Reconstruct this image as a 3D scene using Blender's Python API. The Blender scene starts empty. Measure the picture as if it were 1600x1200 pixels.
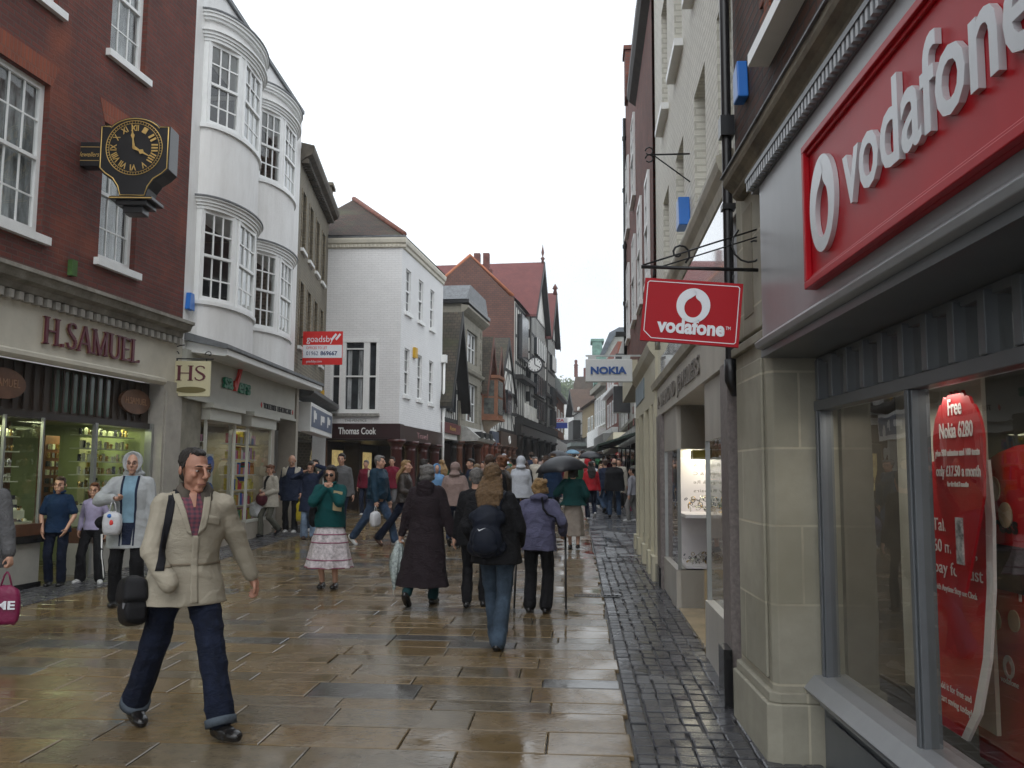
import bpy, bmesh, math, random
from mathutils import Vector, Matrix, noise
random.seed(7)
R = math.radians
scene = bpy.context.scene
col = scene.collection

# ---------------------------------------------------------------- camera
cd = bpy.data.cameras.new("camera"); cam = bpy.data.objects.new("camera", cd); col.objects.link(cam)
cd.sensor_width = 36.0; cd.lens = 1380 / 1600 * 36.0; cd.clip_end = 2000; cd.clip_start = .05
cam.matrix_world = Matrix.Translation((0, 0, 1.68)) @ Matrix.Rotation(R(4.14), 4, 'Z') @ Matrix.Rotation(R(95.75), 4, 'X') @ Matrix.Rotation(R(.4), 4, 'Z')
scene.camera = cam
# ---------------------------------------------------------------- world, sun, exposure
w = bpy.data.worlds.new("World"); scene.world = w; w.use_nodes = True
nt = w.node_tree; nt.nodes.clear()
sky = nt.nodes.new('ShaderNodeTexSky'); sky.sky_type = 'NISHITA'; sky.sun_disc = False
sky.sun_elevation = R(48); sky.sun_rotation = R(200); sky.dust_density = 4; sky.air_density = 1.2; sky.ozone_density = 1
hs = nt.nodes.new('ShaderNodeHueSaturation'); hs.inputs['Saturation'].default_value = .12
tc = nt.nodes.new('ShaderNodeTexCoord'); cl = nt.nodes.new('ShaderNodeTexNoise'); cl.inputs['Scale'].default_value = 2.2; cl.inputs['Detail'].default_value = 4
cr = nt.nodes.new('ShaderNodeMapRange'); cr.inputs['From Min'].default_value = .3; cr.inputs['From Max'].default_value = .7
cr.inputs['To Min'].default_value = .78; cr.inputs['To Max'].default_value = 1.12
mx = nt.nodes.new('ShaderNodeMix'); mx.data_type = 'RGBA'; mx.blend_type = 'MIX'; mx.inputs['Factor'].default_value = .62
mx.inputs['B'].default_value = (13.0, 13.9, 14.8, 1)          # the even grey-white cloud deck
ml = nt.nodes.new('ShaderNodeVectorMath'); ml.operation = 'SCALE'
bg = nt.nodes.new('ShaderNodeBackground'); bg.inputs['Strength'].default_value = .132
out = nt.nodes.new('ShaderNodeOutputWorld')
L = nt.links.new
L(sky.outputs[0], hs.inputs['Color']); L(hs.outputs[0], mx.inputs['A']); L(mx.outputs['Result'], ml.inputs[0])
L(tc.outputs['Generated'], cl.inputs['Vector']); L(cl.outputs['Fac'], cr.inputs[0]); L(cr.outputs[0], ml.inputs['Scale'])
L(ml.outputs[0], bg.inputs['Color']); L(bg.outputs[0], out.inputs[0])
sd = bpy.data.lights.new("sun", 'SUN'); sd.energy = .6; sd.angle = R(30); sd.color = (1, .97, .93)
so = bpy.data.objects.new("sun", sd); col.objects.link(so); so.rotation_euler = (R(42), 0, R(20))
scene.view_settings.view_transform = 'Standard'; scene.view_settings.look = 'None'
scene.view_settings.exposure = .08; scene.view_settings.gamma = 1
scene.cycles.max_bounces = 6; scene.cycles.transparent_max_bounces = 10

# ---------------------------------------------------------------- materials
MATS = {}
def newmat(name):
    m = bpy.data.materials.new(name); m.use_nodes = True
    nt = m.node_tree; b = nt.nodes['Principled BSDF']
    return m, nt, b
def c4(c): return (c[0], c[1], c[2], 1)
def mat(name, c, r=.6, var=.12, vs=3.0, bump=0., bs=60., metal=0., emit=0., spec=.5, streak=0., dirt=None, coat=0., space='Object'):
    if name in MATS: return MATS[name]
    m, nt, b = newmat(name); N = nt.nodes.new; L = nt.links.new
    b.inputs['Roughness'].default_value = r; b.inputs['Metallic'].default_value = metal
    b.inputs['Specular IOR Level'].default_value = spec; b.inputs['Coat Weight'].default_value = coat
    b.inputs['Base Color'].default_value = c4(c)
    t = N('ShaderNodeTexCoord')
    if var > 0:
        n = N('ShaderNodeTexNoise'); n.inputs['Scale'].default_value = vs; n.inputs['Detail'].default_value = 6; n.inputs['Roughness'].default_value = .65
        src = t.outputs[space]
        if streak:
            mp = N('ShaderNodeMapping'); mp.inputs['Scale'].default_value = (1, 1, streak); L(src, mp.inputs[0]); src = mp.outputs[0]
        L(src, n.inputs['Vector'])
        rm = N('ShaderNodeMapRange'); rm.inputs[1].default_value = .25; rm.inputs[2].default_value = .75
        L(n.outputs['Fac'], rm.inputs[0])
        mixn = N('ShaderNodeMix'); mixn.data_type = 'RGBA'
        d = dirt or tuple(x * (1 - 2 * var) for x in c)
        mixn.inputs['A'].default_value = c4(d); mixn.inputs['B'].default_value = c4(tuple(min(1, x * (1 + var)) for x in c))
        L(rm.outputs[0], mixn.inputs['Factor']); L(mixn.outputs['Result'], b.inputs['Base Color'])
    if bump > 0:
        n2 = N('ShaderNodeTexNoise'); n2.inputs['Scale'].default_value = bs; n2.inputs['Detail'].default_value = 4
        L(t.outputs[space], n2.inputs['Vector'])
        bp = N('ShaderNodeBump'); bp.inputs['Strength'].default_value = bump; bp.inputs['Distance'].default_value = .02
        L(n2.outputs['Fac'], bp.inputs['Height']); L(bp.outputs[0], b.inputs['Normal'])
    if emit > 0:
        b.inputs['Emission Color'].default_value = c4(c); b.inputs['Emission Strength'].default_value = emit
    MATS[name] = m; return m
def brick(name, c1, c2, mortar, w=.225, h=.075, bump=.5, r=.8, ms=.012, var=.25, bias=0., patch=None):
    if name in MATS: return MATS[name]
    m, nt, b = newmat(name); N = nt.nodes.new; L = nt.links.new
    b.inputs['Roughness'].default_value = r
    t = N('ShaderNodeTexCoord'); bt = N('ShaderNodeTexBrick')
    L(t.outputs['UV'], bt.inputs['Vector'])
    bt.inputs['Scale'].default_value = 1; bt.inputs['Brick Width'].default_value = w; bt.inputs['Row Height'].default_value = h
    bt.inputs['Mortar Size'].default_value = ms; bt.inputs['Mortar Smooth'].default_value = .3; bt.inputs['Bias'].default_value = bias
    bt.inputs['Color1'].default_value = c4(c1); bt.inputs['Color2'].default_value = c4(c2); bt.inputs['Mortar'].default_value = c4(mortar)
    n = N('ShaderNodeTexNoise'); n.inputs['Scale'].default_value = 1.1; n.inputs['Detail'].default_value = 7; n.inputs['Roughness'].default_value = .7
    L(t.outputs['Object'], n.inputs['Vector'])
    rm = N('ShaderNodeMapRange'); rm.inputs[1].default_value = .3; rm.inputs[2].default_value = .7; rm.inputs[3].default_value = 1 - var; rm.inputs[4].default_value = 1 + var * .6
    L(n.outputs['Fac'], rm.inputs[0])
    vm = N('ShaderNodeVectorMath'); vm.operation = 'SCALE'; L(bt.outputs['Color'], vm.inputs[0]); L(rm.outputs[0], vm.inputs['Scale'])
    src = vm.outputs[0]
    if patch:
        n3 = N('ShaderNodeTexNoise'); n3.inputs['Scale'].default_value = .7; n3.inputs['Detail'].default_value = 5; L(t.outputs['Object'], n3.inputs['Vector'])
        r3 = N('ShaderNodeMapRange'); r3.inputs[1].default_value = .55; r3.inputs[2].default_value = .7; L(n3.outputs['Fac'], r3.inputs[0])
        mm = N('ShaderNodeMix'); mm.data_type = 'RGBA'; L(r3.outputs[0], mm.inputs['Factor']); L(src, mm.inputs['A']); mm.inputs['B'].default_value = c4(patch); src = mm.outputs['Result']
    L(src, b.inputs['Base Color'])
    nf = N('ShaderNodeTexNoise'); nf.inputs['Scale'].default_value = 70; L(t.outputs['Object'], nf.inputs['Vector'])
    ad = N('ShaderNodeMath'); ad.operation = 'MULTIPLY_ADD'; L(nf.outputs['Fac'], ad.inputs[0]); ad.inputs[1].default_value = .35
    iv = N('ShaderNodeMath'); iv.operation = 'SUBTRACT'; iv.inputs[0].default_value = 1; L(bt.outputs['Fac'], iv.inputs[1]); L(iv.outputs[0], ad.inputs[2])
    bp = N('ShaderNodeBump'); bp.inputs['Strength'].default_value = bump; bp.inputs['Distance'].default_value = .012
    L(ad.outputs[0], bp.inputs['Height']); L(bp.outputs[0], b.inputs['Normal'])
    MATS[name] = m; return m
def glass(name, tint=(.95, .97, .96), f=1.0, rough=.0):
    if name in MATS: return MATS[name]
    m = bpy.data.materials.new(name); m.use_nodes = True; nt = m.node_tree; nt.nodes.clear(); N = nt.nodes.new; L = nt.links.new
    tr = N('ShaderNodeBsdfTransparent'); tr.inputs[0].default_value = c4(tint)
    gl = N('ShaderNodeBsdfGlossy'); gl.inputs['Roughness'].default_value = rough; gl.inputs['Color'].default_value = (1, 1, 1, 1)
    ge = N('ShaderNodeNewGeometry'); dt = N('ShaderNodeVectorMath'); dt.operation = 'DOT_PRODUCT'; L(ge.outputs['Incoming'], dt.inputs[0]); L(ge.outputs['Normal'], dt.inputs[1])
    ab = N('ShaderNodeMath'); ab.operation = 'ABSOLUTE'; L(dt.outputs['Value'], ab.inputs[0]); su = N('ShaderNodeMath'); su.operation = 'SUBTRACT'; su.inputs[0].default_value = 1; L(ab.outputs[0], su.inputs[1])
    po = N('ShaderNodeMath'); po.operation = 'POWER'; po.inputs[1].default_value = 5; L(su.outputs[0], po.inputs[0]); fr = N('ShaderNodeMath'); fr.operation = 'MULTIPLY_ADD'; fr.inputs[1].default_value = .94; fr.inputs[2].default_value = .055; L(po.outputs[0], fr.inputs[0])
    t = N('ShaderNodeTexCoord'); n = N('ShaderNodeTexNoise'); n.inputs['Scale'].default_value = 1.7; L(t.outputs['Object'], n.inputs['Vector'])
    bp = N('ShaderNodeBump'); bp.inputs['Strength'].default_value = .12; bp.inputs['Distance'].default_value = .02; L(n.outputs['Fac'], bp.inputs['Height']); L(bp.outputs[0], gl.inputs['Normal'])
    mu = N('ShaderNodeMath'); mu.operation = 'MULTIPLY'; mu.use_clamp = True; mu.inputs[1].default_value = f; L(fr.outputs[0], mu.inputs[0])
    mi = N('ShaderNodeMixShader'); L(mu.outputs[0], mi.inputs[0]); L(tr.outputs[0], mi.inputs[1]); L(gl.outputs[0], mi.inputs[2])
    o = N('ShaderNodeOutputMaterial'); L(mi.outputs[0], o.inputs[0])
    MATS[name] = m; return m
white = mat('white_paint', (.80, .80, .78), .45, .06, 2.5, .15, 40)
trim = mat('white_trim', (.82, .83, .82), .35, .05, 4)
black = mat('black_paint', (.012, .012, .013), .35, .1)
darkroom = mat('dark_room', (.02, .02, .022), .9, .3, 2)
gls = glass('window_glass', f=1.5)
shopglass = glass('shop_glass', f=1.15)
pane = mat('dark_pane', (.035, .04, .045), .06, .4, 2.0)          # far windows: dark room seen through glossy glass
lead = mat('lead_grey', (.16, .17, .18), .55, .25, 6, .2, 30)
iron = mat('wrought_iron', (.01, .01, .011), .4, .1)
gold = mat('gold_leaf', (.75, .52, .18), .35, .1, 20, metal=.6)

# ---------------------------------------------------------------- frames and mesh builder
class Fr:
    def __init__(s, p0, p1, side):                                # side -1: facade on the left of the street
        s.p = Vector((p0[0], p0[1])); e = Vector((p1[0], p1[1])) - s.p; s.len = e.length; s.e = e.normalized()
        s.n = Vector((s.e.y, -s.e.x)) if side < 0 else Vector((-s.e.y, s.e.x)); s.side = side
    def P(s, u, o, z):
        q = s.p + s.e * u + s.n * o; return Vector((q.x, q.y, z))
def gz(y): return 0 if y < 3 else (.015 * (y - 3) if y < 30 else .405 + .03 * (y - 30))
W = Fr((0, 0), (1, 0), -1); W.n = Vector((0, 1))                  # world frame: u = x, o = y
class MB:
    def __init__(s): s.v = []; s.f = []; s.m = []; s.mats = []; s.sm = []; s.cur = 0; s.smooth = False
    def use(s, m):
        if m not in s.mats: s.mats.append(m)
        s.cur = s.mats.index(m); return s
    def face(s, idx): s.f.append(tuple(idx)); s.m.append(s.cur); s.sm.append(s.smooth)
    def poly(s, pts):
        n = len(s.v); s.v += [Vector(p) for p in pts]; s.face(range(n, n + len(pts)))
    def box(s, fr, u0, u1, o0, o1, z0, z1):
        n = len(s.v)
        for z in (z0, z1):
            for (u, o) in ((u0, o0), (u1, o0), (u1, o1), (u0, o1)): s.v.append(fr.P(u, o, z))
        for q in ((0, 3, 2, 1), (4, 5, 6, 7), (0, 1, 5, 4), (1, 2, 6, 5), (2, 3, 7, 6), (3, 0, 4, 7)): s.face([n + i for i in q])
        return s
    def prism(s, fr, pts, o0, o1, cap=True):                      # polygon in (u, z) between two offsets
        n = len(s.v); k = len(pts)
        for o in (o0, o1): s.v += [fr.P(u, o, z) for u, z in pts]
        if cap: s.face(range(n, n + k)); s.face(range(n + 2 * k - 1, n + k - 1, -1))
        for i in range(k): s.face((n + i, n + (i + 1) % k, n + k + (i + 1) % k, n + k + i))
        return s
    def profile(s, fr, pts, u0, u1):                              # moulding: polygon in (o, z) along u
        n = len(s.v); k = len(pts)
        for u in (u0, u1): s.v += [fr.P(u, o, z) for o, z in pts]
        s.face(range(n, n + k)); s.face(range(n + 2 * k - 1, n + k - 1, -1))
        for i in range(k): s.face((n + i, n + (i + 1) % k, n + k + (i + 1) % k, n + k + i))
        return s
    def plan(s, fr, pts, z0, z1):                                 # polygon in (u, o) between two heights
        n = len(s.v); k = len(pts)
        for z in (z0, z1): s.v += [fr.P(u, o, z) for u, o in pts]
        s.face(range(n, n + k)); s.face(range(n + 2 * k - 1, n + k - 1, -1))
        for i in range(k): s.face((n + i, n + (i + 1) % k, n + k + (i + 1) % k, n + k + i))
        return s
    def tube(s, pts, r, seg=6, r2=None, close=False):
        pts = [Vector(p) for p in pts]; n0 = len(s.v); m = len(pts); sm = s.smooth; s.smooth = True
        up = Vector((0, 0, 1)); prev = None
        for i, p in enumerate(pts):
            d = (pts[min(i + 1, m - 1)] - pts[max(i - 1, 0)])
            if close: d = pts[(i + 1) % m] - pts[i - 1]
            d.normalize(); a = prev if prev is not None else (up if abs(d.z) < .9 else Vector((1, 0, 0)))
            x = d.cross(a)
            if x.length < 1e-4: x = d.cross(Vector((1, .3, 0)))
            x.normalize(); y = x.cross(d); prev = y
            rr = (r[i] if isinstance(r, (list, tuple)) else r)
            for k in range(seg):
                t = 2 * math.pi * k / seg; s.v.append(p + (x * math.cos(t) + y * math.sin(t)) * rr)
        rng = m if close else m - 1
        for i in range(rng):
            for k in range(seg):
                a = n0 + i * seg + k; b = n0 + i * seg + (k + 1) % seg; j = (i + 1) % m
                s.face((a, b, n0 + j * seg + (k + 1) % seg, n0 + j * seg + k))
        if not close:
            s.face([n0 + k for k in range(seg)][::-1]); s.face([n0 + (m - 1) * seg + k for k in range(seg)])
        s.smooth = sm; return s
    def lathe(s, c, prof, seg=12, a0=0, a1=2 * math.pi, fr=None):  # prof = (radius, z)
        n0 = len(s.v); sm = s.smooth; s.smooth = True; full = abs(a1 - a0 - 2 * math.pi) < 1e-4; ns = seg if full else seg + 1
        for r, z in prof:
            for k in range(ns):
                t = a0 + (a1 - a0) * k / seg; s.v.append(Vector((c[0] + r * math.cos(t), c[1] + r * math.sin(t), c[2] + z)))
        for i in range(len(prof) - 1):
            for k in range(seg):
                k2 = (k + 1) % ns; s.face((n0 + i * ns + k, n0 + i * ns + k2, n0 + (i + 1) * ns + k2, n0 + (i + 1) * ns + k))
        s.smooth = sm; return s
    def ellip(s, c, r, seg=12, rings=8, rot=None):
        n0 = len(s.v); sm = s.smooth; s.smooth = True; c = Vector(c)
        for i in range(rings + 1):
            ph = math.pi * i / rings
            for k in range(seg):
                t = 2 * math.pi * k / seg; q = Vector((r[0] * math.sin(ph) * math.cos(t), r[1] * math.sin(ph) * math.sin(t), r[2] * math.cos(ph)))
                if rot is not None: q = rot @ q
                s.v.append(c + q)
        for i in range(rings):
            for k in range(seg): s.face((n0 + i * seg + k, n0 + (i + 1) * seg + k, n0 + (i + 1) * seg + (k + 1) % seg, n0 + i * seg + (k + 1) % seg))
        s.smooth = sm; return s
    def wall(s, fr, u0, u1, z0, z1, holes, d=.18, o=0.):          # facade sheet with openings and reveals
        us = sorted({u0, u1, *[x for h in holes for x in h[:2]]}); zs = sorted({z0, z1, *[x for h in holes for x in h[2:4]]})
        us = [u for u in us if u0 <= u <= u1]; zs = [z for z in zs if z0 <= z <= z1]
        for i in range(len(us) - 1):
            for j in range(len(zs) - 1):
                cu = (us[i] + us[i + 1]) / 2; cz = (zs[j] + zs[j + 1]) / 2
                if any(h[0] < cu < h[1] and h[2] < cz < h[3] for h in holes): continue
                s.poly([fr.P(us[i], o, zs[j]), fr.P(us[i + 1], o, zs[j]), fr.P(us[i + 1], o, zs[j + 1]), fr.P(us[i], o, zs[j + 1])])
        for a, b, c, e in [h[:4] for h in holes]:
            s.poly([fr.P(a, o, c), fr.P(a, o - d, c), fr.P(a, o - d, e), fr.P(a, o, e)]); s.poly([fr.P(b, o, c), fr.P(b, o, e), fr.P(b, o - d, e), fr.P(b, o - d, c)])
            s.poly([fr.P(a, o, e), fr.P(a, o - d, e), fr.P(b, o - d, e), fr.P(b, o, e)]); s.poly([fr.P(a, o, c), fr.P(b, o, c), fr.P(b, o - d, c), fr.P(a, o - d, c)])
        return s
    def text(s, txt, origin, ax, up, size, depth=.01, width=None, bold=0., shear=0., center=False):
        cu = bpy.data.curves.new('t', 'FONT'); cu.body = txt; cu.size = size; cu.extrude = depth / 2; cu.offset = bold; cu.shear = shear; cu.resolution_u = 3
        ob = bpy.data.objects.new('t', cu); col.objects.link(ob)
        dg = bpy.context.evaluated_depsgraph_get(); me = bpy.data.meshes.new_from_object(ob.evaluated_get(dg))
        bpy.data.objects.remove(ob); bpy.data.curves.remove(cu)
        if not me.vertices: return s
        xs = [v.co.x for v in me.vertices]; x0, x1 = min(xs), max(xs); k = width / (x1 - x0) if width else 1
        ax = Vector(ax).normalized(); up = Vector(up).normalized(); nn = ax.cross(up); n0 = len(s.v); og = Vector(origin)
        off = -(x1 - x0) * k / 2 if center else 0
        for v in me.vertices: s.v.append(og + ax * ((v.co.x - x0) * k + off) + up * v.co.y + nn * (v.co.z + depth / 2))
        for p in me.polygons: s.face([n0 + i for i in p.vertices])
        bpy.data.meshes.remove(me); return s
    def build(s, name, m=None, parent=None, smooth=False, bevel=0.):
        me = bpy.data.meshes.new(name); base = parent_base(parent)
        me.from_pydata([tuple(v - base) for v in s.v], [], s.f)
        for mm in (s.mats or [m]): me.materials.append(mm)
        if s.mats: me.polygons.foreach_set('material_index', s.m)
        me.polygons.foreach_set('use_smooth', [smooth or x for x in s.sm])
        me.update(); bm = bmesh.new(); bm.from_mesh(me)
        bmesh.ops.recalc_face_normals(bm, faces=bm.faces)
        uv = bm.loops.layers.uv.new('UVMap')
        for f in bm.faces:
            n = f.normal
            if abs(n.z) > .8: ax, ay = Vector((1, 0, 0)), Vector((0, 1, 0))
            else:
                ax = Vector((-n.y, n.x, 0)).normalized(); ay = n.cross(ax)
                if ay.z < 0: ay = -ay
            for l in f.loops:
                p = l.vert.co + base; l[uv].uv = (p.dot(ax), p.dot(ay))
        bm.to_mesh(me); bm.free()
        o = bpy.data.objects.new(name, me); col.objects.link(o)
        if parent is not None: o.parent = parent
        if bevel:
            b = o.modifiers.new('bevel', 'BEVEL'); b.width = bevel; b.segments = 2; b.limit_method = 'ANGLE'; b.angle_limit = R(40)
        return o
def build_each(s, name, m=None, parent=None):
    # every loose piece of the builder becomes a part of its own
    own = list(range(len(s.v)))
    def fd(a):
        while own[a] != a: own[a] = own[own[a]]; a = own[a]
        return a
    for f in s.f:
        for q in f[1:]: own[fd(q)] = fd(f[0])
    g = {}
    for i, f in enumerate(s.f): g.setdefault(fd(f[0]), []).append(i)
    for ids in g.values():
        t = MB(); t.mats = s.mats; mp = {}
        for i in ids:
            idx = []
            for q in s.f[i]:
                if q not in mp: mp[q] = len(t.v); t.v.append(s.v[q])
                idx.append(mp[q])
            t.f.append(tuple(idx)); t.m.append(s.m[i]); t.sm.append(s.sm[i])
        t.build(name, m, parent)
MB.build_each = build_each
def parent_base(p):
    b = Vector((0, 0, 0))
    while p is not None: b += p.location; p = p.parent
    return b
def tag(o, label=None, cat=None, group=None, kind=None):
    if label: o['label'] = label
    if cat: o['category'] = cat
    if group: o['group'] = group
    if kind: o['kind'] = kind
    return o
def thing(name, loc, label, cat, group=None):
    o = bpy.data.objects.new(name, None); o.empty_display_size = .2; col.objects.link(o); o.location = loc
    return tag(o, label, cat, group)
def B(fr, *a): return MB().box(fr, *a)

def sash(fr, parent, u0, u1, z0, z1, o=-.1, cols=3, rows=2, sill=True, curtain=None, mt=None, far=False, fw=.05, bar=.022, sl=.09):
    mt = mt or trim; m = MB(); t = .05; zm = (z0 + z1) / 2
    m.box(fr, u0, u0 + fw, o - t, o, z0, z1); m.box(fr, u1 - fw, u1, o - t, o, z0, z1)
    m.box(fr, u0 + fw, u1 - fw, o - t, o, z1 - fw, z1); m.box(fr, u0 + fw, u1 - fw, o - t, o, z0, z0 + fw * 1.3)
    m.box(fr, u0 + fw, u1 - fw, o - t + .003, o + .012, zm - .025, zm + .025)
    for hz0, hz1, oo in ((z0, zm, o - .02), (zm, z1, o - .008)):
        for i in range(1, cols):
            u = u0 + fw + (u1 - u0 - 2 * fw) * i / cols; m.box(fr, u - bar / 2, u + bar / 2, oo - .02, oo, hz0 + .03, hz1 - .03)
        for j in range(1, rows):
            z = hz0 + (hz1 - hz0) * j / rows; m.box(fr, u0 + fw, u1 - fw, oo - .022, oo - .002, z - bar / 2, z + bar / 2)
    w_ = m.build('window', mt, parent)
    g = MB(); og = o - .035
    g.poly([fr.P(u0 + fw, og, z0 + .02), fr.P(u1 - fw, og, z0 + .02), fr.P(u1 - fw, og, z1 - .02), fr.P(u0 + fw, og, z1 - .02)])
    g.build('pane', pane if far else gls, w_)
    if not far:
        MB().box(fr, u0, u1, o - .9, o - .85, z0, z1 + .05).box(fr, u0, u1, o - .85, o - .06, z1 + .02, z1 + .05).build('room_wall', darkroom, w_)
        if curtain:
            c = MB(); n = 40; c.smooth = True
            for i in range(n + 1):
                u = u0 + .03 + (u1 - u0 - .06) * i / n; oo = o - .12 + .02 * math.sin(i * 1.3) + .012 * math.sin(i * .55)
                c.v += [fr.P(u, oo, z0), fr.P(u, oo, z1)]
            for i in range(n): c.face((2 * i, 2 * i + 2, 2 * i + 3, 2 * i + 1))
            c.build('curtain', curtain, w_)
    if sill: MB().box(fr, u0 - .1, u1 + .1, o - .05, .08, z0 - sl, z0 - .002).build('sill', mt, w_)
    return w_
# ================================================================ the ground
def ground_sheet():
    m = MB(); ys = [-40, -10, 0, 3, 10, 20, 30, 45, 60, 80, 100, 130, 160, 200, 300, 600, 1500]; xs = [-1500, -300, -60, -20, -8, 0, 6, 20, 60, 300, 1500]
    for y in ys:
        for x in xs: m.v.append(Vector((x, y, gz(min(y, 200)) - .03)))
    k = len(xs)
    for i in range(len(ys) - 1):
        for j in range(k - 1): m.face((i * k + j, i * k + j + 1, (i + 1) * k + j + 1, (i + 1) * k + j))
    tag(m.build('ground', mat('ground_base', (.05, .045, .04), .5, .2, 2, .3, 30)), kind='structure')
ground_sheet()
def slab_mat(name, rmin, rmax, bump, dull=.0):
    m, nt, b = newmat(name); N = nt.nodes.new; L = nt.links.new
    a = N('ShaderNodeAttribute'); a.attribute_name = 'tone'
    t = N('ShaderNodeTexCoord'); n = N('ShaderNodeTexNoise'); n.inputs['Scale'].default_value = 9; n.inputs['Detail'].default_value = 8; n.inputs['Roughness'].default_value = .7
    L(t.outputs['Object'], n.inputs['Vector'])
    r = N('ShaderNodeMapRange'); r.inputs[1].default_value = .3; r.inputs[2].default_value = .7; r.inputs[3].default_value = .72; r.inputs[4].default_value = 1.2; L(n.outputs['Fac'], r.inputs[0])
    v = N('ShaderNodeVectorMath'); v.operation = 'SCALE'; L(a.outputs['Color'], v.inputs[0]); L(r.outputs[0], v.inputs['Scale']); L(v.outputs[0], b.inputs['Base Color'])
    n2 = N('ShaderNodeTexNoise'); n2.inputs['Scale'].default_value = 1.6; n2.inputs['Detail'].default_value = 6; n2.inputs['Distortion'].default_value = .6; L(t.outputs['Object'], n2.inputs['Vector'])
    r2 = N('ShaderNodeMapRange'); r2.inputs[1].default_value = .38; r2.inputs[2].default_value = .62; r2.inputs[3].default_value = rmin; r2.inputs[4].default_value = rmax; L(n2.outputs['Fac'], r2.inputs[0]); L(r2.outputs[0], b.inputs['Roughness'])
    mp = N('ShaderNodeMapping'); mp.inputs['Scale'].default_value = (1, 1.6, 1); L(t.outputs['Object'], mp.inputs[0])
    n3 = N('ShaderNodeTexNoise'); n3.inputs['Scale'].default_value = 22; n3.inputs['Detail'].default_value = 5; L(mp.outputs[0], n3.inputs['Vector'])
    mu = N('ShaderNodeMath'); mu.operation = 'MULTIPLY'; L(n3.outputs['Fac'], mu.inputs[0]); L(r2.outputs[0], mu.inputs[1])
    bp = N('ShaderNodeBump'); bp.inputs['Strength'].default_value = bump; bp.inputs['Distance'].default_value = .02; L(mu.outputs[0], bp.inputs['Height']); L(bp.outputs[0], b.inputs['Normal'])
    b.inputs['Specular IOR Level'].default_value = .5
    return m
class Slabs:
    def __init__(s): s.v = []; s.f = []; s.c = []
    def add(s, pts, h, tone, tilt, cham=.007, gap=.004):          # pts = corner list (x, y) counter-clockwise
        cx = sum(p[0] for p in pts) / 4; cy = sum(p[1] for p in pts) / 4; n = len(s.v)
        tx, ty = random.gauss(0, tilt), random.gauss(0, tilt)
        for k, (gg, zz) in enumerate(((gap, -.03), (gap, -cham * .6), (gap + cham, 0))):
            for x, y in pts:
                dx, dy = x - cx, y - cy; l = math.hypot(dx, dy) / 1.414
                x2 = cx + dx * (1 - gg / max(abs(dx), .01)); y2 = cy + dy * (1 - gg / max(abs(dy), .01))
                s.v.append((x2, y2, gz(y2) + h + zz + tx * (x2 - cx) + ty * (y2 - cy)))
        s.f.append((n + 8, n + 9, n + 10, n + 11)); s.c.append(tone)
        for r_ in (0, 4):
            for i in range(4): s.f.append((n + r_ + i, n + r_ + (i + 1) % 4, n + r_ + 4 + (i + 1) % 4, n + r_ + 4 + i)); s.c.append(tone)
    def build(s, name, m):
        me = bpy.data.meshes.new(name); me.from_pydata(s.v, [], s.f); me.materials.append(m)
        at = me.color_attributes.new('tone', 'FLOAT_COLOR', 'CORNER'); i = 0; data = []
        for p, c in zip(me.polygons, s.c): data += [c[0], c[1], c[2], 1] * len(p.vertices)
        at.data.foreach_set('color', data); o = bpy.data.objects.new(name, me); col.objects.link(o); return tag(o, kind='structure')
def tone():
    t = random.random(); k = random.uniform(.9, 1.1)
    c = (.17, .12, .062) if t < .6 else ((.143, .115, .077) if t < .92 else (.105, .10, .09))
    return tuple(x * k for x in c)
S = Slabs(); y = 2.2; rowi = 0
EDGE = .335
while y < 62:
    hgt = random.choice((.26, .3, .36, .42)); x = EDGE
    skew = .0
    first = True
    while x > -8.4:
        wd = random.uniform(.48, 1.05) if y < 32 else random.uniform(.9, 1.5)
        j = random.uniform(-.008, .008); xe = x - wd
        if first: x = EDGE + random.uniform(-.02, .03); first = False
        S.add([(xe, y + j), (x, y), (x, y + hgt), (xe, y + hgt + j)], 0, tone(), .004); x = xe
    y += hgt
S.build('stone_paving', slab_mat('wet_paving', .06, .30, .5))
# setts: a strip on the right, a narrow one along the left shopfronts
S = Slabs(); y = 2.0
def stone_tone(): k = random.uniform(.7, 1.2); return (.064 * k, .064 * k, .070 * k)
while y < 34:
    n = 10; x = EDGE + .02; hgt = random.uniform(.13, .17) if y < 16 else .3
    nx = 9 if y < 16 else 5; xr = 1.42 + (.35 if y > 18 else 0) + (.9 if y > 22 else 0); wd = (xr - x) / nx
    for i in range(nx):
        a = x + i * wd + random.uniform(-.012, .012) * (i > 0); j = random.uniform(-.012, .012)
        S.add([(a, y + j), (a + wd, y + j), (a + wd, y + hgt + j), (a, y + hgt + j)], -.004 + random.uniform(-.002, .002), stone_tone(), .014, .009, .005)
    y += hgt
S.build('sett_strip', slab_mat('wet_setts', .12, .36, .6))
S = Slabs(); y = 7.0
while y < 27.5:
    xl = -7.45 + .075 * (y - 7.2) if y < 14.84 else (-6.87 - .04 * (y - 14.84) if y < 22.5 else -7.18 - .17 * (y - 22.5))
    hgt = .2
    for i in range(7):
        a = xl + .02 + i * .12; S.add([(a, y), (a + .12, y), (a + .12, y + hgt), (a, y + hgt)], .012 + random.uniform(-.003, .003), stone_tone(), .02, .014, .006)
    y += hgt
S.build('sett_margin', MATS.get('x') or bpy.data.materials['wet_setts'])
tag(MB().box(W, -14, 40, 62, 160, -1, gz(62) - .05).build('road_base', MATS['ground_base']), kind='structure')
m = MB()
for i in range(20):
    y0 = 60 + i * 5; m.poly([(-9, y0, gz(y0)), (9, y0, gz(y0)), (9, y0 + 5, gz(y0 + 5)), (-9, y0 + 5, gz(y0 + 5))])
tag(m.build('road', mat('far_paving', (.11, .09, .07), .25, .2, 1)), kind='structure')
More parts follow.
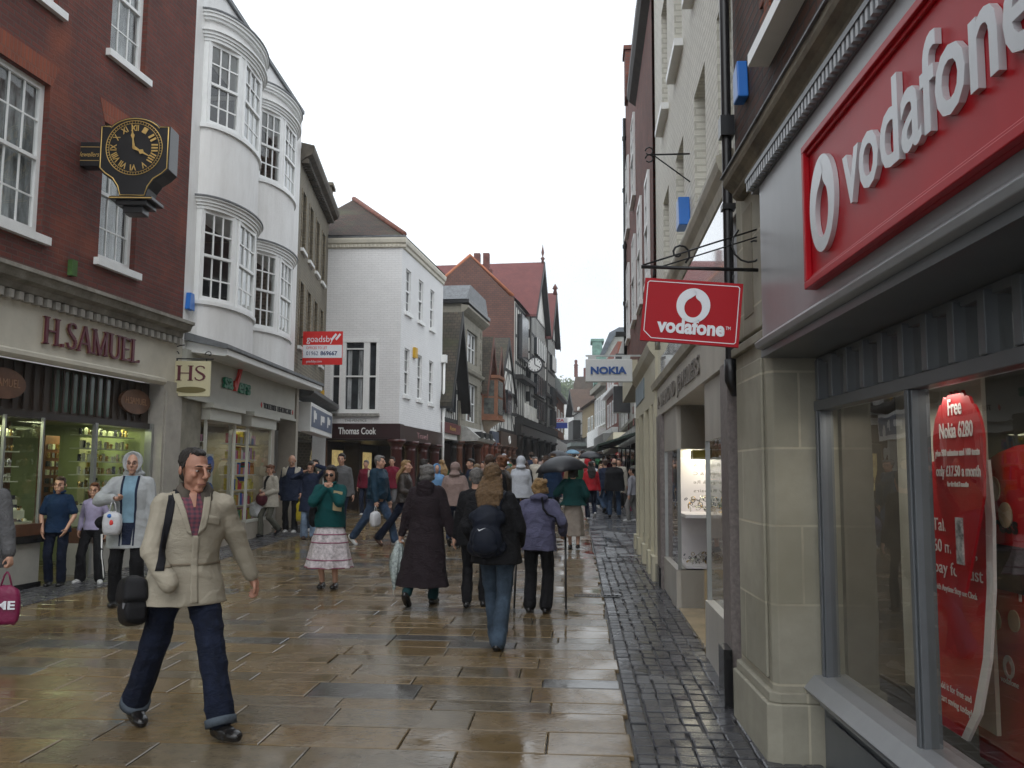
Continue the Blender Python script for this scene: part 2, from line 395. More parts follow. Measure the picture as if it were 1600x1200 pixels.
dg_ = thing('drain_grating', (.28, 11.5, gz(11.5)), 'narrow slot drain let into the wet paving beside the grey setts', 'drain')
m = MB(); z_ = gz(11.5) + .004
m.box(W, -.02, .56, 11.42, 11.45, z_ - .02, z_ + .003); m.box(W, -.02, .56, 11.58, 11.61, z_ - .02, z_ + .003)
for i in range(12): m.box(W, -.01 + i * .05, .005 + i * .05, 11.45, 11.58, z_ - .02, z_)
m.build('grate', iron, dg_)

# ================================================================ left side: red brick jeweller's building
F1 = Fr((-7.45, 7.2), (-6.87, 14.84), -1)
redb = brick('red_brick', (.155, .032, .021), (.105, .024, .018), (.10, .05, .038), patch=(.22, .055, .024), var=.35)
stone_d = mat('grimy_stone', (.30, .285, .25), .75, .28, 3, .35, 30, dirt=(.12, .11, .085))
stucco_c = mat('cream_render', (.60, .565, .475), .6, .1, 2.0, .1, 50)
brownw = mat('brown_boarding', (.045, .028, .018), .5, .3, 4, streak=.2)
jb = thing('brick_building', (-7.1, 12, 0), 'red brick building with a jeweller\'s shop below and the bracket clock on its wall', 'building')
wins1 = [(2.35, 3.93, 4.8, 6.9), (5.17, 6.12, 4.8, 6.9), (2.55, 4.0, 8.02, 10.1), (5.19, 6.14, 8.02, 10.1), (-1.2, .3, 4.8, 6.9), (2.55, 4.0, 11, 12.4), (5.19, 6.14, 11, 12.4)]
m = MB(); m.wall(F1, -9, 7.66, 4.2, 13.5, wins1, .2)
m.poly([F1.P(7.66, 0, 0), F1.P(7.66, -8, 0), F1.P(7.66, -8, 13.5), F1.P(7.66, 0, 13.5)]); m.poly([F1.P(-9, 0, 13.5), F1.P(7.66, 0, 13.5), F1.P(7.66, -8, 13.5), F1.P(-9, -8, 13.5)])
m.box(F1, -9, 7.66, -.3, .12, 13.5, 13.8)
m.build('brick_wall', redb, jb)
m = MB(); m.smooth = False                                       # soft-red gauged brick lintels
rub = brick('rubbed_brick', (.27, .062, .025), (.22, .05, .022), (.2, .07, .04), w=.07, h=.26)
for a, b_, c, d in wins1[:4]: m.prism(F1, [(a - .02, d), (b_ + .02, d), (b_ + .16, d + .32), (a - .16, d + .32)], -.02, .004)
m.build_each('brick_lintel', rub, jb)
net = mat('net_curtain', (.42, .44, .45), .9, .5, 5, .3, 25, streak=.25)
for a, b_, c, d in wins1: sash(F1, jb, a, b_, c, d, o=-.09, cols=5 if b_ - a > 1.2 else 3, rows=2, curtain=net, sl=.11, fw=.08)
m = MB(); m.profile(F1, [(0, 3.94), (.12, 3.96), (.14, 4.04), (.26, 4.07), (.30, 4.16), (.34, 4.17), (.34, 4.22), (0, 4.3)], -9, 7.47)
m.use(stone_d); m.build('cornice', stone_d, jb)
m = MB()
for i in range(92):
    u = -9 + i * .18
    if u < 7.4: m.box(F1, u, u + .09, .02, .125, 3.84, 3.945)
m.build('dentils', mat('dentil_stone', (.42, .40, .36), .7, .2, 5), jb)
m = MB(); m.box(F1, -9, 7.66, -.3, .02, 3.18, 3.95); m.profile(F1, [(0, 3.1), (.05, 3.1), (.08, 3.15), (.08, 3.2), (0, 3.24)], -9, 7.1)
m.build('fascia', stucco_c, jb)
m = MB(); m.box(F1, 7.06, 7.66, -.3, .06, .0, 3.18); m.box(F1, 7.12, 7.6, .06, .085, .5, 3.0); m.box(F1, 7.03, 7.69, -.2, .12, 0, .42)
m.build('pilaster', mat('grey_cream_stone', (.40, .375, .33), .6, .15, 3, .15, 50), jb)
lm = mat('maroon_letter', (.12, .015, .03), .4, .1); lb_ = mat('letter_return', (.40, .30, .18), .5, .1)
def serif_word(word, fr, u0, u1, z0, h, o, depth, face, back, parent, name='lettering'):
    # capitals drawn as strokes with serifs, fat verticals and thin diagonals
    G = {'H': (.78, [('v', .14, 1), ('v', .64, 1), ('h', .14, .64, .5)]), 'S': (.56, [('S',)]), 'A': (.76, [('d', .08, 0, .38, 1, .55), ('d', .38, 1, .68, 0, 1), ('h', .2, .56, .32)]),
         'M': (.95, [('v', .14, .6), ('v', .8, 1), ('d', .14, 1, .47, 0, 1), ('d', .47, 0, .8, 1, .5)]), 'U': (.74, [('v2', .14, 1), ('v2', .6, .6), ('u', .14, .6)]),
         'E': (.6, [('v', .14, 1), ('h', .14, .54, .94), ('h', .14, .46, .5), ('h', .14, .56, .06)]), 'L': (.56, [('v', .14, 1), ('h', .14, .54, .06)]), '.': (.32, [('dot',)]), ' ': (.3, [])}
    tot = sum(G[c][0] for c in word); k = (u1 - u0) / tot; m = MB(); x = 0
    def bar(a, b_, wd):
        d = (Vector(b_) - Vector(a)); n_ = Vector((-d.y, d.x)).normalized() * wd / 2
        q = [Vector(a) - n_, Vector(b_) - n_, Vector(b_) + n_, Vector(a) + n_]
        P_ = [(u0 + (x + v.x) * k, z0 + v.y * h) for v in q]
        m.use(face).prism(fr, P_, o + depth * .45, o + depth); m.use(back).prism(fr, P_, o, o + depth * .45)
    T = .13
    for c in word:
        for st in G[c][1]:
            if st[0] in ('v', 'v2'):
                bar((st[1], 0 if st[0] == 'v' else .2), (st[1], 1), T * st[2]); bar((st[1] - .12, .975), (st[1] + .12, .975), .05)
                if st[0] == 'v': bar((st[1] - .12, .025), (st[1] + .12, .025), .05)
            elif st[0] == 'h': bar((st[1], st[3]), (st[2], st[3]), .06); (st[3] in (.94, .06)) and bar((st[2], st[3] - .1 if st[3] > .5 else st[3] + .1), (st[2], st[3]), .05)
            elif st[0] == 'd': bar((st[1], st[2]), (st[3], st[4]), T * st[5]); (st[2] == 0) and bar((st[1] - .1, .025), (st[1] + .1, .025), .05); (st[4] == 0) and bar((st[3] - .1, .025), (st[3] + .1, .025), .05)
            elif st[0] == 'u':
                pr = None
                for i in range(7):
                    t = math.pi + math.pi * i / 6; p = ((st[1] + st[2]) / 2 + (st[2] - st[1]) / 2 * math.cos(t), .22 + .2 * math.sin(t))
                    if pr: bar(pr, p, .1)
                    pr = p
            elif st[0] == 'S':
                pts = [(.46, .8), (.42, .93), (.27, .98), (.13, .9), (.09, .75), (.17, .61), (.3, .5), (.43, .38), (.47, .22), (.4, .08), (.26, .02), (.11, .08), (.06, .22)]
                for i in range(len(pts) - 1): bar(pts[i], pts[i + 1], .06 + .07 * math.exp(-((i - 6) / 2.5) ** 2))
            elif st[0] == 'dot': bar((.08, .06), (.2, .06), .12)
        x += G[c][0]
    return m.build(name, None, parent)
serif_word('H.SAMUEL', F1, 4.0, 6.28, 3.36, .37, .025, .05, lm, lb_, jb, 'shop_lettering')
tag(jb.children[-1], 'maroon serif letters reading H.SAMUEL')
# boarding, ovals, shopfront
m = MB(); m.box(F1, -9, 7.05, -.35, -.2, 2.43, 3.12)
m.build('boarding', brownw, jb); m = MB()
for i in range(80):
    u = -9 + i * .2
    if u < 7: m.box(F1, u, u + .035, -.2, -.17, 2.48, 3.1)
m.build('board_ribs', brownw, jb)
m = MB()
for i in range(8):
    u = 4.55 + i * .2 + .035
    if i < 7: m.poly([F1.P(u, -.196, 2.5), F1.P(u + .165, -.196, 2.5), F1.P(u + .165, -.196, 3.08), F1.P(u, -.196, 3.08)])
m.build('green_glass_panels', mat('green_panel', (.05, .10, .07), .15, .2, 3), jb)
m = MB(); m.box(F1, -9, 7.05, -.36, -.12, 2.36, 2.45); m.build('transom', mat('dark_bronze', (.03, .022, .018), .35, .2), jb)
oval = mat('copper_oval', (.16, .075, .04), .4, .2, 5, metal=.2)
for uc in (3.55, 6.55):
    sg = thing('oval_sign', F1.P(uc, -.17, 2.78), 'brown oval plaque with the jeweller\'s name, %s' % ('right one, nearer the HS sign' if uc > 5 else 'left one, by the photo\'s edge'), 'sign', 'oval plaques on the dark boarding')
    m = MB(); pts = [(uc + .42 * math.cos(t * math.pi / 12), 2.78 + .2 * math.sin(t * math.pi / 12)) for t in range(24)]
    m.prism(F1, pts, -.17, -.12); m.build('plaque', oval, sg)
    m = MB(); m.text('H.SAMUEL', F1.P(uc + .0, -.118, 2.74), (F1.e.x, F1.e.y, 0), (0, 0, 1), .15, .006, width=.6, center=True); m.build('plaque_lettering', mat('dull_gold', (.35, .2, .12), .5, .1), sg)
# stall riser, posts, glass
m = MB(); m.box(F1, -9, 4.3, -.5, -.02, .12, .72); m.build('stall_riser', mat('riser_stone', (.42, .41, .37), .5, .1, 4), jb)
m = MB(); m.box(F1, -9, 4.33, -.5, .0, .0, .2); m.box(F1, -9, 4.33, -.5, .03, .72, .82); m.build('plinth', mat('black_stone', (.015, .015, .016), .2, .2), jb)
m = MB(); m.box(F1, -9, 4.33, -.5, .02, .82, .97); m.box(F1, 5.5, 7.05, -.5, -.1, .6, .82); m.build('wood_rail', mat('brown_rail', (.12, .055, .03), .35, .2, 6), jb)
m = MB(); m.box(F1, 5.5, 7.05, -.5, -.12, .12, .6); m.build('stall_riser', MATS['riser_stone'], jb)
alu = mat('dull_aluminium', (.35, .36, .35), .3, .1, metal=.5)
m = MB()
for u in (3.55, 4.28): m.box(F1, u - .015, u + .015, -.09, -.05, .97, 2.38)
m.box(F1, 5.5, 5.56, -.16, -.1, .1, 2.38); m.box(F1, 6.98, 7.05, -.2, -.08, .1, 2.45); m.box(F1, 4.27, 4.31, -1.5, -1.44, .1, 2.38)
m.build_each('glazing_post', alu, jb)
m = MB(); m.poly([F1.P(-9, -.07, .97), F1.P(4.28, -.07, .97), F1.P(4.28, -.07, 2.38), F1.P(-9, -.07, 2.38)]); m.poly([F1.P(4.28, -.07, .97), F1.P(4.28, -1.5, .97), F1.P(4.28, -1.5, 2.38), F1.P(4.28, -.07, 2.38)])
m.poly([F1.P(5.53, -.13, .82), F1.P(7.02, -.13, .82), F1.P(7.02, -.13, 2.38), F1.P(5.53, -.13, 2.38)]); m.poly([F1.P(5.53, -.13, .82), F1.P(5.53, -1.5, .82), F1.P(5.53, -1.5, 2.38), F1.P(5.53, -.13, 2.38)])
m.build('shop_window', shopglass, jb)
m = MB(); m.box(F1, 4.3, 5.55, -1.5, -.02, .0, .13); m.build('doorstep', mat('step_stone', (.42, .40, .36), .4, .1), jb)
m = MB(); m.box(F1, -2, 7.05, -3.2, -3.1, .0, 2.6); m.box(F1, -2, 7.05, -3.2, -.36, 2.42, 2.5); m.build('shop_interior', mat('interior_cream', (.30, .31, .18), .7, .1), jb)
m = MB(); m.box(F1, -2, 7.05, -3.1, -1.5, .02, .1); m.box(F1, 7.02, 7.06, -3, -.2, .1, 2.45); m.build('shop_floor', mat('interior_side', (.30, .34, .17), .6, .1), jb)
m = MB(); m.box(F1, 2.0, 4.0, -.9, -.82, .97, 1.9) ; m.box(F1, 4.4, 4.46, -1.56, -1.5, 0, 2.4); m.box(F1, 5.45, 5.5, -1.56, -1.5, 0, 2.4); m.build_each('display_back', mat('wood_dark_red', (.09, .03, .02), .4, .2), jb)
m = MB(); m.box(F1, 4.9, 5.4, -2.6, -2.5, .1, 2.2); m.box(F1, 5.9, 6.2, -2.2, -2.0, .1, 2.3); m.build_each('cupboard', MATS['wood_dark_red'], jb)
lit = mat('lamp_glow', (1, .95, .7), .5, 0, emit=10)
m = MB()
for u, o in ((3.1, -.4), (3.8, -.4), (5.9, -.5), (6.6, -.5), (5.2, -2)): m.lathe(F1.P(u, o, 2.36), [(.0, .03), (.05, .03), (.05, .05), (0, .05)], 10)
m.build_each('downlight', lit, jb)
def area(fr, u, o, z, su, so_, e, colr):
    d = bpy.data.lights.new('shop_or_fill_light', 'AREA'); d.shape = 'RECTANGLE'; d.size = su; d.size_y = so_; d.energy = e; d.color = colr
    ob = bpy.data.objects.new('shop_or_fill_light', d); col.objects.link(ob); ob.location = fr.P(u, o, z); ob.rotation_euler = (0, 0, math.atan2(fr.e.y, fr.e.x))
area(F1, 3.2, -.45, 2.34, 1.8, .3, 20, (.93, 1, .6)); area(F1, 6.3, -.7, 2.34, 1.2, .8, 12, (.9, 1, .52)); area(F1, 5, -2.3, 2.34, 1.2, .8, 9, (.9, 1, .6))
# jewellery displays in the window
def display(name, fr, u0, u1, o0, o1, z0, rows, lab, n, colr, glint):
    t = thing(name, fr.P((u0 + u1) / 2, o0, z0), lab, 'shop display', 'jewellery displays in the window'); m = MB()
    for i in range(rows): m.box(fr, u0, u1, o0 - .12 * i - .12, o0 - .12 * i, z0, z0 + .03 + .14 * i)
    m.build('stepped_stand', colr, t); g = MB()
    for k in range(n):
        i = random.randrange(rows); u = random.uniform(u0 + .03, u1 - .03); o = o0 - .12 * i - random.uniform(.02, .1); z = z0 + .03 + .14 * i; s_ = random.uniform(.012, .03)
        g.use(random.choice(glint))
        if random.random() < .5: g.box(fr, u - s_, u + s_, o - s_ * .6, o + s_ * .6, z, z + s_ * random.uniform(1, 2.6))
        else: g.lathe(fr.P(u, o, z), [(s_, 0), (s_ * 1.1, s_ * .7), (s_ * .3, s_ * 1.3)], 7)
    tag(g.build('trinkets', None, t), kind='stuff'); return t
gl_ = [mat('silver_trinket', (.7, .7, .62), .15, .1, metal=1), mat('gold_trinket', (.7, .5, .2), .2, .1, metal=1), mat('cream_box', (.6, .6, .45), .5, .1), mat('dark_velvet', (.03, .03, .04), .8, .1)]
crb = mat('pale_display', (.5, .52, .38), .5, .1)
display('jewellery_display', F1, 2.5, 3.5, -.1, -.8, .97, 3, 'stepped stand of watches low in the jeweller\'s window, by the photo\'s left edge', 150, crb, gl_)
display('jewellery_display', F1, 3.6, 4.22, -.1, -.8, .97, 3, 'stepped stand of trinkets in the jeweller\'s window beside the boy', 110, crb, gl_)
display('jewellery_display', F1, 5.62, 6.9, -.2, -.9, .84, 3, 'stepped stand in the right-hand jeweller\'s window behind the girl', 150, crb, gl_)
for k, (u, z, wd) in enumerate(((2.95, 1.72, .95), (3.86, 1.66, .75), (6.3, 1.75, 1.3))):
    t = thing('glass_shelf', F1.P(u, -.4, z), ('upper shelf with a row of watches left of the doorway', 'upper shelf of watches just above the boy\'s head', 'upper shelf behind the hooded man')[k], 'shelf', 'shelves in the jeweller\'s window')
    m = MB()
    for q in range(5): m.box(F1, u - wd / 2, u + wd / 2, -.62, -.36, z + q * .2 - .35, z + q * .2 - .335)
    m.box(F1, u - wd / 2, u + wd / 2, -.66, -.63, z - .4, z + .62) if k < 2 else None
    m.build('shelf_panes', crb, t); g = MB()
    for q in range(5):
        for i in range(13):
            uu = u - wd / 2 + wd * (i + .5) / 13; ss = random.uniform(.8, 1.25); g.use(random.choice(gl_ + [gl_[1], gl_[2]]))
            if i % 3 == q % 3: g.lathe(F1.P(uu, -.46, z + q * .2 - .335), [(.018 * ss, 0), (.024 * ss, .05), (.026 * ss, .08 * ss), (.01, .1 * ss)], 8)
            else: g.box(F1, uu - .02 * ss, uu + .02 * ss, -.5, -.47, z + q * .2 - .333, z + q * .2 - .335 + .1 * ss); g.use(gl_[0]).lathe(F1.P(uu, -.455, z + q * .2 - .29), [(.0, 0), (.014, .01), (0, .03)], 6)
    g.build('watches', None, t)
for k, (u0_, u1_, o_, c_, lb) in enumerate(((5.62, 5.95, -1.0, (.24, .10, .05), 'tall wooden watch column at the left of the right-hand jeweller\'s window'), (6.55, 6.9, -.95, (.42, .40, .26), 'pale necklace stand just right of the hooded man\'s head'))):
    t = thing('display_tower', F1.P(u0_, o_, .84), lb, 'shop display'); m = MB(); m.box(F1, u0_, u1_, o_ - .12, o_, .84, 2.2); m.build('tower', mat('tower_wood_%d' % k, c_, .4, .2, 4), t); g = MB()
    for q in range(9):
        for i in range(3): g.use(random.choice(gl_)); g.box(F1, u0_ + .03 + i * .1, u0_ + .09 + i * .1, o_, o_ + .03, .95 + q * .13, 1.03 + q * .13)
    g.build('watches', None, t)
t = thing('poster', F1.P(3.9, -.78, 1.9), 'framed portrait poster inside the jeweller\'s left window', 'poster')
B(F1, 3.5, 3.8, -.6, -.57, 1.95, 2.32).build('frame', crb, t); B(F1, 3.53, 3.77, -.568, -.564, 1.98, 2.29).build('print', mat('sepia_print', (.25, .2, .12), .5, .6, 8), t)

# bracket clock
ck = thing('bracket_clock', (-6.27, 11.95, 5.4), 'large black clock with gold roman numerals on a bracket from the red brick wall', 'clock')
CF = Fr((-6.77, 11.78), (-5.82, 11.86), 1); CF.n = Vector((CF.e.y, -CF.e.x))      # faces back down the street
def clock_outline(cu, cz, s):
    pts = []
    for i in range(13):
        t = math.pi * (150 - i * 10) / 180; pts.append((cu + .42 * s * math.cos(t) , cz + .19 * s + .3 * s * math.sin(t) + .0))
    right = [(.37, .36), (.5, .36), (.5, -.28), (.42, -.36), (.3, -.44), (.22, -.56), (.18, -.7)]
    pts += [(cu + a * s, cz + b_ * s) for a, b_ in right]; pts += [(cu - a * s, cz + b_ * s) for a, b_ in right[::-1]]
    return pts
cz0 = 6.24; m = MB(); m.prism(CF, clock_outline(.475, cz0, 1), -.34, 0); m.build('case', black, ck, bevel=.01)
m = MB(); o_ = clock_outline(.475, cz0, .95); loop = [CF.P(u, .006, z) for u, z in o_]; m.tube(loop, .009, 4, close=True); m.build('gold_line', gold, ck)
m = MB(); m.box(CF, .475 - .3, .475 + .3, -.4, .06, 5.5, 5.55); m.box(CF, .475 - .22, .475 + .22, -.34, .02, 5.43, 5.5); m.box(CF, .475 - .14, .475 + .14, -.28, -.04, 5.33, 5.43); m.build('pendant', black, ck, bevel=.01)
m = MB(); m.box(CF, .475 - .3, .475 + .3, .061, .066, 5.515, 5.53); m.build('gold_line', gold, ck)
m = MB(); cc = (.475, cz0 + .03)
def ring(m, r, t, o): m.tube([CF.P(cc[0] + r * math.cos(a * math.pi / 24), o, cc[1] + r * math.sin(a * math.pi / 24)) for a in range(48)], t, 4, close=True)
ring(m, .4, .006, .012); ring(m, .36, .004, .012)
for i in range(60):
    a = i * math.pi / 30; m.tube([CF.P(cc[0] + r * math.cos(a), .012, cc[1] + r * math.sin(a)) for r in (.365, .395)], .004, 3)
for i, nm in enumerate(('XII', 'I', 'II', 'III', 'IIII', 'V', 'VI', 'VII', 'VIII', 'IX', 'X', 'XI')):
    a = math.pi / 2 - i * math.pi / 6; up = Vector((CF.e.x, CF.e.y, 0)) * math.cos(a) + Vector((0, 0, 1)) * math.sin(a); ax = Vector((CF.e.x, CF.e.y, 0)) * math.sin(a) - Vector((0, 0, 1)) * math.cos(a)
    m.text(nm, CF.P(cc[0] + .25 * math.cos(a), .014, cc[1] + .25 * math.sin(a)), ax, up, .125, .006, width=.045 + .022 * len(nm), center=True, bold=.002)
m.build('dial', gold, ck)
def hand(a, l, wd):
    m = MB(); d = Vector((math.sin(a), math.cos(a))); n_ = Vector((d.y, -d.x))
    q = [(-.08, .3), (0, 1), (.35, .5), (.5, 1.5), (.6, .5), (1, .15)]
    L_ = [(cc[0] + d.x * l * t + n_.x * wd * k, cc[1] + d.y * l * t + n_.y * wd * k) for t, k in q] + [(cc[0] + d.x * l * t - n_.x * wd * k, cc[1] + d.y * l * t - n_.y * wd * k) for t, k in q[::-1]]
    m.prism(CF, L_, .025, .032); m.build('clock_hand', gold, ck)
hand(R(-7), .36, .018); hand(R(119), .26, .026)
m = MB(); m.box(CF, -.42, -.02, -.27, -.07, 6.02, 6.38); m.box(CF, -.46, -.34, -.32, -.02, 5.98, 6.44); m.build('bracket_arm', black, ck, bevel=.01)
m = MB()
for z in (6.1, 6.3): m.box(CF, -.36, -.0, -.07, -.065, z, z + .008)
m.text('Jewellers', CF.P(-.2, -.066, 6.16), (CF.e.x, CF.e.y, 0), (0, 0, 1), .1, .004, width=.3, shear=.4, center=True); m.build('arm_lettering', gold, ck)
t = thing('birdbox_vent', F1.P(4.55, .03, 4.4), 'small green box on the red brick wall above the jeweller\'s cornice', 'vent')
B(F1, 4.5, 4.62, 0, .07, 4.4, 4.62).build('box', mat('moss_green', (.06, .14, .03), .8, .3), t)

# ================================================================ white rendered building with two stacks of bow windows
F2 = Fr((-6.87, 14.84), (-7.18, 22.52), -1)
wrend = mat('white_render', (.80, .80, .79), .55, .07, 2.4, .25, 28, dirt=(.66, .65, .63), streak=.3)
wb = thing('rendered_building', (-7.0, 18, 0), 'white rendered building with two stacks of bow windows above a toiletries shop', 'building')
BOWS = ((1.7, 1.28, .54), (4.62, 1.2, .46))
holes = [(c - h * .92, c + h * .92, z0, z1) for c, h, p in BOWS for z0, z1 in ((4.75, 6.45), (8.05, 9.65))]
m = MB(); m.wall(F2, .0, 7.05, 3.6, 11.0, holes, .25)
m.poly([F2.P(.001, 0, 0), F2.P(.001, -8, 0), F2.P(.001, -8, 11), F2.P(.001, 0, 11)]); m.poly([F2.P(7.05, 0, 0), F2.P(7.05, -8, 0), F2.P(7.05, -8, 11), F2.P(7.05, 0, 11)])
m.poly([F2.P(0, 0, 11), F2.P(7.05, 0, 11), F2.P(7.05, -8, 11.6), F2.P(0, -8, 11.6)])
m.build('wall', wrend, wb)
B(F2, -.02, 7.08, -.3, .06, 11.0, 11.09).build('coping', lead, wb)
def bow_pts(c, h, p, a0, a1, n, k=1.): return [(c - h * math.cos(R(a0 + (a1 - a0) * i / n)) * k, p * math.sin(R(a0 + (a1 - a0) * i / n)) * k + (k - 1) * .0) for i in range(n + 1)]
def bowsolid(m, c, h, p, z0, z1, k=0., a0=0, a1=180, n=20):
    pts = [(c - (h + k) * math.cos(R(a0 + (a1 - a0) * i / n)), (p + k) * math.sin(R(a0 + (a1 - a0) * i / n))) for i in range(n + 1)]
    if a0 > 0 or a1 < 180: pts += [(c - (h - .14) * math.cos(R(a1 + (a0 - a1) * i / n)), (p - .14) * math.sin(R(a1 + (a0 - a1) * i / n))) for i in range(n + 1)]
    m.plan(F2, pts, z0, z1)
for bi, (c, h, p) in enumerate(BOWS):
    for z0, z1 in ((3.75, 4.68), (6.62, 7.98), (9.8, 10.05)): m = MB(); bowsolid(m, c, h, p, z0, z1); m.build('bow_wall', wrend, wb)
    m = MB()
    for z in (4.68, 7.98): bowsolid(m, c, h, p, z, z + .07, .05)
    for z in (6.45, 9.65):
        bowsolid(m, c, h, p, z, z + .06, .02); bowsolid(m, c, h, p, z + .06, z + .11, .05); bowsolid(m, c, h, p, z + .11, z + .17, .08); bowsolid(m, c, h, p, z + .17, z + .2, .12)
    for z0, z1 in ((4.75, 6.45), (8.05, 9.65)):
        for a0, a1 in ((0, 9), (61, 67), (113, 119), (171, 180)): bowsolid(m, c, h, p, z0, z1, 0, a0, a1, 3)
    m.build_each('bow_moulding', trim, wb)
    B(F2, c - h - .05, c + h + .05, -.05, .05, 10.06, 10.12).build('flashing', lead, wb) if False else None
    m = MB(); bowsolid(m, c, h, p, 10.05, 10.1, .06); bowsolid(m, c, h, p, 10.1, 10.16, .1); bowsolid(m, c, h, p, 10.16, 10.2, .13); m.build('bow_cornice', trim, wb)
    m = MB(); bowsolid(m, c, h, p, 10.2, 10.23, .15); bowsolid(m, c, h, p, 6.65, 6.68, .14); m.build('bow_leadwork', lead, wb)
    for z0, z1 in ((4.75, 6.45), (8.05, 9.65)):
        for a0, a1, nc in ((9, 61, 3), (67, 113, 3), (119, 171, 3)):
            q = [(c - h * math.cos(R(a)), p * math.sin(R(a))) for a in (a0, a1)]
            P0 = F2.P(q[0][0], q[0][1], 0); P1 = F2.P(q[1][0], q[1][1], 0); fr = Fr((P0.x, P0.y), (P1.x, P1.y), -1)
            ww = sash(fr, wb, 0.0, fr.len, z0, z1, o=.02, cols=nc, rows=2, sill=False, fw=.07, bar=.028)
            for x in [x for x in ww.children if x.name.startswith('room')]: bpy.data.objects.remove(x)
    m = MB()
    for z0, z1 in ((4.7, 6.5), (8.0, 9.7)): m.box(F2, c - h, c + h, -1.6, -1.5, z0 - .3, z1 + .3); m.box(F2, c - h, c + h, -1.5, -.0, z1 + .0, z1 + .1); m.box(F2, c - h - .05, c - h, -1.5, -.1, z0, z1)
    m.build_each('room_wall', mat('dim_room', (.10, .10, .10), .9, .3, 2), wb)
al = thing('burglar_alarm', F2.P(.13, .02, 4.6), 'small blue alarm box low on the white wall beside the first bow window', 'alarm box', 'blue alarm boxes')
bluep = mat('alarm_blue', (.02, .16, .55), .35, .05)
m = MB(); m.prism(F2, [(.06, 4.52), (.3, 4.52), (.26, 4.82), (.1, 4.82)], .0, .09); m.build('cover', bluep, al, bevel=.008)
m = MB(); m.profile(F2, [(0, 3.98), (.75, 3.82), (.78, 3.84), (.78, 3.9), (0, 4.12)], .1, 7.1); m.build('canopy_roof', lead, wb)
m = MB(); m.profile(F2, [(.0, 3.78), (.7, 3.7), (.74, 3.72), (.74, 3.83), (0, 3.97)], .2, 7.05); m.build('canopy_soffit', trim, wb)
fas = mat('pale_fascia', (.56, .56, .50), .55, .06, 2)
m = MB(); m.box(F2, .0, 6.9, -.3, .1, 2.95, 3.8); m.box(F2, .0, 6.9, .1, .14, 2.93, 2.99); m.build('fascia', fas, wb)
m = MB(); m.box(F2, 6.9, 7.1, -.3, .14, 0, 3.8); m.box(F2, 5.6, 6.9, -1.8, -1.6, .2, 2.93); m.box(F2, 5.3, 5.6, -1.6, .0, .2, 2.93); m.build_each('pier', mat('beige_pier', (.40, .36, .30), .55, .12, 2), wb)
grn = mat('sign_green', (.01, .22, .12), .4, .05); rdl = mat('sign_red', (.75, .04, .03), .4, .05)
m = MB(); ax = (F2.e.x, F2.e.y, 0)
m.use(grn).text('sa', F2.P(1.75, .11, 3.3), ax, (0, 0, 1), .42, .05, width=.5, bold=.012); m.use(rdl).prism(F2, [(2.28, 3.4), (2.36, 3.28), (2.44, 3.28), (2.72, 3.75), (2.62, 3.75), (2.4, 3.4), (2.34, 3.48)], .11, .17)
m.use(grn).text('ers', F2.P(2.58, .11, 3.28), ax, (0, 0, 1), .42, .05, width=.72, bold=.012); m.build('shop_lettering', None, wb)
m = MB(); m.text('TOILETRIES  HEALTHCARE', F2.P(4.35, .105, 3.08), ax, (0, 0, 1), .17, .01, width=2.2, bold=.003); m.use(mat('letter_black', (.03, .03, .03), .5, 0)).build('fascia_lettering', None, wb)
m = MB()
for u in (4.2, 6.68): m.prism(F2, [(u - .04, 3.14), (u, 3.08), (u + .04, 3.14), (u, 3.2)], .105, .115)
m.build_each('red_diamond', rdl, wb)
# box bays of the shop
for k, (a, b_) in enumerate(((1.0, 2.6), (3.35, 5.0))):
    m = MB(); m.box(F2, a - .05, b_ + .05, -.3, .2, 2.62, 2.93); m.box(F2, a - .1, b_ + .1, -.3, .27, 2.84, 2.93); m.build('bay_head', fas, wb)
    m = MB(); m.box(F2, a, b_, -.3, .12, .2, .62); m.build('stall_riser', MATS['beige_pier'], wb)
    m = MB()
    for u in (a, b_ - .05): m.box(F2, u, u + .05, .07, .12, .62, 2.62)
    m.box(F2, a, a + .05, -.3, -.24, .62, 2.62); m.box(F2, a, b_, .06, .13, .6, .66); m.build_each('bay_frame', fas, wb)
    m = MB(); m.poly([F2.P(a + .05, .09, .66), F2.P(b_ - .05, .09, .66), F2.P(b_ - .05, .09, 2.62), F2.P(a + .05, .09, 2.62)]); m.poly([F2.P(a + .02, .09, .66), F2.P(a + .02, -.3, .66), F2.P(a + .02, -.3, 2.62), F2.P(a + .02, .09, 2.62)]); m.build('shop_window', shopglass, wb)
m = MB(); m.box(F2, .6, 6.9, -4, -3.9, .2, 3); m.box(F2, .0, 6.9, -4, -.3, 2.7, 2.9); m.box(F2, .0, .9, -.35, .05, .0, 2.95); m.box(F2, .6, 6.9, -4, -.3, .1, .2)
m.build('shop_interior', mat('shop_beige', (.30, .28, .22), .7, .3, 2), wb)
area(F2, 1.8, -.8, 2.6, 1.4, .8, 10, (1, .97, .8)); area(F2, 4.2, -.8, 2.6, 1.4, .8, 13, (1, .95, .6))
pc = [mat('poster_blue', (.03, .12, .45), .5, .2), mat('poster_yellow', (.6, .5, .06), .5, .3, 12), mat('poster_pink', (.55, .25, .45), .5, .3, 10), mat('poster_white', (.6, .6, .55), .5, .2), mat('poster_red', (.5, .03, .05), .5, .2), mat('poster_orange', (.55, .22, .02), .5, .2), mat('poster_brown', (.06, .03, .02), .5, .3)]
def poster(fr, u0, u1, o, z0, z1, m1, lab, extra=None):
    t = thing('poster', fr.P((u0 + u1) / 2, o, z0), lab, 'poster'); B(fr, u0, u1, o - .01, o, z0, z1).build('sheet', m1, t)
    if extra:
        m = MB(); extra(m); m.build('print', None, t)
    return t
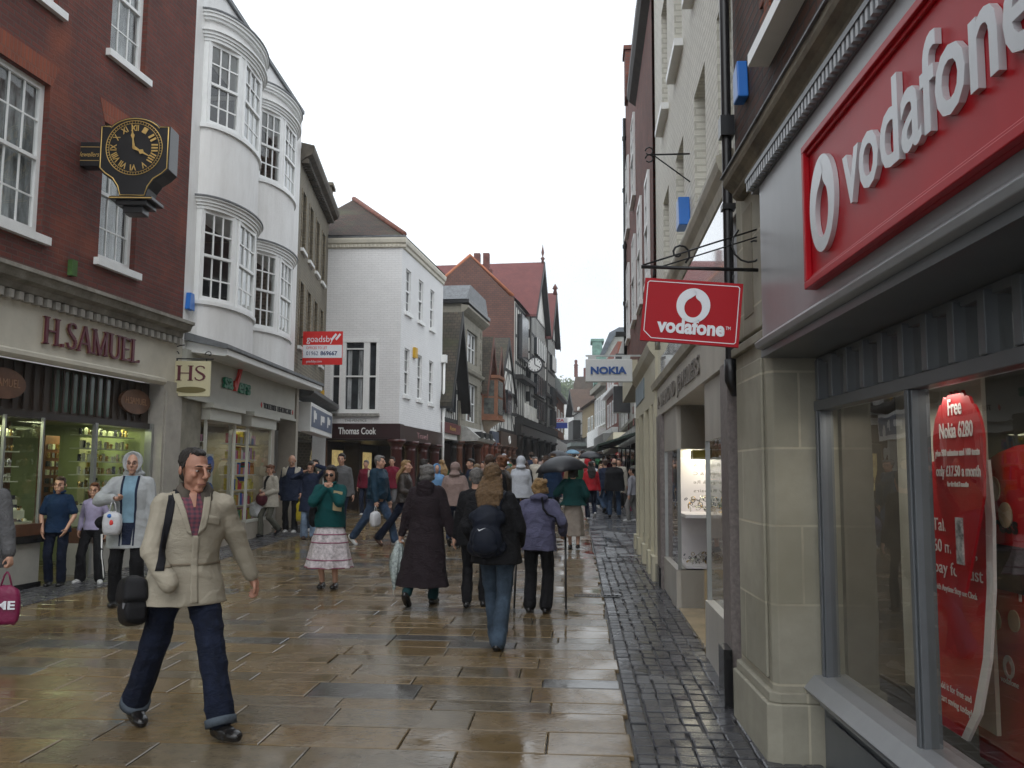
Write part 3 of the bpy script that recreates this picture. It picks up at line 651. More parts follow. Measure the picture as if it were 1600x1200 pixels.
def px1(m):
    m.use(pc[0])
    for i, (u, z) in enumerate(((1.25, 1.0), (1.55, 1.3), (1.2, 1.55), (1.55, 1.8), (1.3, .8))): m.prism(F2, [(u + .2 * math.cos(t * math.pi / 8), z + .16 * math.sin(t * math.pi / 8)) for t in range(16)], .0, .012)
poster(F2, 1.07, 1.75, -.01, .7, 2.0, pc[3], 'white poster with big blue spots in the toiletries shop\'s near window', px1)
def px2(m):
    m.use(pc[3])
    for i in range(5): m.box(F2, 3.0, 3.28, -1.29, -1.28, 1.3 + i * .12, 1.37 + i * .12)
    m.use(pc[0]).box(F2, 2.95, 3.2, -1.285, -1.275, .95, 1.25)
poster(F2, 2.7, 3.35, -1.3, .9, 1.95, pc[2], 'pink poster with white captions in the shop entrance', px2)
def px3(m):
    m.use(pc[5]).text('20', F2.P(3.02, -1.29, 2.3), ax, (0, 0, 1), .32, .01, width=.36, center=True, bold=.01)
    for i in range(3): m.box(F2, 2.75, 3.3, -1.29, -1.28, 2.02 + i * .08, 2.05 + i * .08)
poster(F2, 2.68, 3.36, -1.3, 1.97, 2.68, pc[6], 'black and orange price board high in the shop entrance', px3)
random.seed(3)
t = thing('shelf_unit', F2.P(4.2, -.4, .2), 'shelves of yellow and green packets in the toiletries shop\'s far window', 'shelves')
m = MB()
for q in range(6): m.box(F2, 3.42, 4.95, -.5, -.2, .6 + q * .33, .62 + q * .33)
m.build('shelf_boards', pc[3], t); g = MB()
for q in range(6):
    u = 3.45
    while u < 4.85:
        wd = random.uniform(.06, .14); g.use(random.choice(pc[:6] + [pc[1], grn, pc[1]])).box(F2, u, u + wd, -.4, -.22, .62 + q * .33, .62 + q * .33 + random.uniform(.14, .28)); u += wd + .015
g.build('packets', None, t)
t = thing('shelf_unit', F2.P(2.0, -.4, .2), 'shelves of mixed packets behind the spotted poster', 'shelves'); m = MB(); g = MB()
for q in range(6):
    m.box(F2, 1.1, 2.55, -.75, -.45, .6 + q * .33, .62 + q * .33); u = 1.15
    while u < 2.45:
        wd = random.uniform(.06, .14); g.use(random.choice(pc)).box(F2, u, u + wd, -.65, -.47, .62 + q * .33, .62 + q * .33 + random.uniform(.1, .24)); u += wd + .03
m.build('shelf_boards', pc[3], t); g.build('packets', None, t)

# HS hanging sign
hsn = thing('hanging_sign', (-6.6, 14.7, 2.95), 'cream HS sign hanging from a scrolled iron bracket beside the toiletries shop', 'sign')
HF = Fr((-6.95, 14.62), (-6.25, 14.7), 1); HF.n = Vector((HF.e.y, -HF.e.x)); crm = mat('cream_sign', (.62, .57, .36), .4, .06)
B(HF, 0.02, .68, -.06, 0, 2.95, 3.56).build('board', crm, hsn, bevel=.006)
serif_word('HS', HF, .1, .62, 3.22, .26, .002, .006, lm, lm, hsn, 'lettering')
m = MB(); m.prism(HF, [(.36 + .26 * math.cos(t * math.pi / 12), 3.06 + .055 * math.sin(t * math.pi / 12)) for t in range(24)], .0, .006); m.build('olive_oval', mat('olive', (.16, .13, .04), .5, .1), hsn)
m = MB(); m.tube([HF.P(-.06, -.03, 2.9), HF.P(-.06, -.03, 3.75)], .014); m.tube([HF.P(-.06, -.03, 3.6), HF.P(.72, -.03, 3.6)], .012)
m.tube([HF.P(-.06 + .28 * (1 - math.cos(t * .26)), -.03, 3.62 + .22 * math.sin(t * .26)) for t in range(7)], .01)
for cu_, sg_ in ((.06, 1), (.64, -1)): m.tube([HF.P(cu_ + sg_ * (.07 - .008 * t) * math.cos(t * .7), -.03, 3.68 + (.07 - .008 * t) * math.sin(t * .7)) for t in range(8)], .009)
for u in (.1, .6): m.box(HF, u - .01, u + .01, -.04, -.02, 3.54, 3.61)
m.build('iron_bracket', iron, hsn)

# ================================================================ flint building, letting board, blue shop sign
F3 = Fr((-7.155, 21.9), (-8.09, 27.87), -1)
flint = brick('flint_wall', (.17, .15, .11), (.11, .10, .075), (.23, .20, .15), w=.12, h=.09, ms=.02, var=.3)
quoin = brick('yellow_quoin', (.25, .20, .12), (.19, .155, .1), (.26, .23, .18), w=.2, h=.08)
fb = thing('flint_building', (-7.6, 25, 0), 'narrow flint and yellow brick building between the bow windows and the travel agent', 'building')
wz = [(u, u + .6, z0, z1) for u in (.5, 1.85, 3.2, 4.55) for z0, z1 in ((4.95, 6.7), (7.55, 9.15))]
m = MB(); m.wall(F3, 0.0, 6.04, 3.9, 10.1, wz, .25); m.poly([F3.P(0, 0, 10.1), F3.P(6.04, 0, 10.1), F3.P(6.04, -7, 10.6), F3.P(0, -7, 10.6)]); m.poly([F3.P(0, 0, 3.9), F3.P(0, -7, 3.9), F3.P(0, -7, 10.6), F3.P(0, 0, 10.1)]); m.poly([F3.P(6.04, 0, 0), F3.P(6.04, -7, 0), F3.P(6.04, -7, 10.6), F3.P(6.04, 0, 10.1)])
m.build('wall', flint, fb)
m = MB()
for a, b_, c, d in wz:
    for k in range(int((d - c + .1) / .16)): m.box(F3, a - (.14 if k % 2 else .09), a - .0, -.1, .02, c + k * .16, c + k * .16 + .15); m.box(F3, b_, b_ + (.14 if k % 2 else .09), -.1, .02, c + k * .16, c + k * .16 + .15)
m.build('quoins', quoin, fb)
for a, b_, c, d in wz: sash(F3, fb, a, b_, c, d, o=-.14, cols=2, rows=2, far=True, mt=trim)
m = MB(); m.profile(F3, [(0, 9.75), (.12, 9.85), (.3, 9.95), (.34, 10.05), (.34, 10.18), (0, 10.25)], .0, 6.0)
for i in range(29): m.box(F3, i * .2 + .05, i * .2 + .13, 0, .2, 9.72, 9.84)
m.build('cornice', mat('dark_stone', (.10, .085, .065), .8, .3, 4), fb)
m = MB(); m.box(F3, 5.5, 6.06, -1.5, .1, 10.1, 10.9); m.box(F3, 5.42, 6.13, -1.6, .18, 10.9, 11.0); m.build('chimney', mat('rendered_stack', (.22, .19, .14), .8, .3), fb)
m = MB(); m.profile(F3, [(0, 3.55), (.42, 3.62), (.5, 3.7), (.5, 3.8), (0, 4.0)], .1, 5.9); m.build('shop_cornice', mat('grey_slate_lead', (.09, .09, .09), .5, .3), fb)
m = MB(); m.box(F3, .1, .3, -.3, .1, 0, 3.6); m.box(F3, 5.8, 6.0, -.3, .1, 0, 3.6); m.box(F3, .3, 5.8, -.3, .02, 3.5, 3.6); m.box(F3, .2, 1.2, -.5, -.1, .1, .5); m.build_each('shopfront_frame', white, fb)
m = MB(); m.box(F3, .2, 5.2, -4, -3.9, .2, 3.5); m.box(F3, .2, 5.2, -4, -.1, .1, .25); m.build('shop_interior', mat('interior_dark_red', (.10, .04, .035), .7, .4, 1.5), fb)
m = MB(); m.poly([F3.P(.2, -.1, .5), F3.P(5.2, -.1, .5), F3.P(5.2, -.1, 2.6), F3.P(.2, -.1, 2.6)]); m.build('shop_window', shopglass, fb)
bs = thing('shop_sign', F3.P(2.5, .3, 2.7), 'slate blue projecting shop sign with white letters left of the travel agent', 'sign')
sb = mat('slate_blue', (.10, .13, .20), .4, .08); m = MB(); m.box(F3, .5, 5.2, .05, .38, 2.72, 3.48); m.build('sign_box', white, bs)
B(F3, .65, 5.05, .38, .39, 2.85, 3.38).build('blue_panel', sb, bs)
m = MB(); e3 = (F3.e.x, F3.e.y, 0)
m.text('CAR', F3.P(.75, .392, 3.0), e3, (0, 0, 1), .34, .01, width=.8, bold=.01); m.text('PHONE', F3.P(2.0, .392, 2.98), e3, (0, 0, 1), .28, .01, width=1.1); m.text('HT', F3.P(3.5, .392, 3.0), e3, (0, 0, 1), .34, .01, width=.7, bold=.01); m.build('sign_lettering', white, bs) if False else None
m = MB()
for u, wd, k in ((1.0, .55, 1), (2.4, .8, .8), (3.9, .7, 1)): m.prism(F3, [(u, 2.98), (u + wd * .3, 2.98), (u + wd * .3, 3.08), (u + wd, 3.08), (u + wd, 3.25), (u + wd * .6, 3.25 ), (u + wd * .6, 3.02 + .28 * k), (u, 3.02 + .28 * k)], .39, .396)
m.build('white_marks', white, bs)
m = MB(); m.text('HT', F3.P(.3, -.08, 2.62), e3, (0, 0, 1), .3, .02, width=.75, bold=.006); m.build('window_lettering', white, fb)
def pr(m): m.use(pc[3]).prism(F3, [(2.9, 1.6), (3.4, 1.5), (3.5, 2.3), (3.0, 2.4)], -.59, -.585)
poster(F3, 2.6, 4.0, -.6, .6, 2.5, pc[4], 'red advertising panel inside the shop left of the travel agent', pr)
gb = thing('letting_board', (-6.6, 22.5, 4.45), 'red and white estate agent\'s letting board jutting out beside the second bow window', 'sign')
GF = Fr((-7.14, 22.5), (-6.06, 22.5), 1); GF.n = Vector((0, -1)); gr = mat('board_red', (.62, .015, .012), .35, .04); gw = mat('board_white', (.78, .80, .84), .35, .04)
B(GF, 0, 1.06, -.03, 0, 4.46, 5.34).build('board', gr, gb); B(GF, .01, 1.05, .002, .006, 4.64, 4.98).build('white_band', gw, gb)
m = MB(); X = (1, 0, 0); Z = (0, 0, 1)
m.text('goadsby', GF.P(.1, .002, 5.06), X, Z, .24, .005, width=.72); m.text('goadsby.com', GF.P(.1, .002, 4.52), X, Z, .09, .005, width=.42)
for k in range(2): m.prism(GF, [(.82 - .07 + k * .11, 5.14), (.86 - .07 + k * .11, 5.1), (.98 - .07 + k * .11, 5.25), (.94 - .07 + k * .11, 5.29)], .001, .006)
m.build('white_lettering', gw, gb)
m = MB(); m.text('OFFICES TO LET', GF.P(.1, .008, 4.87), X, Z, .1, .003, width=.56); m.build('red_lettering', gr, gb)
m = MB(); m.text('01962', GF.P(.1, .008, 4.71), X, Z, .15, .003, width=.32); m.text('869667', GF.P(.48, .008, 4.71), X, Z, .15, .003, width=.45, bold=.004); m.build('navy_lettering', mat('navy_ink', (.03, .05, .14), .5, 0), gb)
m = MB(); m.tube([(-7.2, 22.55, 4.6), (-6.9, 22.53, 4.6)], .02); m.tube([(-7.2, 22.55, 5.2), (-6.9, 22.53, 5.2)], .02); m.build_each('fixing_arm', iron, gb)

# ================================================================ travel agent: white painted brick on a maroon arcade
F4 = Fr((-8.6, 27.87), (-5.63, 27.87), 1); F4.n = Vector((0, -1)); F5 = Fr((-5.63, 27.87), (-5.16, 33.67), -1)
wbr = brick('white_brick', (.79, .79, .79), (.75, .75, .75), (.68, .68, .68), bump=.3, var=.06, ms=.01)
ta = thing('corner_building', (-6.9, 30, 0), 'white painted brick corner building with a tiled hipped roof, travel agent below', 'building')
U4 = .45                                                         # F4 coordinate shift: px measurements start at x=-8.15
m = MB(); m.wall(F4, 0, 2.97, 3.2, 9.0, [(U4 + .25, U4 + 1.83, 3.55, 5.95)], .1)
w5 = [(u, u + .62, z0, z1) for u in (.5, 2.15, 3.8) for z0, z1 in ((4.2, 5.75), (6.95, 8.4))]
m.wall(F5, 0, 5.82, 3.2, 9.0, w5, .22); m.build('wall', wbr, ta)
m = MB(); bar_ = trim
a, b_ = U4 + .25, U4 + 1.83
for u0, u1 in ((a, a + .09), (a + .3, a + .5), (b_ - .5, b_ - .3), (b_ - .09, b_)): m.box(F4, u0, u1, -.08, .02, 3.55, 5.95)
m.box(F4, a, b_, -.08, .03, 5.85, 5.97); m.box(F4, a, b_, -.08, .0, 3.55, 3.68); m.box(F4, a, b_, -.07, -.01, 4.72, 4.77); m.box(F4, a + .5, b_ - .5, -.07, -.01, 5.62, 5.66)
wn = m.build('window', trim, ta); MB().box(F4, a, b_, -.12, -.09, 3.55, 5.95).build('pane', pane, wn); B(F4, a - .06, b_ + .06, -.05, .1, 3.45, 3.545).build('sill', mat('worn_sill', (.32, .31, .28), .7, .3, 8), wn)
m = MB(); m.box(F4, a + .55, a + .68, -.088, -.085, 3.7, 5.6); m.box(F4, b_ - .68, b_ - .55, -.088, -.085, 3.7, 5.6); m.build('curtain', net, wn)
for q in w5: sash(F5, ta, *q, o=-.05, cols=2, rows=2, far=True, sl=.12)
m = MB()
for fr, l in ((F4, 2.97), (F5, 5.82)):
    e = 0 if fr is F4 else -.0
    m.profile(fr, [(0, 8.95), (.05, 8.98), (.06, 9.08), (.11, 9.12), (.13, 9.22), (.13, 9.28), (0, 9.3)], -.0, l + (.13 if fr is F4 else 0))
for i in range(22): m.box(F4, .1 + i * .13, .16 + i * .13, 0, .1, 8.98, 9.07)
m.build('cornice', stucco_c, ta); B(F4, 0, 3.08, -.3, .12, 9.3, 9.36).build('lead_gutter', lead, ta)
tile = brick('clay_tile', (.085, .045, .033), (.05, .04, .03), (.03, .025, .02), w=.18, h=.12, ms=.012, bump=.8, var=.4, patch=(.07, .07, .04))
ap = Vector((-8.1, 31, 11.6)); m = MB(); z9 = 9.36
c1, c2, c3, c4_ = F4.P(-.8, .2, z9), F4.P(3.05, .1, z9), F5.P(5.8, .1, z9), Vector((-12, 33.6, z9)); ap2 = Vector((-11, 31, 11.5))
m.poly([c1, c2, ap]); m.poly([c2, c3, ap]); m.poly([c3, c4_, ap]); m.poly([c4_, c1, ap]); m.build('roof', tile, ta)
m = MB(); m.tube([c2 + Vector((0, 0, .02)), ap + Vector((0, 0, .03))], .09, 6); m.build('hip_tiles', mat('red_ridge', (.20, .07, .045), .7, .3, 8), ta)
mar = mat('maroon_paint', (.032, .009, .009), .3, .12); mar2 = mat('oxblood_column', (.065, .016, .014), .3, .15, coat=.2)
m = MB(); m.box(F4, -.2, 3.02, -.3, .06, 2.74, 3.22); m.box(F4, 3.02 - .35, 3.02, -5.8, -.3, 2.74, 3.22) ; m.box(F5, -.05, 5.82, -.3, .06, 2.7, 3.18); m.build('fascia', mar, ta)
m = MB(); m.text('Thomas Cook', F4.P(U4 + .58, .065, 2.88), X, Z, .3, .02, width=1.22, bold=.004); m.build('fascia_lettering', white, ta)
m = MB(); m.text('THE PENTICE', F4.P(U4 + .75, .003, 3.28), X, Z, .12, .006, width=.72); m.build('stone_lettering', mat('worn_black', (.25, .25, .24), .6, 0), ta)
m = MB(); m.text('Travel', F5.P(2.0, .065, 2.83), (F5.e.x, F5.e.y, 0), Z, .3, .01, width=1.5); m.build('fascia_lettering', mat('pale_pink_letter', (.35, .2, .2), .5, 0), ta)
def column(fr, u, o, z0, z1, r, mt, parent):
    m = MB(); c = fr.P(u, o, z0); h = z1 - z0
    m.lathe(c, [(0, 0), (r * 1.5, 0), (r * 1.5, .12), (r * 1.25, .16), (r * 1.3, .22), (r, .28), (r * .97, h * .5), (r * .86, h - .36), (r * .95, h - .33), (r * .95, h - .29), (r * .88, h - .27), (r * 1.15, h - .14), (r * 1.45, h - .1), (r * 1.5, h - .1), (r * 1.5, h), (0, h)], 16)
    return m.build('column', mt, parent)
for u in (.1, 1.75, 3.4, 5.2): column(F5, u, -.1, .3, 2.72, .2, mar2, ta)
m = MB(); m.box(F4, -.2, 1.2, -2.2, -2.1, .3, 2.75); m.box(F5, 0, 6, -2.6, -2.5, .3, 2.75); m.box(F4, -.2, 3.0, -6, -.0, 2.68, 2.75)
m.build('shopfront', mat('dark_wood_front', (.03, .018, .012), .4, .3, 4), ta)
m = MB(); m.box(F4, .25, .65, -.1, .0, .35, 2.74); m.build('door_post', mat('varnished_wood', (.16, .07, .025), .4, .3, 3, streak=.2), ta)
m = MB()
for u in (.8, 2.4, 4.0): m.box(F5, u, u + 1, -2.5, -2.48, 1.2, 2.4)
m.build_each('lit_window', mat('warm_lit_window', (.8, .6, .25), .5, .7, 3, emit=.35), ta)
t = thing('burglar_alarm', F5.P(1.55, .02, 5.7), 'yellow alarm box between the first-floor windows of the travel agent', 'alarm box'); B(F5, 1.5, 1.8, 0, .1, 5.55, 5.9).build('cover', mat('alarm_yellow', (.6, .35, .02), .4, .05), t)
t = thing('burglar_alarm', F3.P(5.2, .1, 4.0), 'tiny yellow alarm box where the flint building meets the white brick', 'alarm box'); B(F3, 5.0, 5.2, .02, .12, 3.95, 4.2).build('cover', MATS['alarm_yellow'], t)
m = MB(); m.tube([F5.P(5.75, .1, .4), F5.P(5.75, .1, 6)], .05, 8); m.box(F5, 5.63, 5.87, 0, .2, 5.9, 6.2); m.build('drainpipe', white, ta)
# ================================================================ left side beyond: gables, stone front, the tall timbered block
PL = [(-5.16, 33.67), (-4.9, 36.52), (-4.49, 41.05), (-4.09, 45.52), (-3.57, 51.33), (-1.88, 70.06)]
G = [Fr(PL[i], PL[i + 1], -1) for i in range(5)]
plaster = mat('white_plaster', (.68, .67, .63), .7, .1, 2, .15, 30)
timber = mat('black_timber', (.014, .013, .012), .6, .3, 5)
moss = brick('mossy_tile', (.085, .065, .045), (.05, .045, .032), (.02, .018, .014), w=.2, h=.14, ms=.012, bump=.8, var=.4, patch=(.06, .065, .03))
redtile = brick('red_tile', (.19, .06, .055), (.155, .05, .048), (.09, .03, .03), w=.2, h=.14, ms=.01, bump=.5, var=.15)
def gable(fr, par, u0, u1, ze, zr, o, dep, roofm, barge=timber, over=.35, wallm=plaster, th=.12, face=True):
    uc = (u0 + u1) / 2
    if face: m = MB(); m.prism(fr, [(u0, ze), (u1, ze), (uc, zr - .1)], o - .2, o); m.build('gable_wall', wallm, par)
    e = .35; k = (zr - ze) / (uc - u0); m = MB()
    for sg in (-1, 1):
        ua = uc + sg * ((u1 - u0) / 2 + e); za = ze - e * k
        q = [(uc, zr), (ua, za), (ua, za + th * 1.3), (uc, zr + th * 1.3)]; m.prism(fr, q, o - dep, o + over)
    m.build('roof', roofm, par); m = MB()
    for sg in (-1, 1):
        ua = uc + sg * ((u1 - u0) / 2 + e); za = ze - e * k; m.prism(fr, [(uc, zr - .01), (ua, za - .01), (ua, za - .08), (uc, zr - .08)], o + .01, o + over)
        m.prism(fr, [(uc, zr + th * 1.4), (ua, za + th * 1.4), (ua, za - .22), (uc, zr - .28)], o + over, o + over + .06)
    m.build('bargeboard', barge, par)
def studs(fr, par, u0, u1, z0, z1, o, step=.45, rails=(), clip=None, w=.13, brace=()):
    m = MB(); n = max(1, round((u1 - u0) / step))
    for i in range(n + 1):
        u = u0 + (u1 - u0) * i / n; zt = clip(u) if clip else z1
        if zt > z0 + .1: m.box(fr, u - w / 2, u + w / 2, o, o + .014, z0, zt)
    for z in rails: m.box(fr, u0 - .05, u1 + .05, o + .004, o + .02, z - .09, z + .09)
    for a, b_, c, d in brace: m.prism(fr, [(a, b_), (a + .16, b_), (c + .16, d), (c, d)], o + .002, o + .017)
    return m.build('timber_frame', timber, par)
def body(fr, par, u0, u1, z0, z1, dep, m_, o=0., name='wall'):
    return MB().box(fr, u0, u1, o - dep, o, z0, z1).build(name, m_, par)
darkshop = mat('dark_shopfront', (.018, .014, .012), .35, .4, 3)
# narrow black and white gable
h0 = thing('timber_house', (G[0].P(1.4, 0, 0)), 'narrow house, black and white striped front, dark overhanging gable, next to the white corner building', 'building')
body(G[0], h0, 0.05, 2.8, 3.0, 5.0, 6, plaster); body(G[0], h0, .05, 2.8, .3, 3.0, 5, darkshop, o=-1.4, name='shopfront')
gable(G[0], h0, .1, 2.75, 5.0, 8.0, 0, 7, moss, over=.45); studs(G[0], h0, .1, 2.75, 3.7, 5.0, .0, .33, (3.75, 5.0), clip=lambda u: 5 + 3 * (1 - abs(u - 1.42) / 1.32) - .3)
B(G[0], .9, 1.95, .0, .12, 4.1, 5.9).build('window', pane, h0); B(G[0], .05, 2.8, -.1, .14, 3.22, 3.62).build('fascia', mat('burgundy_fascia', (.12, .018, .02), .35, .1), h0)
m = MB(); m.text('Reeve', G[0].P(.9, .145, 3.34), (G[0].e.x, G[0].e.y, 0), Z, .26, .01, width=1.0); m.build('fascia_lettering', gold, h0)
for u in (.2, 2.6): column(G[0], u, -.1, .4, 3.0, .13, darkshop, h0)
# stone front
h1 = thing('stone_building', G[1].P(2.2, 0, 0), 'grey stone building with a heavy cornice and tall grouped windows between two gabled houses', 'building')
ston = brick('stone_ashlar', (.26, .24, .19), (.22, .205, .165), (.15, .14, .12), w=.6, h=.3, ms=.008, bump=.3, var=.25)
m = MB(); hw_ = [(1.2, 3.4, 6.5, 7.9), (1.1, 3.5, 3.9, 5.6)]
m.wall(G[1], 0, 4.55, 3.0, 8.9, hw_, .25, o=.1); m.poly([G[1].P(0, .1, 3), G[1].P(0, -6, 3), G[1].P(0, -6, 8.9), G[1].P(0, .1, 8.9)]); m.poly([G[1].P(0, .1, 8.9), G[1].P(4.55, .1, 8.9), G[1].P(4.55, -6, 8.9), G[1].P(0, -6, 8.9)]); m.poly([G[1].P(4.55, .1, 3), G[1].P(4.55, -6, 3), G[1].P(4.55, -6, 8.9), G[1].P(4.55, .1, 8.9)])
m.profile(G[1], [(.1, 5.95), (.22, 6.0), (.26, 6.12), (.1, 6.2)], 0, 4.55); m.profile(G[1], [(.1, 8.35), (.25, 8.45), (.42, 8.6), (.42, 8.7), (.1, 8.75)], -.1, 4.65)
for u in (.25, 4.1):
    for z in range(9): m.box(G[1], u, u + .25, .1, .14, 3.9 + z * .5, 4.2 + z * .5)
m.build('wall', ston, h1)
for a, b_, c, d in hw_:
    for k in range(3): u = a + (b_ - a) * k / 3; sash(G[1], h1, u + .04, u + (b_ - a) / 3 - .04, c, d, o=-.02, cols=1, rows=1, far=True, sill=k == 1)
m = MB(); m.prism(G[1], [(-.2, 8.95), (4.7, 8.95), (4.0, 9.7), (.6, 9.7)], -5, .35); m.build('roof', lead, h1)
B(G[1], -.15, 4.7, -5, .45, 8.8, 8.95).build('gutter', black, h1)
m = MB(); m.profile(G[1], [(.1, 3.0), (.75, 3.0), (.85, 3.15), (.3, 3.6), (.1, 3.65)], .3, 4.2); m.build('shop_sign', mat('pale_grey_sign', (.42, .42, .40), .4, .2, 6), h1)
body(G[1], h1, 0, 4.5, .3, 3.0, 5, darkshop, o=-1.3, name='shopfront')
m = MB()
for k in range(3): m.prism(G[1], [(.7 + k * 1.1, 3.12), (1.3 + k * 1.1, 3.16), (1.3 + k * 1.1, 3.3), (1.0 + k * 1.1, 3.42), (.7 + k * 1.1, 3.4)], .5, .86 - .0)
m.build('sign_marks', black, h1)
for u in (.3, 2.2, 4.2): column(G[1], u, 0, .5, 3.0, .17, mat('brown_pier', (.11, .045, .025), .4, .2), h1)
# oriel house
h2 = thing('oriel_house', G[2].P(2.2, 0, 0), 'small gabled house with an orange-brown oriel window', 'building')
body(G[2], h2, .05, 2.4, 3.2, 6.0, 5, plaster); gable(G[2], h2, .1, 2.35, 6.0, 8.1, 0, 6, moss, barge=mat('brown_bargeboard', (.10, .035, .02), .6, .3), over=.4)
orb = mat('orange_brown_wood', (.20, .075, .03), .45, .2, 3); m = MB()
m.plan(G[2], [(.3, 0), (.6, .75), (2.0, .75), (2.3, 0)], 4.25, 6.15); m.plan(G[2], [(.2, 0), (.52, .85), (2.08, .85), (2.4, 0)], 6.15, 6.3); m.plan(G[2], [(.2, 0), (.52, .85), (2.08, .85), (2.4, 0)], 4.15, 4.28); m.build('oriel', orb, h2)
m = MB(); m.lathe(G[2].P(1.3, .0, 3.5), [(0, 0), (.18, 0), (.3, .3), (.75, .62), (.75, .66), (0, .66)], 12); m.build('oriel_bracket', mat('cream_bracket', (.45, .38, .30), .6, .1), h2)
m = MB()
for j in range(2): m.box(G[2], .72, 1.88, .74, .78, 4.45 + j * .85, 5.2 + j * .85)
q0, q1 = G[2].P(.36, .12, 0), G[2].P(.56, .62, 0); fr_ = Fr((q0.x, q0.y), (q1.x, q1.y), -1)
for j in range(2): m.box(fr_, .02, .5, .0, .03, 4.45 + j * .85, 5.2 + j * .85)
m.build('oriel_pane', mat('grey_leaded_pane', (.10, .11, .10), .15, .4, 6), h2)
body(G[2], h2, 0, 4.4, .4, 3.2, 4, darkshop, o=-1.3, name='shopfront')
for u in (.2, 1.5, 2.9, 4.1): column(G[2], u, 0, .5, 3.2, .18, mat('terracotta_pier', (.17, .05, .025), .4, .2), h2)
h2b = thing('gabled_house', G[2].P(3.4, 0, 0), 'thin gabled house with grey-blue shop sign, just right of the orange-brown oriel window', 'building')
body(G[2], h2b, 2.5, 4.45, 3.2, 5.8, 5, plaster); gable(G[2], h2b, 2.5, 4.4, 5.8, 7.9, 0, 6, moss, barge=MATS['brown_bargeboard'], over=.4)
studs(G[2], h2b, 2.5, 4.4, 3.9, 5.8, 0, .5, (4.6,)); B(G[2], 2.5, 4.4, .0, .15, 3.05, 3.75).build('shop_sign', mat('blue_grey_sign', (.08, .10, .14), .35, .1), h2b)
# white timbered gable
h3 = thing('timber_house', G[3].P(2.9, 0, 0), 'tall white gable with curved black timbers beside the great black and white block', 'building')
body(G[3], h3, .3, 5.6, 3.4, 6.1, 7, plaster); gable(G[3], h3, .35, 5.5, 6.1, 9.0, .1, 8, moss, over=.04)
zc = lambda u: 6.1 + 2.8 * (1 - abs(u - 2.92) / 2.57) - .25
studs(G[3], h3, .4, 5.45, 3.9, 6.1, .1, 1.26, (3.95, 5.0, 6.1, 7.3), clip=zc, brace=((.45, 3.9, 1.5, 5.0), (5.2, 3.9, 4.1, 5.0), (1.6, 6.1, 2.7, 7.3), (4.1, 6.1, 3.0, 7.3), (1.0, 5.0, .5, 6.1), (4.7, 5, 5.2, 6.1)))
B(G[3], 2.3, 3.5, .1, .2, 4.9, 6.2).build('window', pane, h3); B(G[3], .3, 5.6, 0, .2, 3.1, 3.85).build('shop_sign', mat('brown_sign', (.06, .035, .022), .35, .1), h3)
m = MB(); m.lathe((0, 0, 0), [(0, 0)], 3); m = MB(); c0 = G[3].P(2.9, .22, 3.47); m.tube([c0 + Vector((G[3].e.x, G[3].e.y, 0)) * .2 * math.cos(a * math.pi / 8) + Vector((0, 0, .2 * math.sin(a * math.pi / 8))) for a in range(16)], .04, 5, close=True); m.build('ring_emblem', white, h3)
body(G[3], h3, .3, 5.7, .5, 3.4, 5, darkshop, o=-1.0, name='shopfront')
for u in (.5, 2.2, 3.9, 5.4): column(G[3], u, 0, .6, 3.15, .18, MATS['brown_pier'], h3)
# the tall black and white block with the brick end gable
h4 = thing('timber_block', G[4].P(9, 0, 0), 'tall black and white timbered block with red tiled roofs and brick end gable', 'building')
dbr = brick('end_gable_brick', (.16, .068, .048), (.115, .052, .04), (.08, .05, .042), w=.24, h=.12, ms=.018, bump=.3, var=.2)
m = MB(); yy = 51.3
m.prism(W, [(-16, 0), (-3.62, 0), (-3.62, 12), (-3.9, 12.1), (-6.25, 14.5), (-12.5, 9.1), (-16, 9.1)], yy, yy + .4); m.build('end_gable', dbr, h4)
m = MB(); m.tube([(-12.5, 51.4, 9.15), (-6.25, 51.4, 14.58), (-3.7, 51.4, 12.1)], .13, 5); m.build('verge_tiles', mat('orange_verge', (.42, .14, .06), .7, .2), h4)
m = MB(); m.poly([(-3.3, 51.4, 11.75), (-6.25, 51.4, 14.5), (-4.6, 69, 14.5), (-1.6, 69, 11.75)]); m.poly([(-12.5, 51.4, 9.1), (-6.25, 51.4, 14.5), (-4.6, 69, 14.5), (-11, 69, 9.1)]); m.build('main_roof', redtile, h4)
body(G[4], h4, .1, 18.7, 4.2, 11.8, 8, plaster)
for u0, u1, zr in ((4.6, 11.6, 15.9), (13.3, 18.0, 15.3)):
    body(G[4], h4, u0, u1, 4.9, 12, .8, timber, o=.28, name='jettied_bay'); body(G[4], h4, u0 + .1, u1 - .1, 4.95, 11.95, .04, plaster, o=.32, name='plaster_panels'); gable(G[4], h4, u0, u1, 12.0, zr, .35, 9, redtile, over=.35)
    m = MB()
    for z_ in (5.2, 6.7, 8.3, 9.3, 10.7): m.box(G[4], u0 - .04, u0, -.45, -.1, z_ + .15, z_ + 1.0); m.box(G[4], u0 - .04, u0, -.02, .22, z_ + .15, z_ + 1.0)
    m.build_each('white_panel', plaster, h4)
    studs(G[4], h4, u0 + .1, u1 - .1, 5.0, 12, .33, .62, (5.0, 6.6, 8.2, 9.2, 10.6, 12.0), w=.2, clip=lambda u: 12 + (zr - 12) * (1 - abs(u - (u0 + u1) / 2) / ((u1 - u0) / 2)) - .3)
    for z0, z1 in ((9.4, 10.5), (6.8, 8.1), (5.2, 6.4)):
        B(G[4], u0 + 1.2, u1 - 1.2, .33, .55, z0, z1).build('window_bay', pane, h4); m = MB()
        for k in range(6): u = u0 + 1.2 + (u1 - u0 - 2.4) * k / 5; m.box(G[4], u - .05, u + .05, .55, .59, z0, z1)
        m.build('mullions', trim if z1 > 9 else timber, h4)
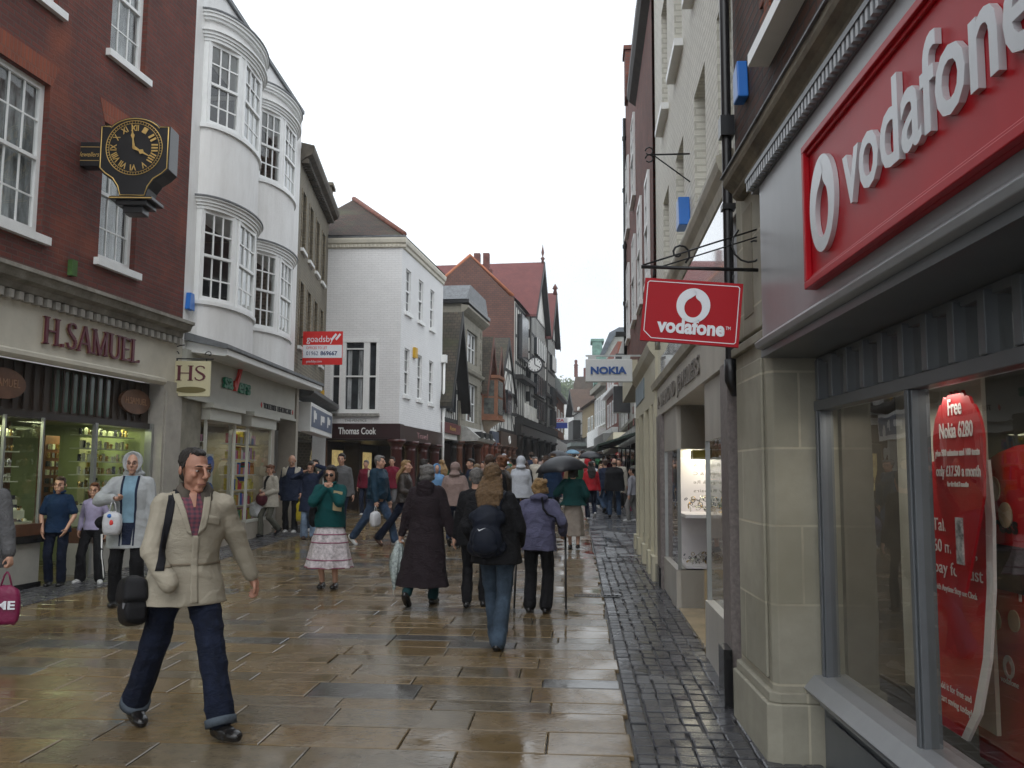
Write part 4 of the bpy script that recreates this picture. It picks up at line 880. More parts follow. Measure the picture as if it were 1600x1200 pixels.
studs(G[4], h4, .2, 4.5, 5.0, 11.7, 0, .7, (5.1, 7.4, 8.2, 9.8, 11.6), w=.24, brace=((.3, 5.2, 1.2, 7.2), (2.2, 8.3, 1.4, 9.7)))
B(G[4], 1.0, 3.6, 0, .3, 8.5, 11.2).build('window_bay', mat('black_lattice', (.02, .02, .022), .2, .3), h4); B(G[4], .1, 18.7, 0, .5, 7.2, 7.45).build('jetty_beam', timber, h4); B(G[4], .1, 18.7, 0, .5, 4.5, 4.95).build('jetty_beam', timber, h4)
B(G[4], .1, 18.7, -.2, .4, 3.9, 4.5).build('shop_sign', darkshop, h4)
m = MB()
for k in range(4): m.box(G[4], .6 + k * 1.6, 1.8 + k * 1.6, .5, .54, 4.95, 5.8)
m.build_each('white_panel', plaster, h4); B(G[4], .1, 18.7, -1.3, -1.0, .5, 4.2).build('shopfront', darkshop, h4)
for k in range(6): column(G[4], .5 + k * 3.5, .2, .8, 4.0, .24, darkshop, h4)
m = MB(); q = G[4].P(8.1, .6, 15.9); m.lathe(q, [(0, 0), (.12, 0), (.08, .3), (.16, .4), (.03, .55), (.1, .8), (.02, 1.3), (0, 1.5)], 8); q = G[4].P(15.65, .6, 15.3); m.lathe(q, [(.0, 0), (.2, 0), (.1, .4), (.22, .5), (0, .9)], 8); m.build('finial', mat('finial_red', (.12, .04, .03), .6, .1), h4)
m = MB(); m.box(W, -6.6, -6.2, 56, 56.5, 14.2, 15.9); m.box(W, -6.0, -5.6, 56, 56.5, 14.2, 15.9); m.box(W, -6.8, -5.4, 55.9, 56.6, 14, 14.8); m.build('chimney', mat('chimney_brick', (.14, .05, .04), .8, .3), h4)
t = thing('street_clock', G[4].P(6.0, 1.6, 9.3), 'round white-faced clock projecting from the black and white timbered block', 'clock'); q = Vector((-2.55, 55, 8.45))
m = MB(); n0 = 0
def disc(m, q, r, y0, y1, seg=24):
    p = [(q.x + r * math.cos(a * 2 * math.pi / seg), q.z + r * math.sin(a * 2 * math.pi / seg)) for a in range(seg)]; m.prism(W, p, y0, y1)
m = MB(); disc(m, q, .52, q.y, q.y + .3); m.tube([(q.x - 1.4, q.y + .15, q.z), (q.x - .6, q.y + .15, q.z)], .07); m.build('case', black, t)
m = MB(); disc(m, q, .42, q.y - .02, q.y); m.build('face', white, t); m = MB()
m.prism(W, [(q.x - .03, q.z), (q.x + .03, q.z), (q.x + .02, q.z + .45), (q.x - .05, q.z + .45)], q.y - .04, q.y - .021); m.prism(W, [(q.x, q.z + .03), (q.x + .32, q.z - .15), (q.x + .3, q.z - .2), (q.x, q.z - .03)], q.y - .04, q.y - .021)
for k in range(12): a = k * math.pi / 6; m.prism(W, [(q.x + .36 * math.cos(a) - .025, q.z + .36 * math.sin(a) - .05), (q.x + .36 * math.cos(a) + .025, q.z + .36 * math.sin(a) - .05), (q.x + .36 * math.cos(a) + .025, q.z + .36 * math.sin(a) + .05), (q.x + .36 * math.cos(a) - .025, q.z + .36 * math.sin(a) + .05)], q.y - .03, q.y - .021)
m.build('clock_hands', black, t)

# ================================================================ right side: phone shop
V = Fr((1.258, 2.0), (1.13, 6.27), 1); ev = Vector((V.e.x, V.e.y, 0)); nv = Vector((V.n.x, V.n.y, 0)); rd = -ev   # rd: reading direction
ash = brick('ashlar_pier', (.34, .32, .255), (.30, .285, .225), (.47, .43, .33), w=3, h=.46, ms=.008, bump=.25, var=.3, patch=(.22, .205, .15))
ps = thing('shop_building', V.P(1, 0, 0), 'stone and brick building at right with red phone shop sign and grey shopfront', 'building')
def pier(m, k, z0, z1): m.plan(V, [(3.4 - k, -.5), (3.4 - k, -.03), (3.44 - k, k), (4.28 + k, k), (4.4 + k, -.08), (4.4 + k, -.5)], z0, z1)
m = MB(); pier(m, 0, .4, 2.5); pier(m, .05, 0, .36); pier(m, .03, .36, .42); pier(m, -.05, 2.56, 3.6); pier(m, .03, 2.5, 2.56); m.box(V, 3.5, 4.2, 0, .02, .48, 2.4)
m.box(V, 3.42, 4.2, -.08, -.0, 2.6, 3.75)
m.build('stone_pier', ash, ps, bevel=.008)
m = MB(); m.box(V, 3.72, 3.98, -.01, .004, 2.72, 3.45) ; m.build('sunk_panel', mat('shadow_stone', (.25, .225, .165), .8, .2), ps)
gry = mat('satin_grey', (.27, .28, .29), .3, .1, 3, spec=.5, streak=.25); gryd = mat('grey_frame', (.115, .125, .135), .35, .1, 3)
m = MB(); m.box(V, -3, 3.34, -.35, .04, 2.44, 3.43); m.profile(V, [(.04, 2.42), (.08, 2.43), (.09, 2.46), (.04, 2.5)], -3, 3.34); m.build('fascia', gry, ps, bevel=.004)
m = MB(); m.profile(V, [(.04, 3.46), (.14, 3.44), (.14, 3.5), (.3, 3.5), (.3, 3.43), (.33, 3.43), (.33, 3.56), (.04, 3.56)], -3, 3.5) if False else None
m.box(V, -3, 3.5, -.3, .05, 3.43, 3.5); m.box(V, -3, 3.5, -.3, .09, 3.5, 3.53); m.build('frieze', gryd, ps)
m = MB()
for i in range(118):
    u = -2.98 + i * .055; m.box(V, u, u + .028, .04, .085, 3.44, 3.5)
m.build('dentils', gry, ps)
scn = mat('stained_cornice', (.22, .195, .14), .75, .35, 2.5, .3, 20, dirt=(.08, .07, .055), streak=3)
m = MB(); m.profile(V, [(0, 3.53), (.05, 3.53), (.075, 3.555), (.075, 3.575), (.1, 3.6), (.13, 3.62), (.14, 3.645), (.14, 3.68), (0, 3.74)], -3, 3.95); m.build('cornice', scn, ps)
B(V, -3, 3.97, 0, .155, 3.682, 3.694).build('flashing', lead, ps)
bk = brick('dark_brick', (.11, .05, .035), (.075, .042, .035), (.06, .05, .045), bump=.6, var=.4)
m = MB(); m.wall(V, -3, 4.42, 3.6, 12, [(2.55, 3.3, 4.3, 6.3), (.4, 1.3, 4.3, 6.3), (2.55, 3.3, 7.6, 9.6)], .2, o=-.05); m.poly([V.P(4.42, -.05, 0), V.P(4.42, -8, 0), V.P(4.42, -8, 12), V.P(4.42, -.05, 12)]); m.poly([V.P(-3, -.05, 12), V.P(4.42, -.05, 12), V.P(4.42, -8, 12), V.P(-3, -8, 12)]); m.build('brick_wall', bk, ps)
m = MB(); qb = brick('orange_red_quoin', (.28, .085, .045), (.21, .06, .035), (.12, .08, .06), w=.23, h=.08, bump=.5)
for k in range(40): m.box(V, 3.302, 3.302 + (.24 if k % 2 else .13), -.2, -.035, 4.3 + k * .075, 4.3 + k * .075 + .07)
m.build('quoins', qb, ps)
for a, b_, c, d in ((2.55, 3.3, 4.3, 6.3), (.4, 1.3, 4.3, 6.3), (2.55, 3.3, 7.6, 9.6)): sash(V, ps, a, b_, c, d, o=-.13, cols=2, rows=2, curtain=net, sl=.08)
t = thing('burglar_alarm', V.P(4.0, -.02, 4.3), 'blue alarm box on the dark brick above the phone shop\'s stone cornice', 'alarm box', 'blue alarm boxes'); m = MB(); m.prism(V, [(3.92, 4.26), (4.08, 4.26), (4.08, 4.48), (3.95, 4.53)], -.045, .03); m.build('cover', bluep, t, bevel=.01)
# red sign panel
red = mat('phone_red', (.42, .004, .012), .38, .08, 3, spec=.3, streak=.25); alm = mat('brushed_letter', (.60, .62, .64), .3, .05, metal=.35)
sg = thing('fascia_sign', V.P(1, .05, 2.57), 'long red fascia sign with silver raised letters above the phone shop window', 'sign')
B(V, -3, 2.25, .042, .07, 2.56, 3.26).build('red_panel', red, sg)
m = MB()
for z, dz in ((2.56, .035), (3.225, .035)): m.box(V, -3, 2.25, .07, .1, z, z + dz); m.box(V, -3, 2.215, .07, .085, z + (.035 if z < 3 else -.02), z + dz + (.02 if z < 3 else -.035))
m.box(V, 2.215, 2.25, .07, .1, 2.595, 3.225); m.build('panel_moulding', red, sg, bevel=.004)
def logo(m, og, ax, up, r, depth, ys=1.):
    # ring with a quotation-mark tail cut into it
    nn = ax.cross(up); out_ = [Vector((r * math.cos(a * math.pi / 24), r * 1.05 * math.sin(a * math.pi / 24))) for a in range(48)]
    ci = Vector((0, -.14 * r)); inn = []
    for a in range(49):
        t = math.pi / 2 + .35 - a * (2 * math.pi) / 48; q = ci + Vector((.52 * r * math.cos(t), .6 * r * math.sin(t)))
        if 0 < a < 9: q = q.lerp(Vector((.33 * r - .05 * r * a, .86 * r - .055 * r * a)), (9 - a) / 11)
        inn.append(q)
    inn = inn[:48]; n0 = len(m.v); k0 = 12
    def P3(q, d): return og + ax * q.x + up * q.y * ys + nn * d
    # match outer angle ordering to inner (start at top, clockwise)
    outm = [Vector((r * math.cos(math.pi / 2 + .35 - a * 2 * math.pi / 48), r * 1.05 * math.sin(math.pi / 2 + .35 - a * 2 * math.pi / 48))) for a in range(48)]
    for d in (0, depth):
        for q in outm: m.v.append(P3(q, d))
        for q in inn: m.v.append(P3(q, d))
    for i in range(48):
        j = (i + 1) % 48
        m.face((n0 + 96 + i, n0 + 96 + j, n0 + 144 + j, n0 + 144 + i)); m.face((n0 + i, n0 + 48 + i, n0 + 48 + j, n0 + j))
        m.face((n0 + i, n0 + j, n0 + 96 + j, n0 + 96 + i)); m.face((n0 + 48 + i, n0 + 144 + i, n0 + 144 + j, n0 + 48 + j))
Zv = Vector((0, 0, 1))
m = MB(); logo(m, V.P(1.97, .072, 2.9), rd, Zv * 1.0, .178, .022, 1.18); m.build('logo', alm, sg)
m = MB(); m.text('vodafone', V.P(1.68, .072, 2.79), rd, Zv, .45, .022, width=1.48, bold=.006); m.build('raised_letters', alm, sg, bevel=.003)
# shopfront
WO = -.31
m = MB(); m.box(V, -3, 3.38, -.34, .04, 2.38, 2.436); m.build('soffit', gryd, ps)
m = MB(); m.box(V, -3, 3.4, WO - .06, WO + .04, 2.06, 2.12); m.box(V, -3, 3.4, WO - .06, WO + .02, 2.34, 2.38)
for u in [3.3 - i * .25 for i in range(26)]: m.box(V, u - .028, u + .028, WO - .06, WO + .05, 2.12, 2.36)
for u in (3.36, 2.03, .6, -.9): m.box(V, u - .035, u + .035, WO - .05, WO + .03, .5, 2.06); m.box(V, u - .018, u + .018, WO + .03, WO + .042, .5, 2.06)
m.build('window_frame', gryd, ps, bevel=.004)
m = MB(); m.profile(V, [(WO - .1, .42), (WO + .12, .42), (WO + .14, .45), (WO + .08, .52), (WO - .1, .53)], -3, 3.4); m.box(V, -3, 3.4, WO - .1, WO + .06, .36, .42); m.build('sill', gry, ps)
m = MB(); m.box(V, -3, 3.4, WO - .1, WO + .04, 0, .36)
for a in (2.1, .7, -.7): 
    for k in (0, 1, 2): m.box(V, a + .08 + k * .03, a + 1.15 - k * .03, WO + .04 + .0 - k * .012 + .02, WO + .062 - k * .012 + .004 * k, .08 + k * .03, .33 - k * .03)
m.build('stall_riser', gryd, ps, bevel=.003)
m = MB(); m.poly([V.P(-3, WO, .5), V.P(3.3, WO, .5), V.P(3.3, WO, 2.38), V.P(-3, WO, 2.38)]); m.build('shop_window', glass('phone_shop_glass', (.8, .8, .77), f=1.2), ps)
inn_ = mat('dim_shop_interior', (.12, .105, .085), .8, .3, 1.2)
m = MB(); m.box(V, -3, 3.4, -4.2, -4.1, 0, 2.6); m.box(V, 3.34, 3.42, -4.1, WO - .1, 0, 2.6); m.box(V, -3, 3.4, -4.1, WO - .07, 2.4, 2.45); m.box(V, -3, 3.4, -4.1, WO - .1, .02, .06); m.build('shop_interior', inn_, ps)
m = MB(); m.box(V, 2.3, 3.34, -.75, -.73, .5, 2.3); m.build('window_partition', mat('window_partition', (.52, .50, .42), .7, .12, 2), ps)
area(V, 2.6, -.45, 2.04, 1.3, .12, 4.2, (1, .96, .88)); area(V, 1.2, -.42, 2.04, 1.6, .06, 1.3, (1, .96, .88)); area(V, .8, -2.0, 2.35, 1.5, 1.2, 9, (1, .9, .62))  # two narrow strips behind the glass are added to brighten partition and posters
dr = mat('poster_deep_red', (.50, .008, .014), .35, .12, 4); wt = mat('poster_lettering', (.75, .72, .70), .5, 0)
po = -.47
t = thing('hanging_poster', V.P(1.9, po, 1.3), 'red teardrop poster advertising a free phone, hung behind the phone shop window', 'poster')
pts = []
for i in range(33):
    a = math.pi * i / 32; pts.append((2.0 + .24 * math.cos(a), 1.82 + .23 * math.sin(a) + (.012 * math.sin(i * 2.4) if 8 < i < 24 else 0)))
pts += [(1.78, 1.6), (1.88, 1.38), (1.98, 1.18), (2.02, 1.18), (2.12, 1.38), (2.22, 1.6)]
MB().prism(V, pts, po - .012, po).build('sheet', dr, t); m = MB()
def line(s, u, z, sz, wd, c=True, o=None): m.text(s, V.P(u, (po + .002) if o is None else o, z), rd, Zv, sz, .002, width=wd, center=c, bold=.0015)
line('Free', 2.0, 1.95, .1, .13); line('Nokia 6280', 2.0, 1.85, .095, .32); line('plus 500 minutes and 100 texts', 2.0, 1.77, .04, .42); line('only £17.50 a month', 2.0, 1.68, .065, .42); line('for the first 3 months', 2.0, 1.635, .028, .2)
m.build('print', wt, t)
m = MB(); m.box(V, 1.97, 2.03, po, po + .008, 1.3, 1.5); m.build('phone_picture', mat('phone_picture', (.5, .5, .5), .3, .9, 30), t)
t = thing('window_poster', V.P(2.1, -.56, .5), 'red display panel with curved white edge and talk-time offer in the phone shop window', 'poster'); po2 = -.56
cv = [(1.97, 1.75), (1.95, 1.5), (1.97, 1.2), (2.03, .9), (2.14, .65), (2.27, .5)]
MB().prism(V, [(2.72, 1.75)] + cv + [(2.72, .5)], po2 - .01, po2).build('panel', dr, t)
MB().prism(V, cv + [(u - .06, z) for u, z in cv[::-1]], po2 - .01, po2 + .004).build('white_edge', wt, t)
m = MB()
for s_, z in (('Talk for', 1.42), ('60 minutes,', 1.32), ('pay for just 3', 1.22)): m.text(s_, V.P(2.48, po2 + .002, z), rd, Zv, .085, .002, width=.055 * len(s_) * .72)
m.text('with Anytime Stop the Clock', V.P(2.48, po2 + .002, 1.14), rd, Zv, .04, .002, width=.42); m.text('Add it for free and', V.P(2.48, po2 + .006, .68), rd, Zv, .045, .002, width=.33); m.text('start saving today!', V.P(2.48, po2 + .006, .62), rd, Zv, .045, .002, width=.33); m.build('print', wt, t)
VS = Fr((V.p.x + V.e.x * .72, V.p.y + V.e.y * .72), (V.p.x + V.e.x * 2, V.p.y + V.e.y * 2), 1)
t = thing('display_stand', VS.P(1.5, -.8, .3), 'big red display with round price badges, rightmost in the phone shop window', 'display stand')
pts = [(1.95, .3), (1.95, 1.55)] + [(1.3 + .65 * math.cos(a * math.pi / 12), 1.55 + .28 * math.sin(a * math.pi / 12)) for a in range(13)] + [(.65, .3)]
MB().prism(VS, pts, -.86, -.82).build('panel', dr, t); m = MB(); m.text('Express', VS.P(1.9, -.818, 1.42), rd, Zv, .11, .002, width=.42, bold=.004); m.box(VS, 1.35, 1.75, -.819, -.81, 1.15, 1.36); m.build('dark_print', mat('dark_print', (.04, .03, .03), .4, .1), t)
m = MB(); m.text('Free', VS.P(1.5, -.818, 1.12), rd, Zv, .13, .002, width=.26, bold=.004); logo(m, VS.P(1.62, -.818, .8), rd, Zv, .05, .003)
m.text('vodafone', VS.P(1.7, -.818, .72), rd, Zv, .04, .002, width=.16); m.build('print', wt, t)
m = MB()
for (u, z, r, n_) in ((1.68, 1.62, .06, '1'), (1.58, 1.5, .06, '2'), (1.72, 1.0, .05, ''), (1.55, 1.02, .05, '')): m.prism(VS, [(u + r * math.cos(a * math.pi / 8), z + r * math.sin(a * math.pi / 8)) for a in range(16)], -.818, -.812)
m.build('price_badge', mat('badge_cream', (.5, .45, .3), .4, .2), t)
# hanging sign
hs_ = thing('hanging_sign', (.75, 5.6, 2.48), 'red and white phone shop sign hanging from a scrolled iron bracket on the stone pier', 'sign')
q0, q1 = Vector((.445, 5.6)), Vector((1.055, 5.55)); HV = Fr(q0, q1, 1); HV.n = Vector((HV.e.y, -HV.e.x)); hx = Vector((HV.e.x, HV.e.y, -.095)).normalized(); hu = Vector((.095, 0, 1)).normalized()
def hp(u, z, o=0): return Vector((q0.x, q0.y, 2.93)) + hx * u + hu * z + Vector((HV.n.x, HV.n.y, 0)) * o
def hpoly(m, pts, o0, o1):
    n = len(m.v); k = len(pts)
    for o in (o0, o1): m.v += [hp(u, z, o) for u, z in pts]
    m.face(range(n, n + k)); m.face(range(n + 2 * k - 1, n + k - 1, -1))
    for i in range(k): m.face((n + i, n + (i + 1) % k, n + k + (i + 1) % k, n + k + i))
m = MB(); hpoly(m, [(0, 0), (.612, 0), (.612, -.405), (0, -.405)], -.035, 0); m.build('board', mat('sign_bright_red', (.42, .004, .012), .45, .04, spec=.25), hs_)
m = MB(); rim = [(.02, -.03), (.03, -.02), (.582, -.02), (.592, -.03), (.592, -.375), (.582, -.385), (.07, -.385), (.02, -.34)]
for i in range(8):
    a, b_ = Vector(rim[i]), Vector(rim[(i + 1) % 8]); d = (b_ - a).normalized(); n_ = Vector((-d.y, d.x)) * .0025
    hpoly(m, [tuple(a - n_), tuple(b_ - n_), tuple(b_ + n_), tuple(a + n_)], 0, .002)
logo(m, hp(.315, -.16, .002), hx, hu, .105, .003); m.text('vodafone', hp(.1, -.34, .002), hx, hu, .125, .003, width=.42, bold=.005); m.text('TM', hp(.525, -.3, .002), hx, hu, .03, .002, width=.03); m.build('print', gw, hs_)
m = MB(); m.tube([(.42, 5.6, 3.0), (1.18, 5.58, 2.965)], .012, 6); m.tube([(.43, 5.6, 3.01), (1.2, 5.6, 3.25)], .006, 5); m.tube([(.55, 5.6, 3.0), (1.2, 5.6, 3.2)], .005, 5) ; m.tube([(1.2, 5.6, 2.9), (1.2, 5.6, 3.3)], .012, 6)
m.tube([(.66 + (.075 - .006 * t_) * math.cos(t_ * .62 - 1), 5.6, 3.085 + (.075 - .006 * t_) * math.sin(t_ * .62 - 1)) for t_ in range(12)], .007, 5)
m.tube([(1.12 + (.14 - .008 * t_) * math.cos(t_ * .45 + 2.2), 5.6, 3.12 + (.14 - .008 * t_) * math.sin(t_ * .45 + 2.2)) for t_ in range(14)], .007, 5)
for u in (.05, .55): m.tube([hp(u, .0, -.015), hp(u, .055, -.015)], .006, 5)
m.build('iron_bracket', iron, hs_)

# ================================================================ right side: jewellers in the white painted brick building
R2 = Fr((1.16, 6.42), (1.28, 18.0), 1); r2 = Vector((R2.e.x, R2.e.y, 0))
wpb = brick('cream_painted_brick', (.76, .74, .65), (.72, .70, .61), (.60, .58, .50), bump=.6, var=.09, ms=.014, r=.6)
jw = thing('painted_building', R2.P(3, 0, 0), 'cream painted brick building with a diamond jeweller\'s shop below, next to the phone shop', 'building')
wr_ = [(u, u + .82, z0, z1) for u, in ((-.02,), (1.55,), (3.35,), (5.1,)) for z0, z1 in ((4.2, 5.5), (6.6, 8.3))]
wr_ = [(max(u, .1), b_, c, d) for u, b_, c, d in wr_]
m = MB(); m.wall(R2, 0, 7.2, 3.6, 10.3, wr_, .22, o=-.02); m.poly([R2.P(7.2, -.02, 0), R2.P(7.2, -8, 0), R2.P(7.2, -8, 10.3), R2.P(7.2, -.02, 10.3)]); m.poly([R2.P(0, -.02, 10.3), R2.P(7.2, -.02, 10.3), R2.P(7.2, -8, 10.3), R2.P(0, -8, 10.3)]); m.build('wall', wpb, jw)
for q in wr_: w_ = sash(R2, jw, *q, o=-.2, cols=2, rows=2, far=True, sill=q[2] > 6)
m = MB(); m.profile(R2, [(-.02, 3.8), (.03, 3.82), (.05, 3.9), (.09, 3.96), (.11, 4.02), (.11, 4.06), (-.02, 4.12)], .1, 7.1); m.build('shop_cornice', mat('cream_moulding', (.48, .45, .36), .5, .2, 3), jw)
m = MB(); m.box(R2, .3, 7.0, -.3, .02, 3.02, 3.8); m.build('fascia_panel', mat('glossy_white_panel', (.62, .64, .66), .06, .05, 2, coat=1), jw)
m = MB(); m.profile(R2, [(0, 2.9), (.08, 2.92), (.1, 3.0), (0, 3.05)], .3, 7.0); m.build('lower_moulding', MATS['cream_moulding'], jw)
cf = mat('cream_fascia_stone', (.50, .47, .41), .5, .1, 2, streak=.3)
m = MB(); m.box(R2, .1, 6.6, -.3, .04, 2.5, 2.9); m.build('fascia', cf, jw)
m = MB(); m.text('&  DIAMOND  JEWELLERS', R2.P(6.3, .045, 2.6), -r2, Zv, .26, .012, width=4.6); m.build('fascia_lettering', mat('fascia_grey_letter', (.18, .16, .14), .5, 0), jw)
mrb = mat('pale_marble', (.46, .43, .38), .35, .12, 2.5, streak=.3)
for a, b_ in ((.42, 1.75), (4.25, 5.9)):
    m = MB(); m.box(R2, a, b_, -.35, .0, 1.98, 2.5); m.build('lintel_panel', mrb, jw)
    m = MB(); m.box(R2, a, b_, -.3, .02, .0, .56); m.build('stall_riser', mrb, jw)
    m = MB(); m.poly([R2.P(a, -.02, .56), R2.P(b_, -.02, .56), R2.P(b_, -.02, 1.98), R2.P(a, -.02, 1.98)]); e_ = b_ if a < 1 else a; m.poly([R2.P(e_, -.02, .56), R2.P(e_, -1.2, .56), R2.P(e_, -1.2, 1.98), R2.P(e_, -.02, 1.98)]); m.build('shop_window', shopglass, jw)
    m = MB()
    for u in (a, b_): m.box(R2, u - .012, u + .012, -.04, .0, .56, 1.98)
    m.build_each('glazing_post', alu, jw)
m = MB(); m.box(R2, 4.25, 4.32, -1.2, -.03, 0, .56); m.box(R2, 4.25, 4.3, -1.2, -.05, 1.98, 2.5); m.box(R2, 1.7, 4.3, -1.35, -1.2, .0, .3); m.box(R2, .4, 6, -2.5, -2.4, 0, 2.6); m.box(R2, .4, 6, -2.4, -.35, 2.45, 2.49); m.build('lobby_wall', mat('honey_stone', (.42, .33, .20), .4, .15, 2), jw)
m = MB(); m.box(R2, 1.75, 4.25, -1.2, -.0, .0, .12); m.build('lobby_floor', mat('honey_floor', (.45, .35, .21), .12, .2, 3), jw)
wd_ = mat('granite_pilaster', (.22, .19, .18), .4, .25, 25); m = MB(); m.box(R2, .08, .42, -.4, .06, .1, 2.5); m.box(R2, 5.9, 6.5, -.4, .06, .1, 2.5); m.build_each('pilaster', wd_, jw)
m = MB(); m.box(R2, .05, .3, .06, .12, 0, .45); m.box(R2, 5.95, 6.55, .06, .09, 0, .4); m.build_each('black_plinth', MATS['black_stone'], jw)
# far pane of lobby seen from the street: lit white case
t = thing('display_case', R2.P(4.6, -.8, .6), 'lit white display case with text and heaped bracelets in the jeweller\'s lobby', 'display case')
m = MB(); m.box(R2, 5.2, 5.24, -1.15, -.1, .56, 1.98); m.box(R2, 4.3, 5.2, -1.15, -.1, 1.16, 1.2); m.box(R2, 4.3, 5.2, -1.15, -.1, .57, .6); m.build('case', mat('case_white', (.75, .70, .72), .4, .04), t)
m = MB()
for i, s_ in enumerate(('Jewellery Repairs &', 'Watch Repairs & C', 'Part Exchange & Re', 'Jewellery Repairs', 'Valuations')): m.text(s_, R2.P(5.19, -1.0, 1.78 - i * .11), nv * 1.0, Zv, .06, .002, width=.7); 
m.build('print', MATS['fascia_grey_letter'], t)
g = MB()
for k in range(240):
    u = random.uniform(4.5, 5.15); o = random.uniform(-1.0, -.15); z = 1.2 + random.random() * .2 if k % 2 else .6 + random.random() * .1; g.use(random.choice(gl_[:2] + [gl_[3], gl_[0]]))
    c_ = R2.P(u, o, z); ra = random.uniform(.015, .032); ta_ = Vector((random.gauss(0, 1), random.gauss(0, 1), random.gauss(0, 1))).normalized(); tb = ta_.orthogonal().normalized(); tc_ = ta_.cross(tb)
    g.tube([c_ + (tb * math.cos(a * 1.05) + tc_ * math.sin(a * 1.05)) * ra for a in range(6)], .005, 3, close=True)
tag(g.build('bracelets', None, t), kind='stuff')
m = MB(); m.box(R2, 4.9, 5.19, -.6, -.2, 1.93, 1.96); m.build('case_lamp', lit, t); m = MB(); m.box(R2, 4.35, 4.6, -.6, -.2, 1.86, 1.97); m.build('lamp_housing', mat('brass_housing', (.35, .28, .05), .3, .2), t)
area(R2, 4.8, -.6, 1.9, .6, .4, 5, (1, .95, .92))
t = thing('window_display', R2.P(1.1, -.8, .6), 'stepped jewellery trays on pale cloth in the jeweller\'s near window', 'shop display')
m = MB()
for i in range(3): m.box(R2, .5, 1.7, -.4 - .3 * i, -.15 - .3 * i, .58 + i * .22, .62 + i * .22)
m.box(R2, .5, 1.7, -1.3, -1.25, .5, 1.9); m.build('trays', crb, t); g = MB()
for k in range(110):
    i = random.randrange(3); g.use(random.choice(gl_)).ellip(R2.P(random.uniform(.55, 1.65), -.2 - .3 * i - random.random() * .15, .63 + i * .22), (.015, .015, .015), 5, 3)
tag(g.build('trinkets', None, t), kind='stuff'); area(R2, 1.1, -.5, 1.93, .9, .4, 3.5, (1, .95, .85))
dp_ = thing('drainpipe', R2.P(-.08, .08, .3), 'black cast-iron downpipe running down between the phone shop and the cream building', 'drainpipe')
m = MB(); m.tube([R2.P(-.03, .03, 2.42), R2.P(-.03, .05, 2.5), R2.P(-.03, .05, 12)], .036, 10); m.tube([R2.P(-.03, .05, 2.5), R2.P(-.03, .05, 2.35), R2.P(.0, .02, 2.28), R2.P(.06, -.12, 2.28)], .045, 10); m.build('pipe', black, dp_)
m = MB(); m.box(R2, -.09, .03, .0, .1, 4.15, 4.3)
for z in (2.7, 3.6, 6, 8): m.box(R2, -.08, .02, .0, .095, z, z + .04)
m.build_each('collar', black, dp_)
t = thing('burglar_alarm', R2.P(2.9, .0, 4.4), 'blue alarm box on the cream painted wall under the empty iron bracket', 'alarm box', 'blue alarm boxes'); m = MB(); m.prism(R2, [(2.78, 4.3), (3.08, 4.3), (3.04, 4.62), (2.84, 4.62)], -.02, .1); m.build('cover', bluep, t, bevel=.01)
t = thing('iron_bracket', R2.P(2.6, 0, 5), 'empty scrolled iron sign bracket high on the cream painted wall', 'bracket'); m = MB(); b0 = R2.P(2.6, 0, 5.0); dn = Vector((R2.n.x, R2.n.y, 0))
for cz in (.04, -.04): m.tube([b0 + dn * (.42 + .04 * math.cos(k * .8)) + Vector((0, 0, cz + .04 * math.sin(k * .8))) for k in range(8)], .008, 4)
m.tube([b0, b0 + dn * .42], .01, 5); m.tube([b0 + Vector((0, 0, -.3)), b0 + dn * .38], .008, 5); m.build('scrollwork', iron, t)
# ---- next buildings on the right
cs = thing('cream_shopfront', R2.P(9, 0, 0), 'cream panelled shopfront with red brick upper floors, beyond the jeweller\'s', 'building')
rb2 = brick('warm_red_brick', (.19, .06, .04), (.14, .05, .037), (.12, .07, .06), bump=.4, var=.3)
creamp = mat('cream_paint', (.58, .54, .40), .4, .08, 2)
wq = [(7.9, 8.7, 4.9, 6.7), (9.9, 10.9, 4.9, 6.9)]
m = MB(); m.wall(R2, 7.21, 11.6, 3.9, 9.6, wq, .15, o=.02); m.poly([R2.P(11.6, .02, 0), R2.P(11.6, -8, 0), R2.P(11.6, -8, 9.6), R2.P(11.6, .02, 9.6)]); m.poly([R2.P(7.21, .02, 9.6), R2.P(11.6, .02, 9.6), R2.P(11.6, -8, 9.6), R2.P(7.21, -8, 9.6)]); m.build('wall', rb2, cs)
for q in wq: sash(R2, cs, *q, o=.06, cols=2, rows=2, far=True, fw=.09)
m = MB(); m.profile(R2, [(.02, 9.4), (.15, 9.5), (.2, 9.6), (.2, 9.75), (.02, 9.8)], 7.3, 11.7); m.build('eaves', mat('brown_eaves', (.05, .04, .035), .6, .3), cs)
m = MB(); m.box(R2, 6.62, 11.5, -.3, .06, 2.75, 3.5); m.profile(R2, [(.06, 3.4), (.14, 3.5), (.18, 3.6), (.06, 3.7)], 6.62, 11.5); pass
for u in (6.6, 7.5, 8.8, 10.2, 11.2): m.box(R2, u, u + .26, -.2, .08, .3, 2.75); m.box(R2, u - .04, u + .3, -.2, .13, .0, .5)
m.box(R2, 6.6, 11.5, -.2, .03, 0, .6); m.build('shopfront', creamp, cs)
m = MB(); m.box(R2, 6.7, 11.3, -.25, -.12, .6, 2.7); m.build('shop_window', mat('greenish_dark_glass', (.10, .11, .08), .08, .4, 2), cs)
m = MB(); m.box(R2, 9, 11.4, .06, .075, 3.0, 3.35); m.build('fascia_panel', mat('faded_blue', (.25, .33, .38), .4, .2), cs)
rc = thing('red_brick_building', R2.P(13.5, 0, 0), 'farther red brick building on the right with a projecting chimney and long drainpipe', 'building')
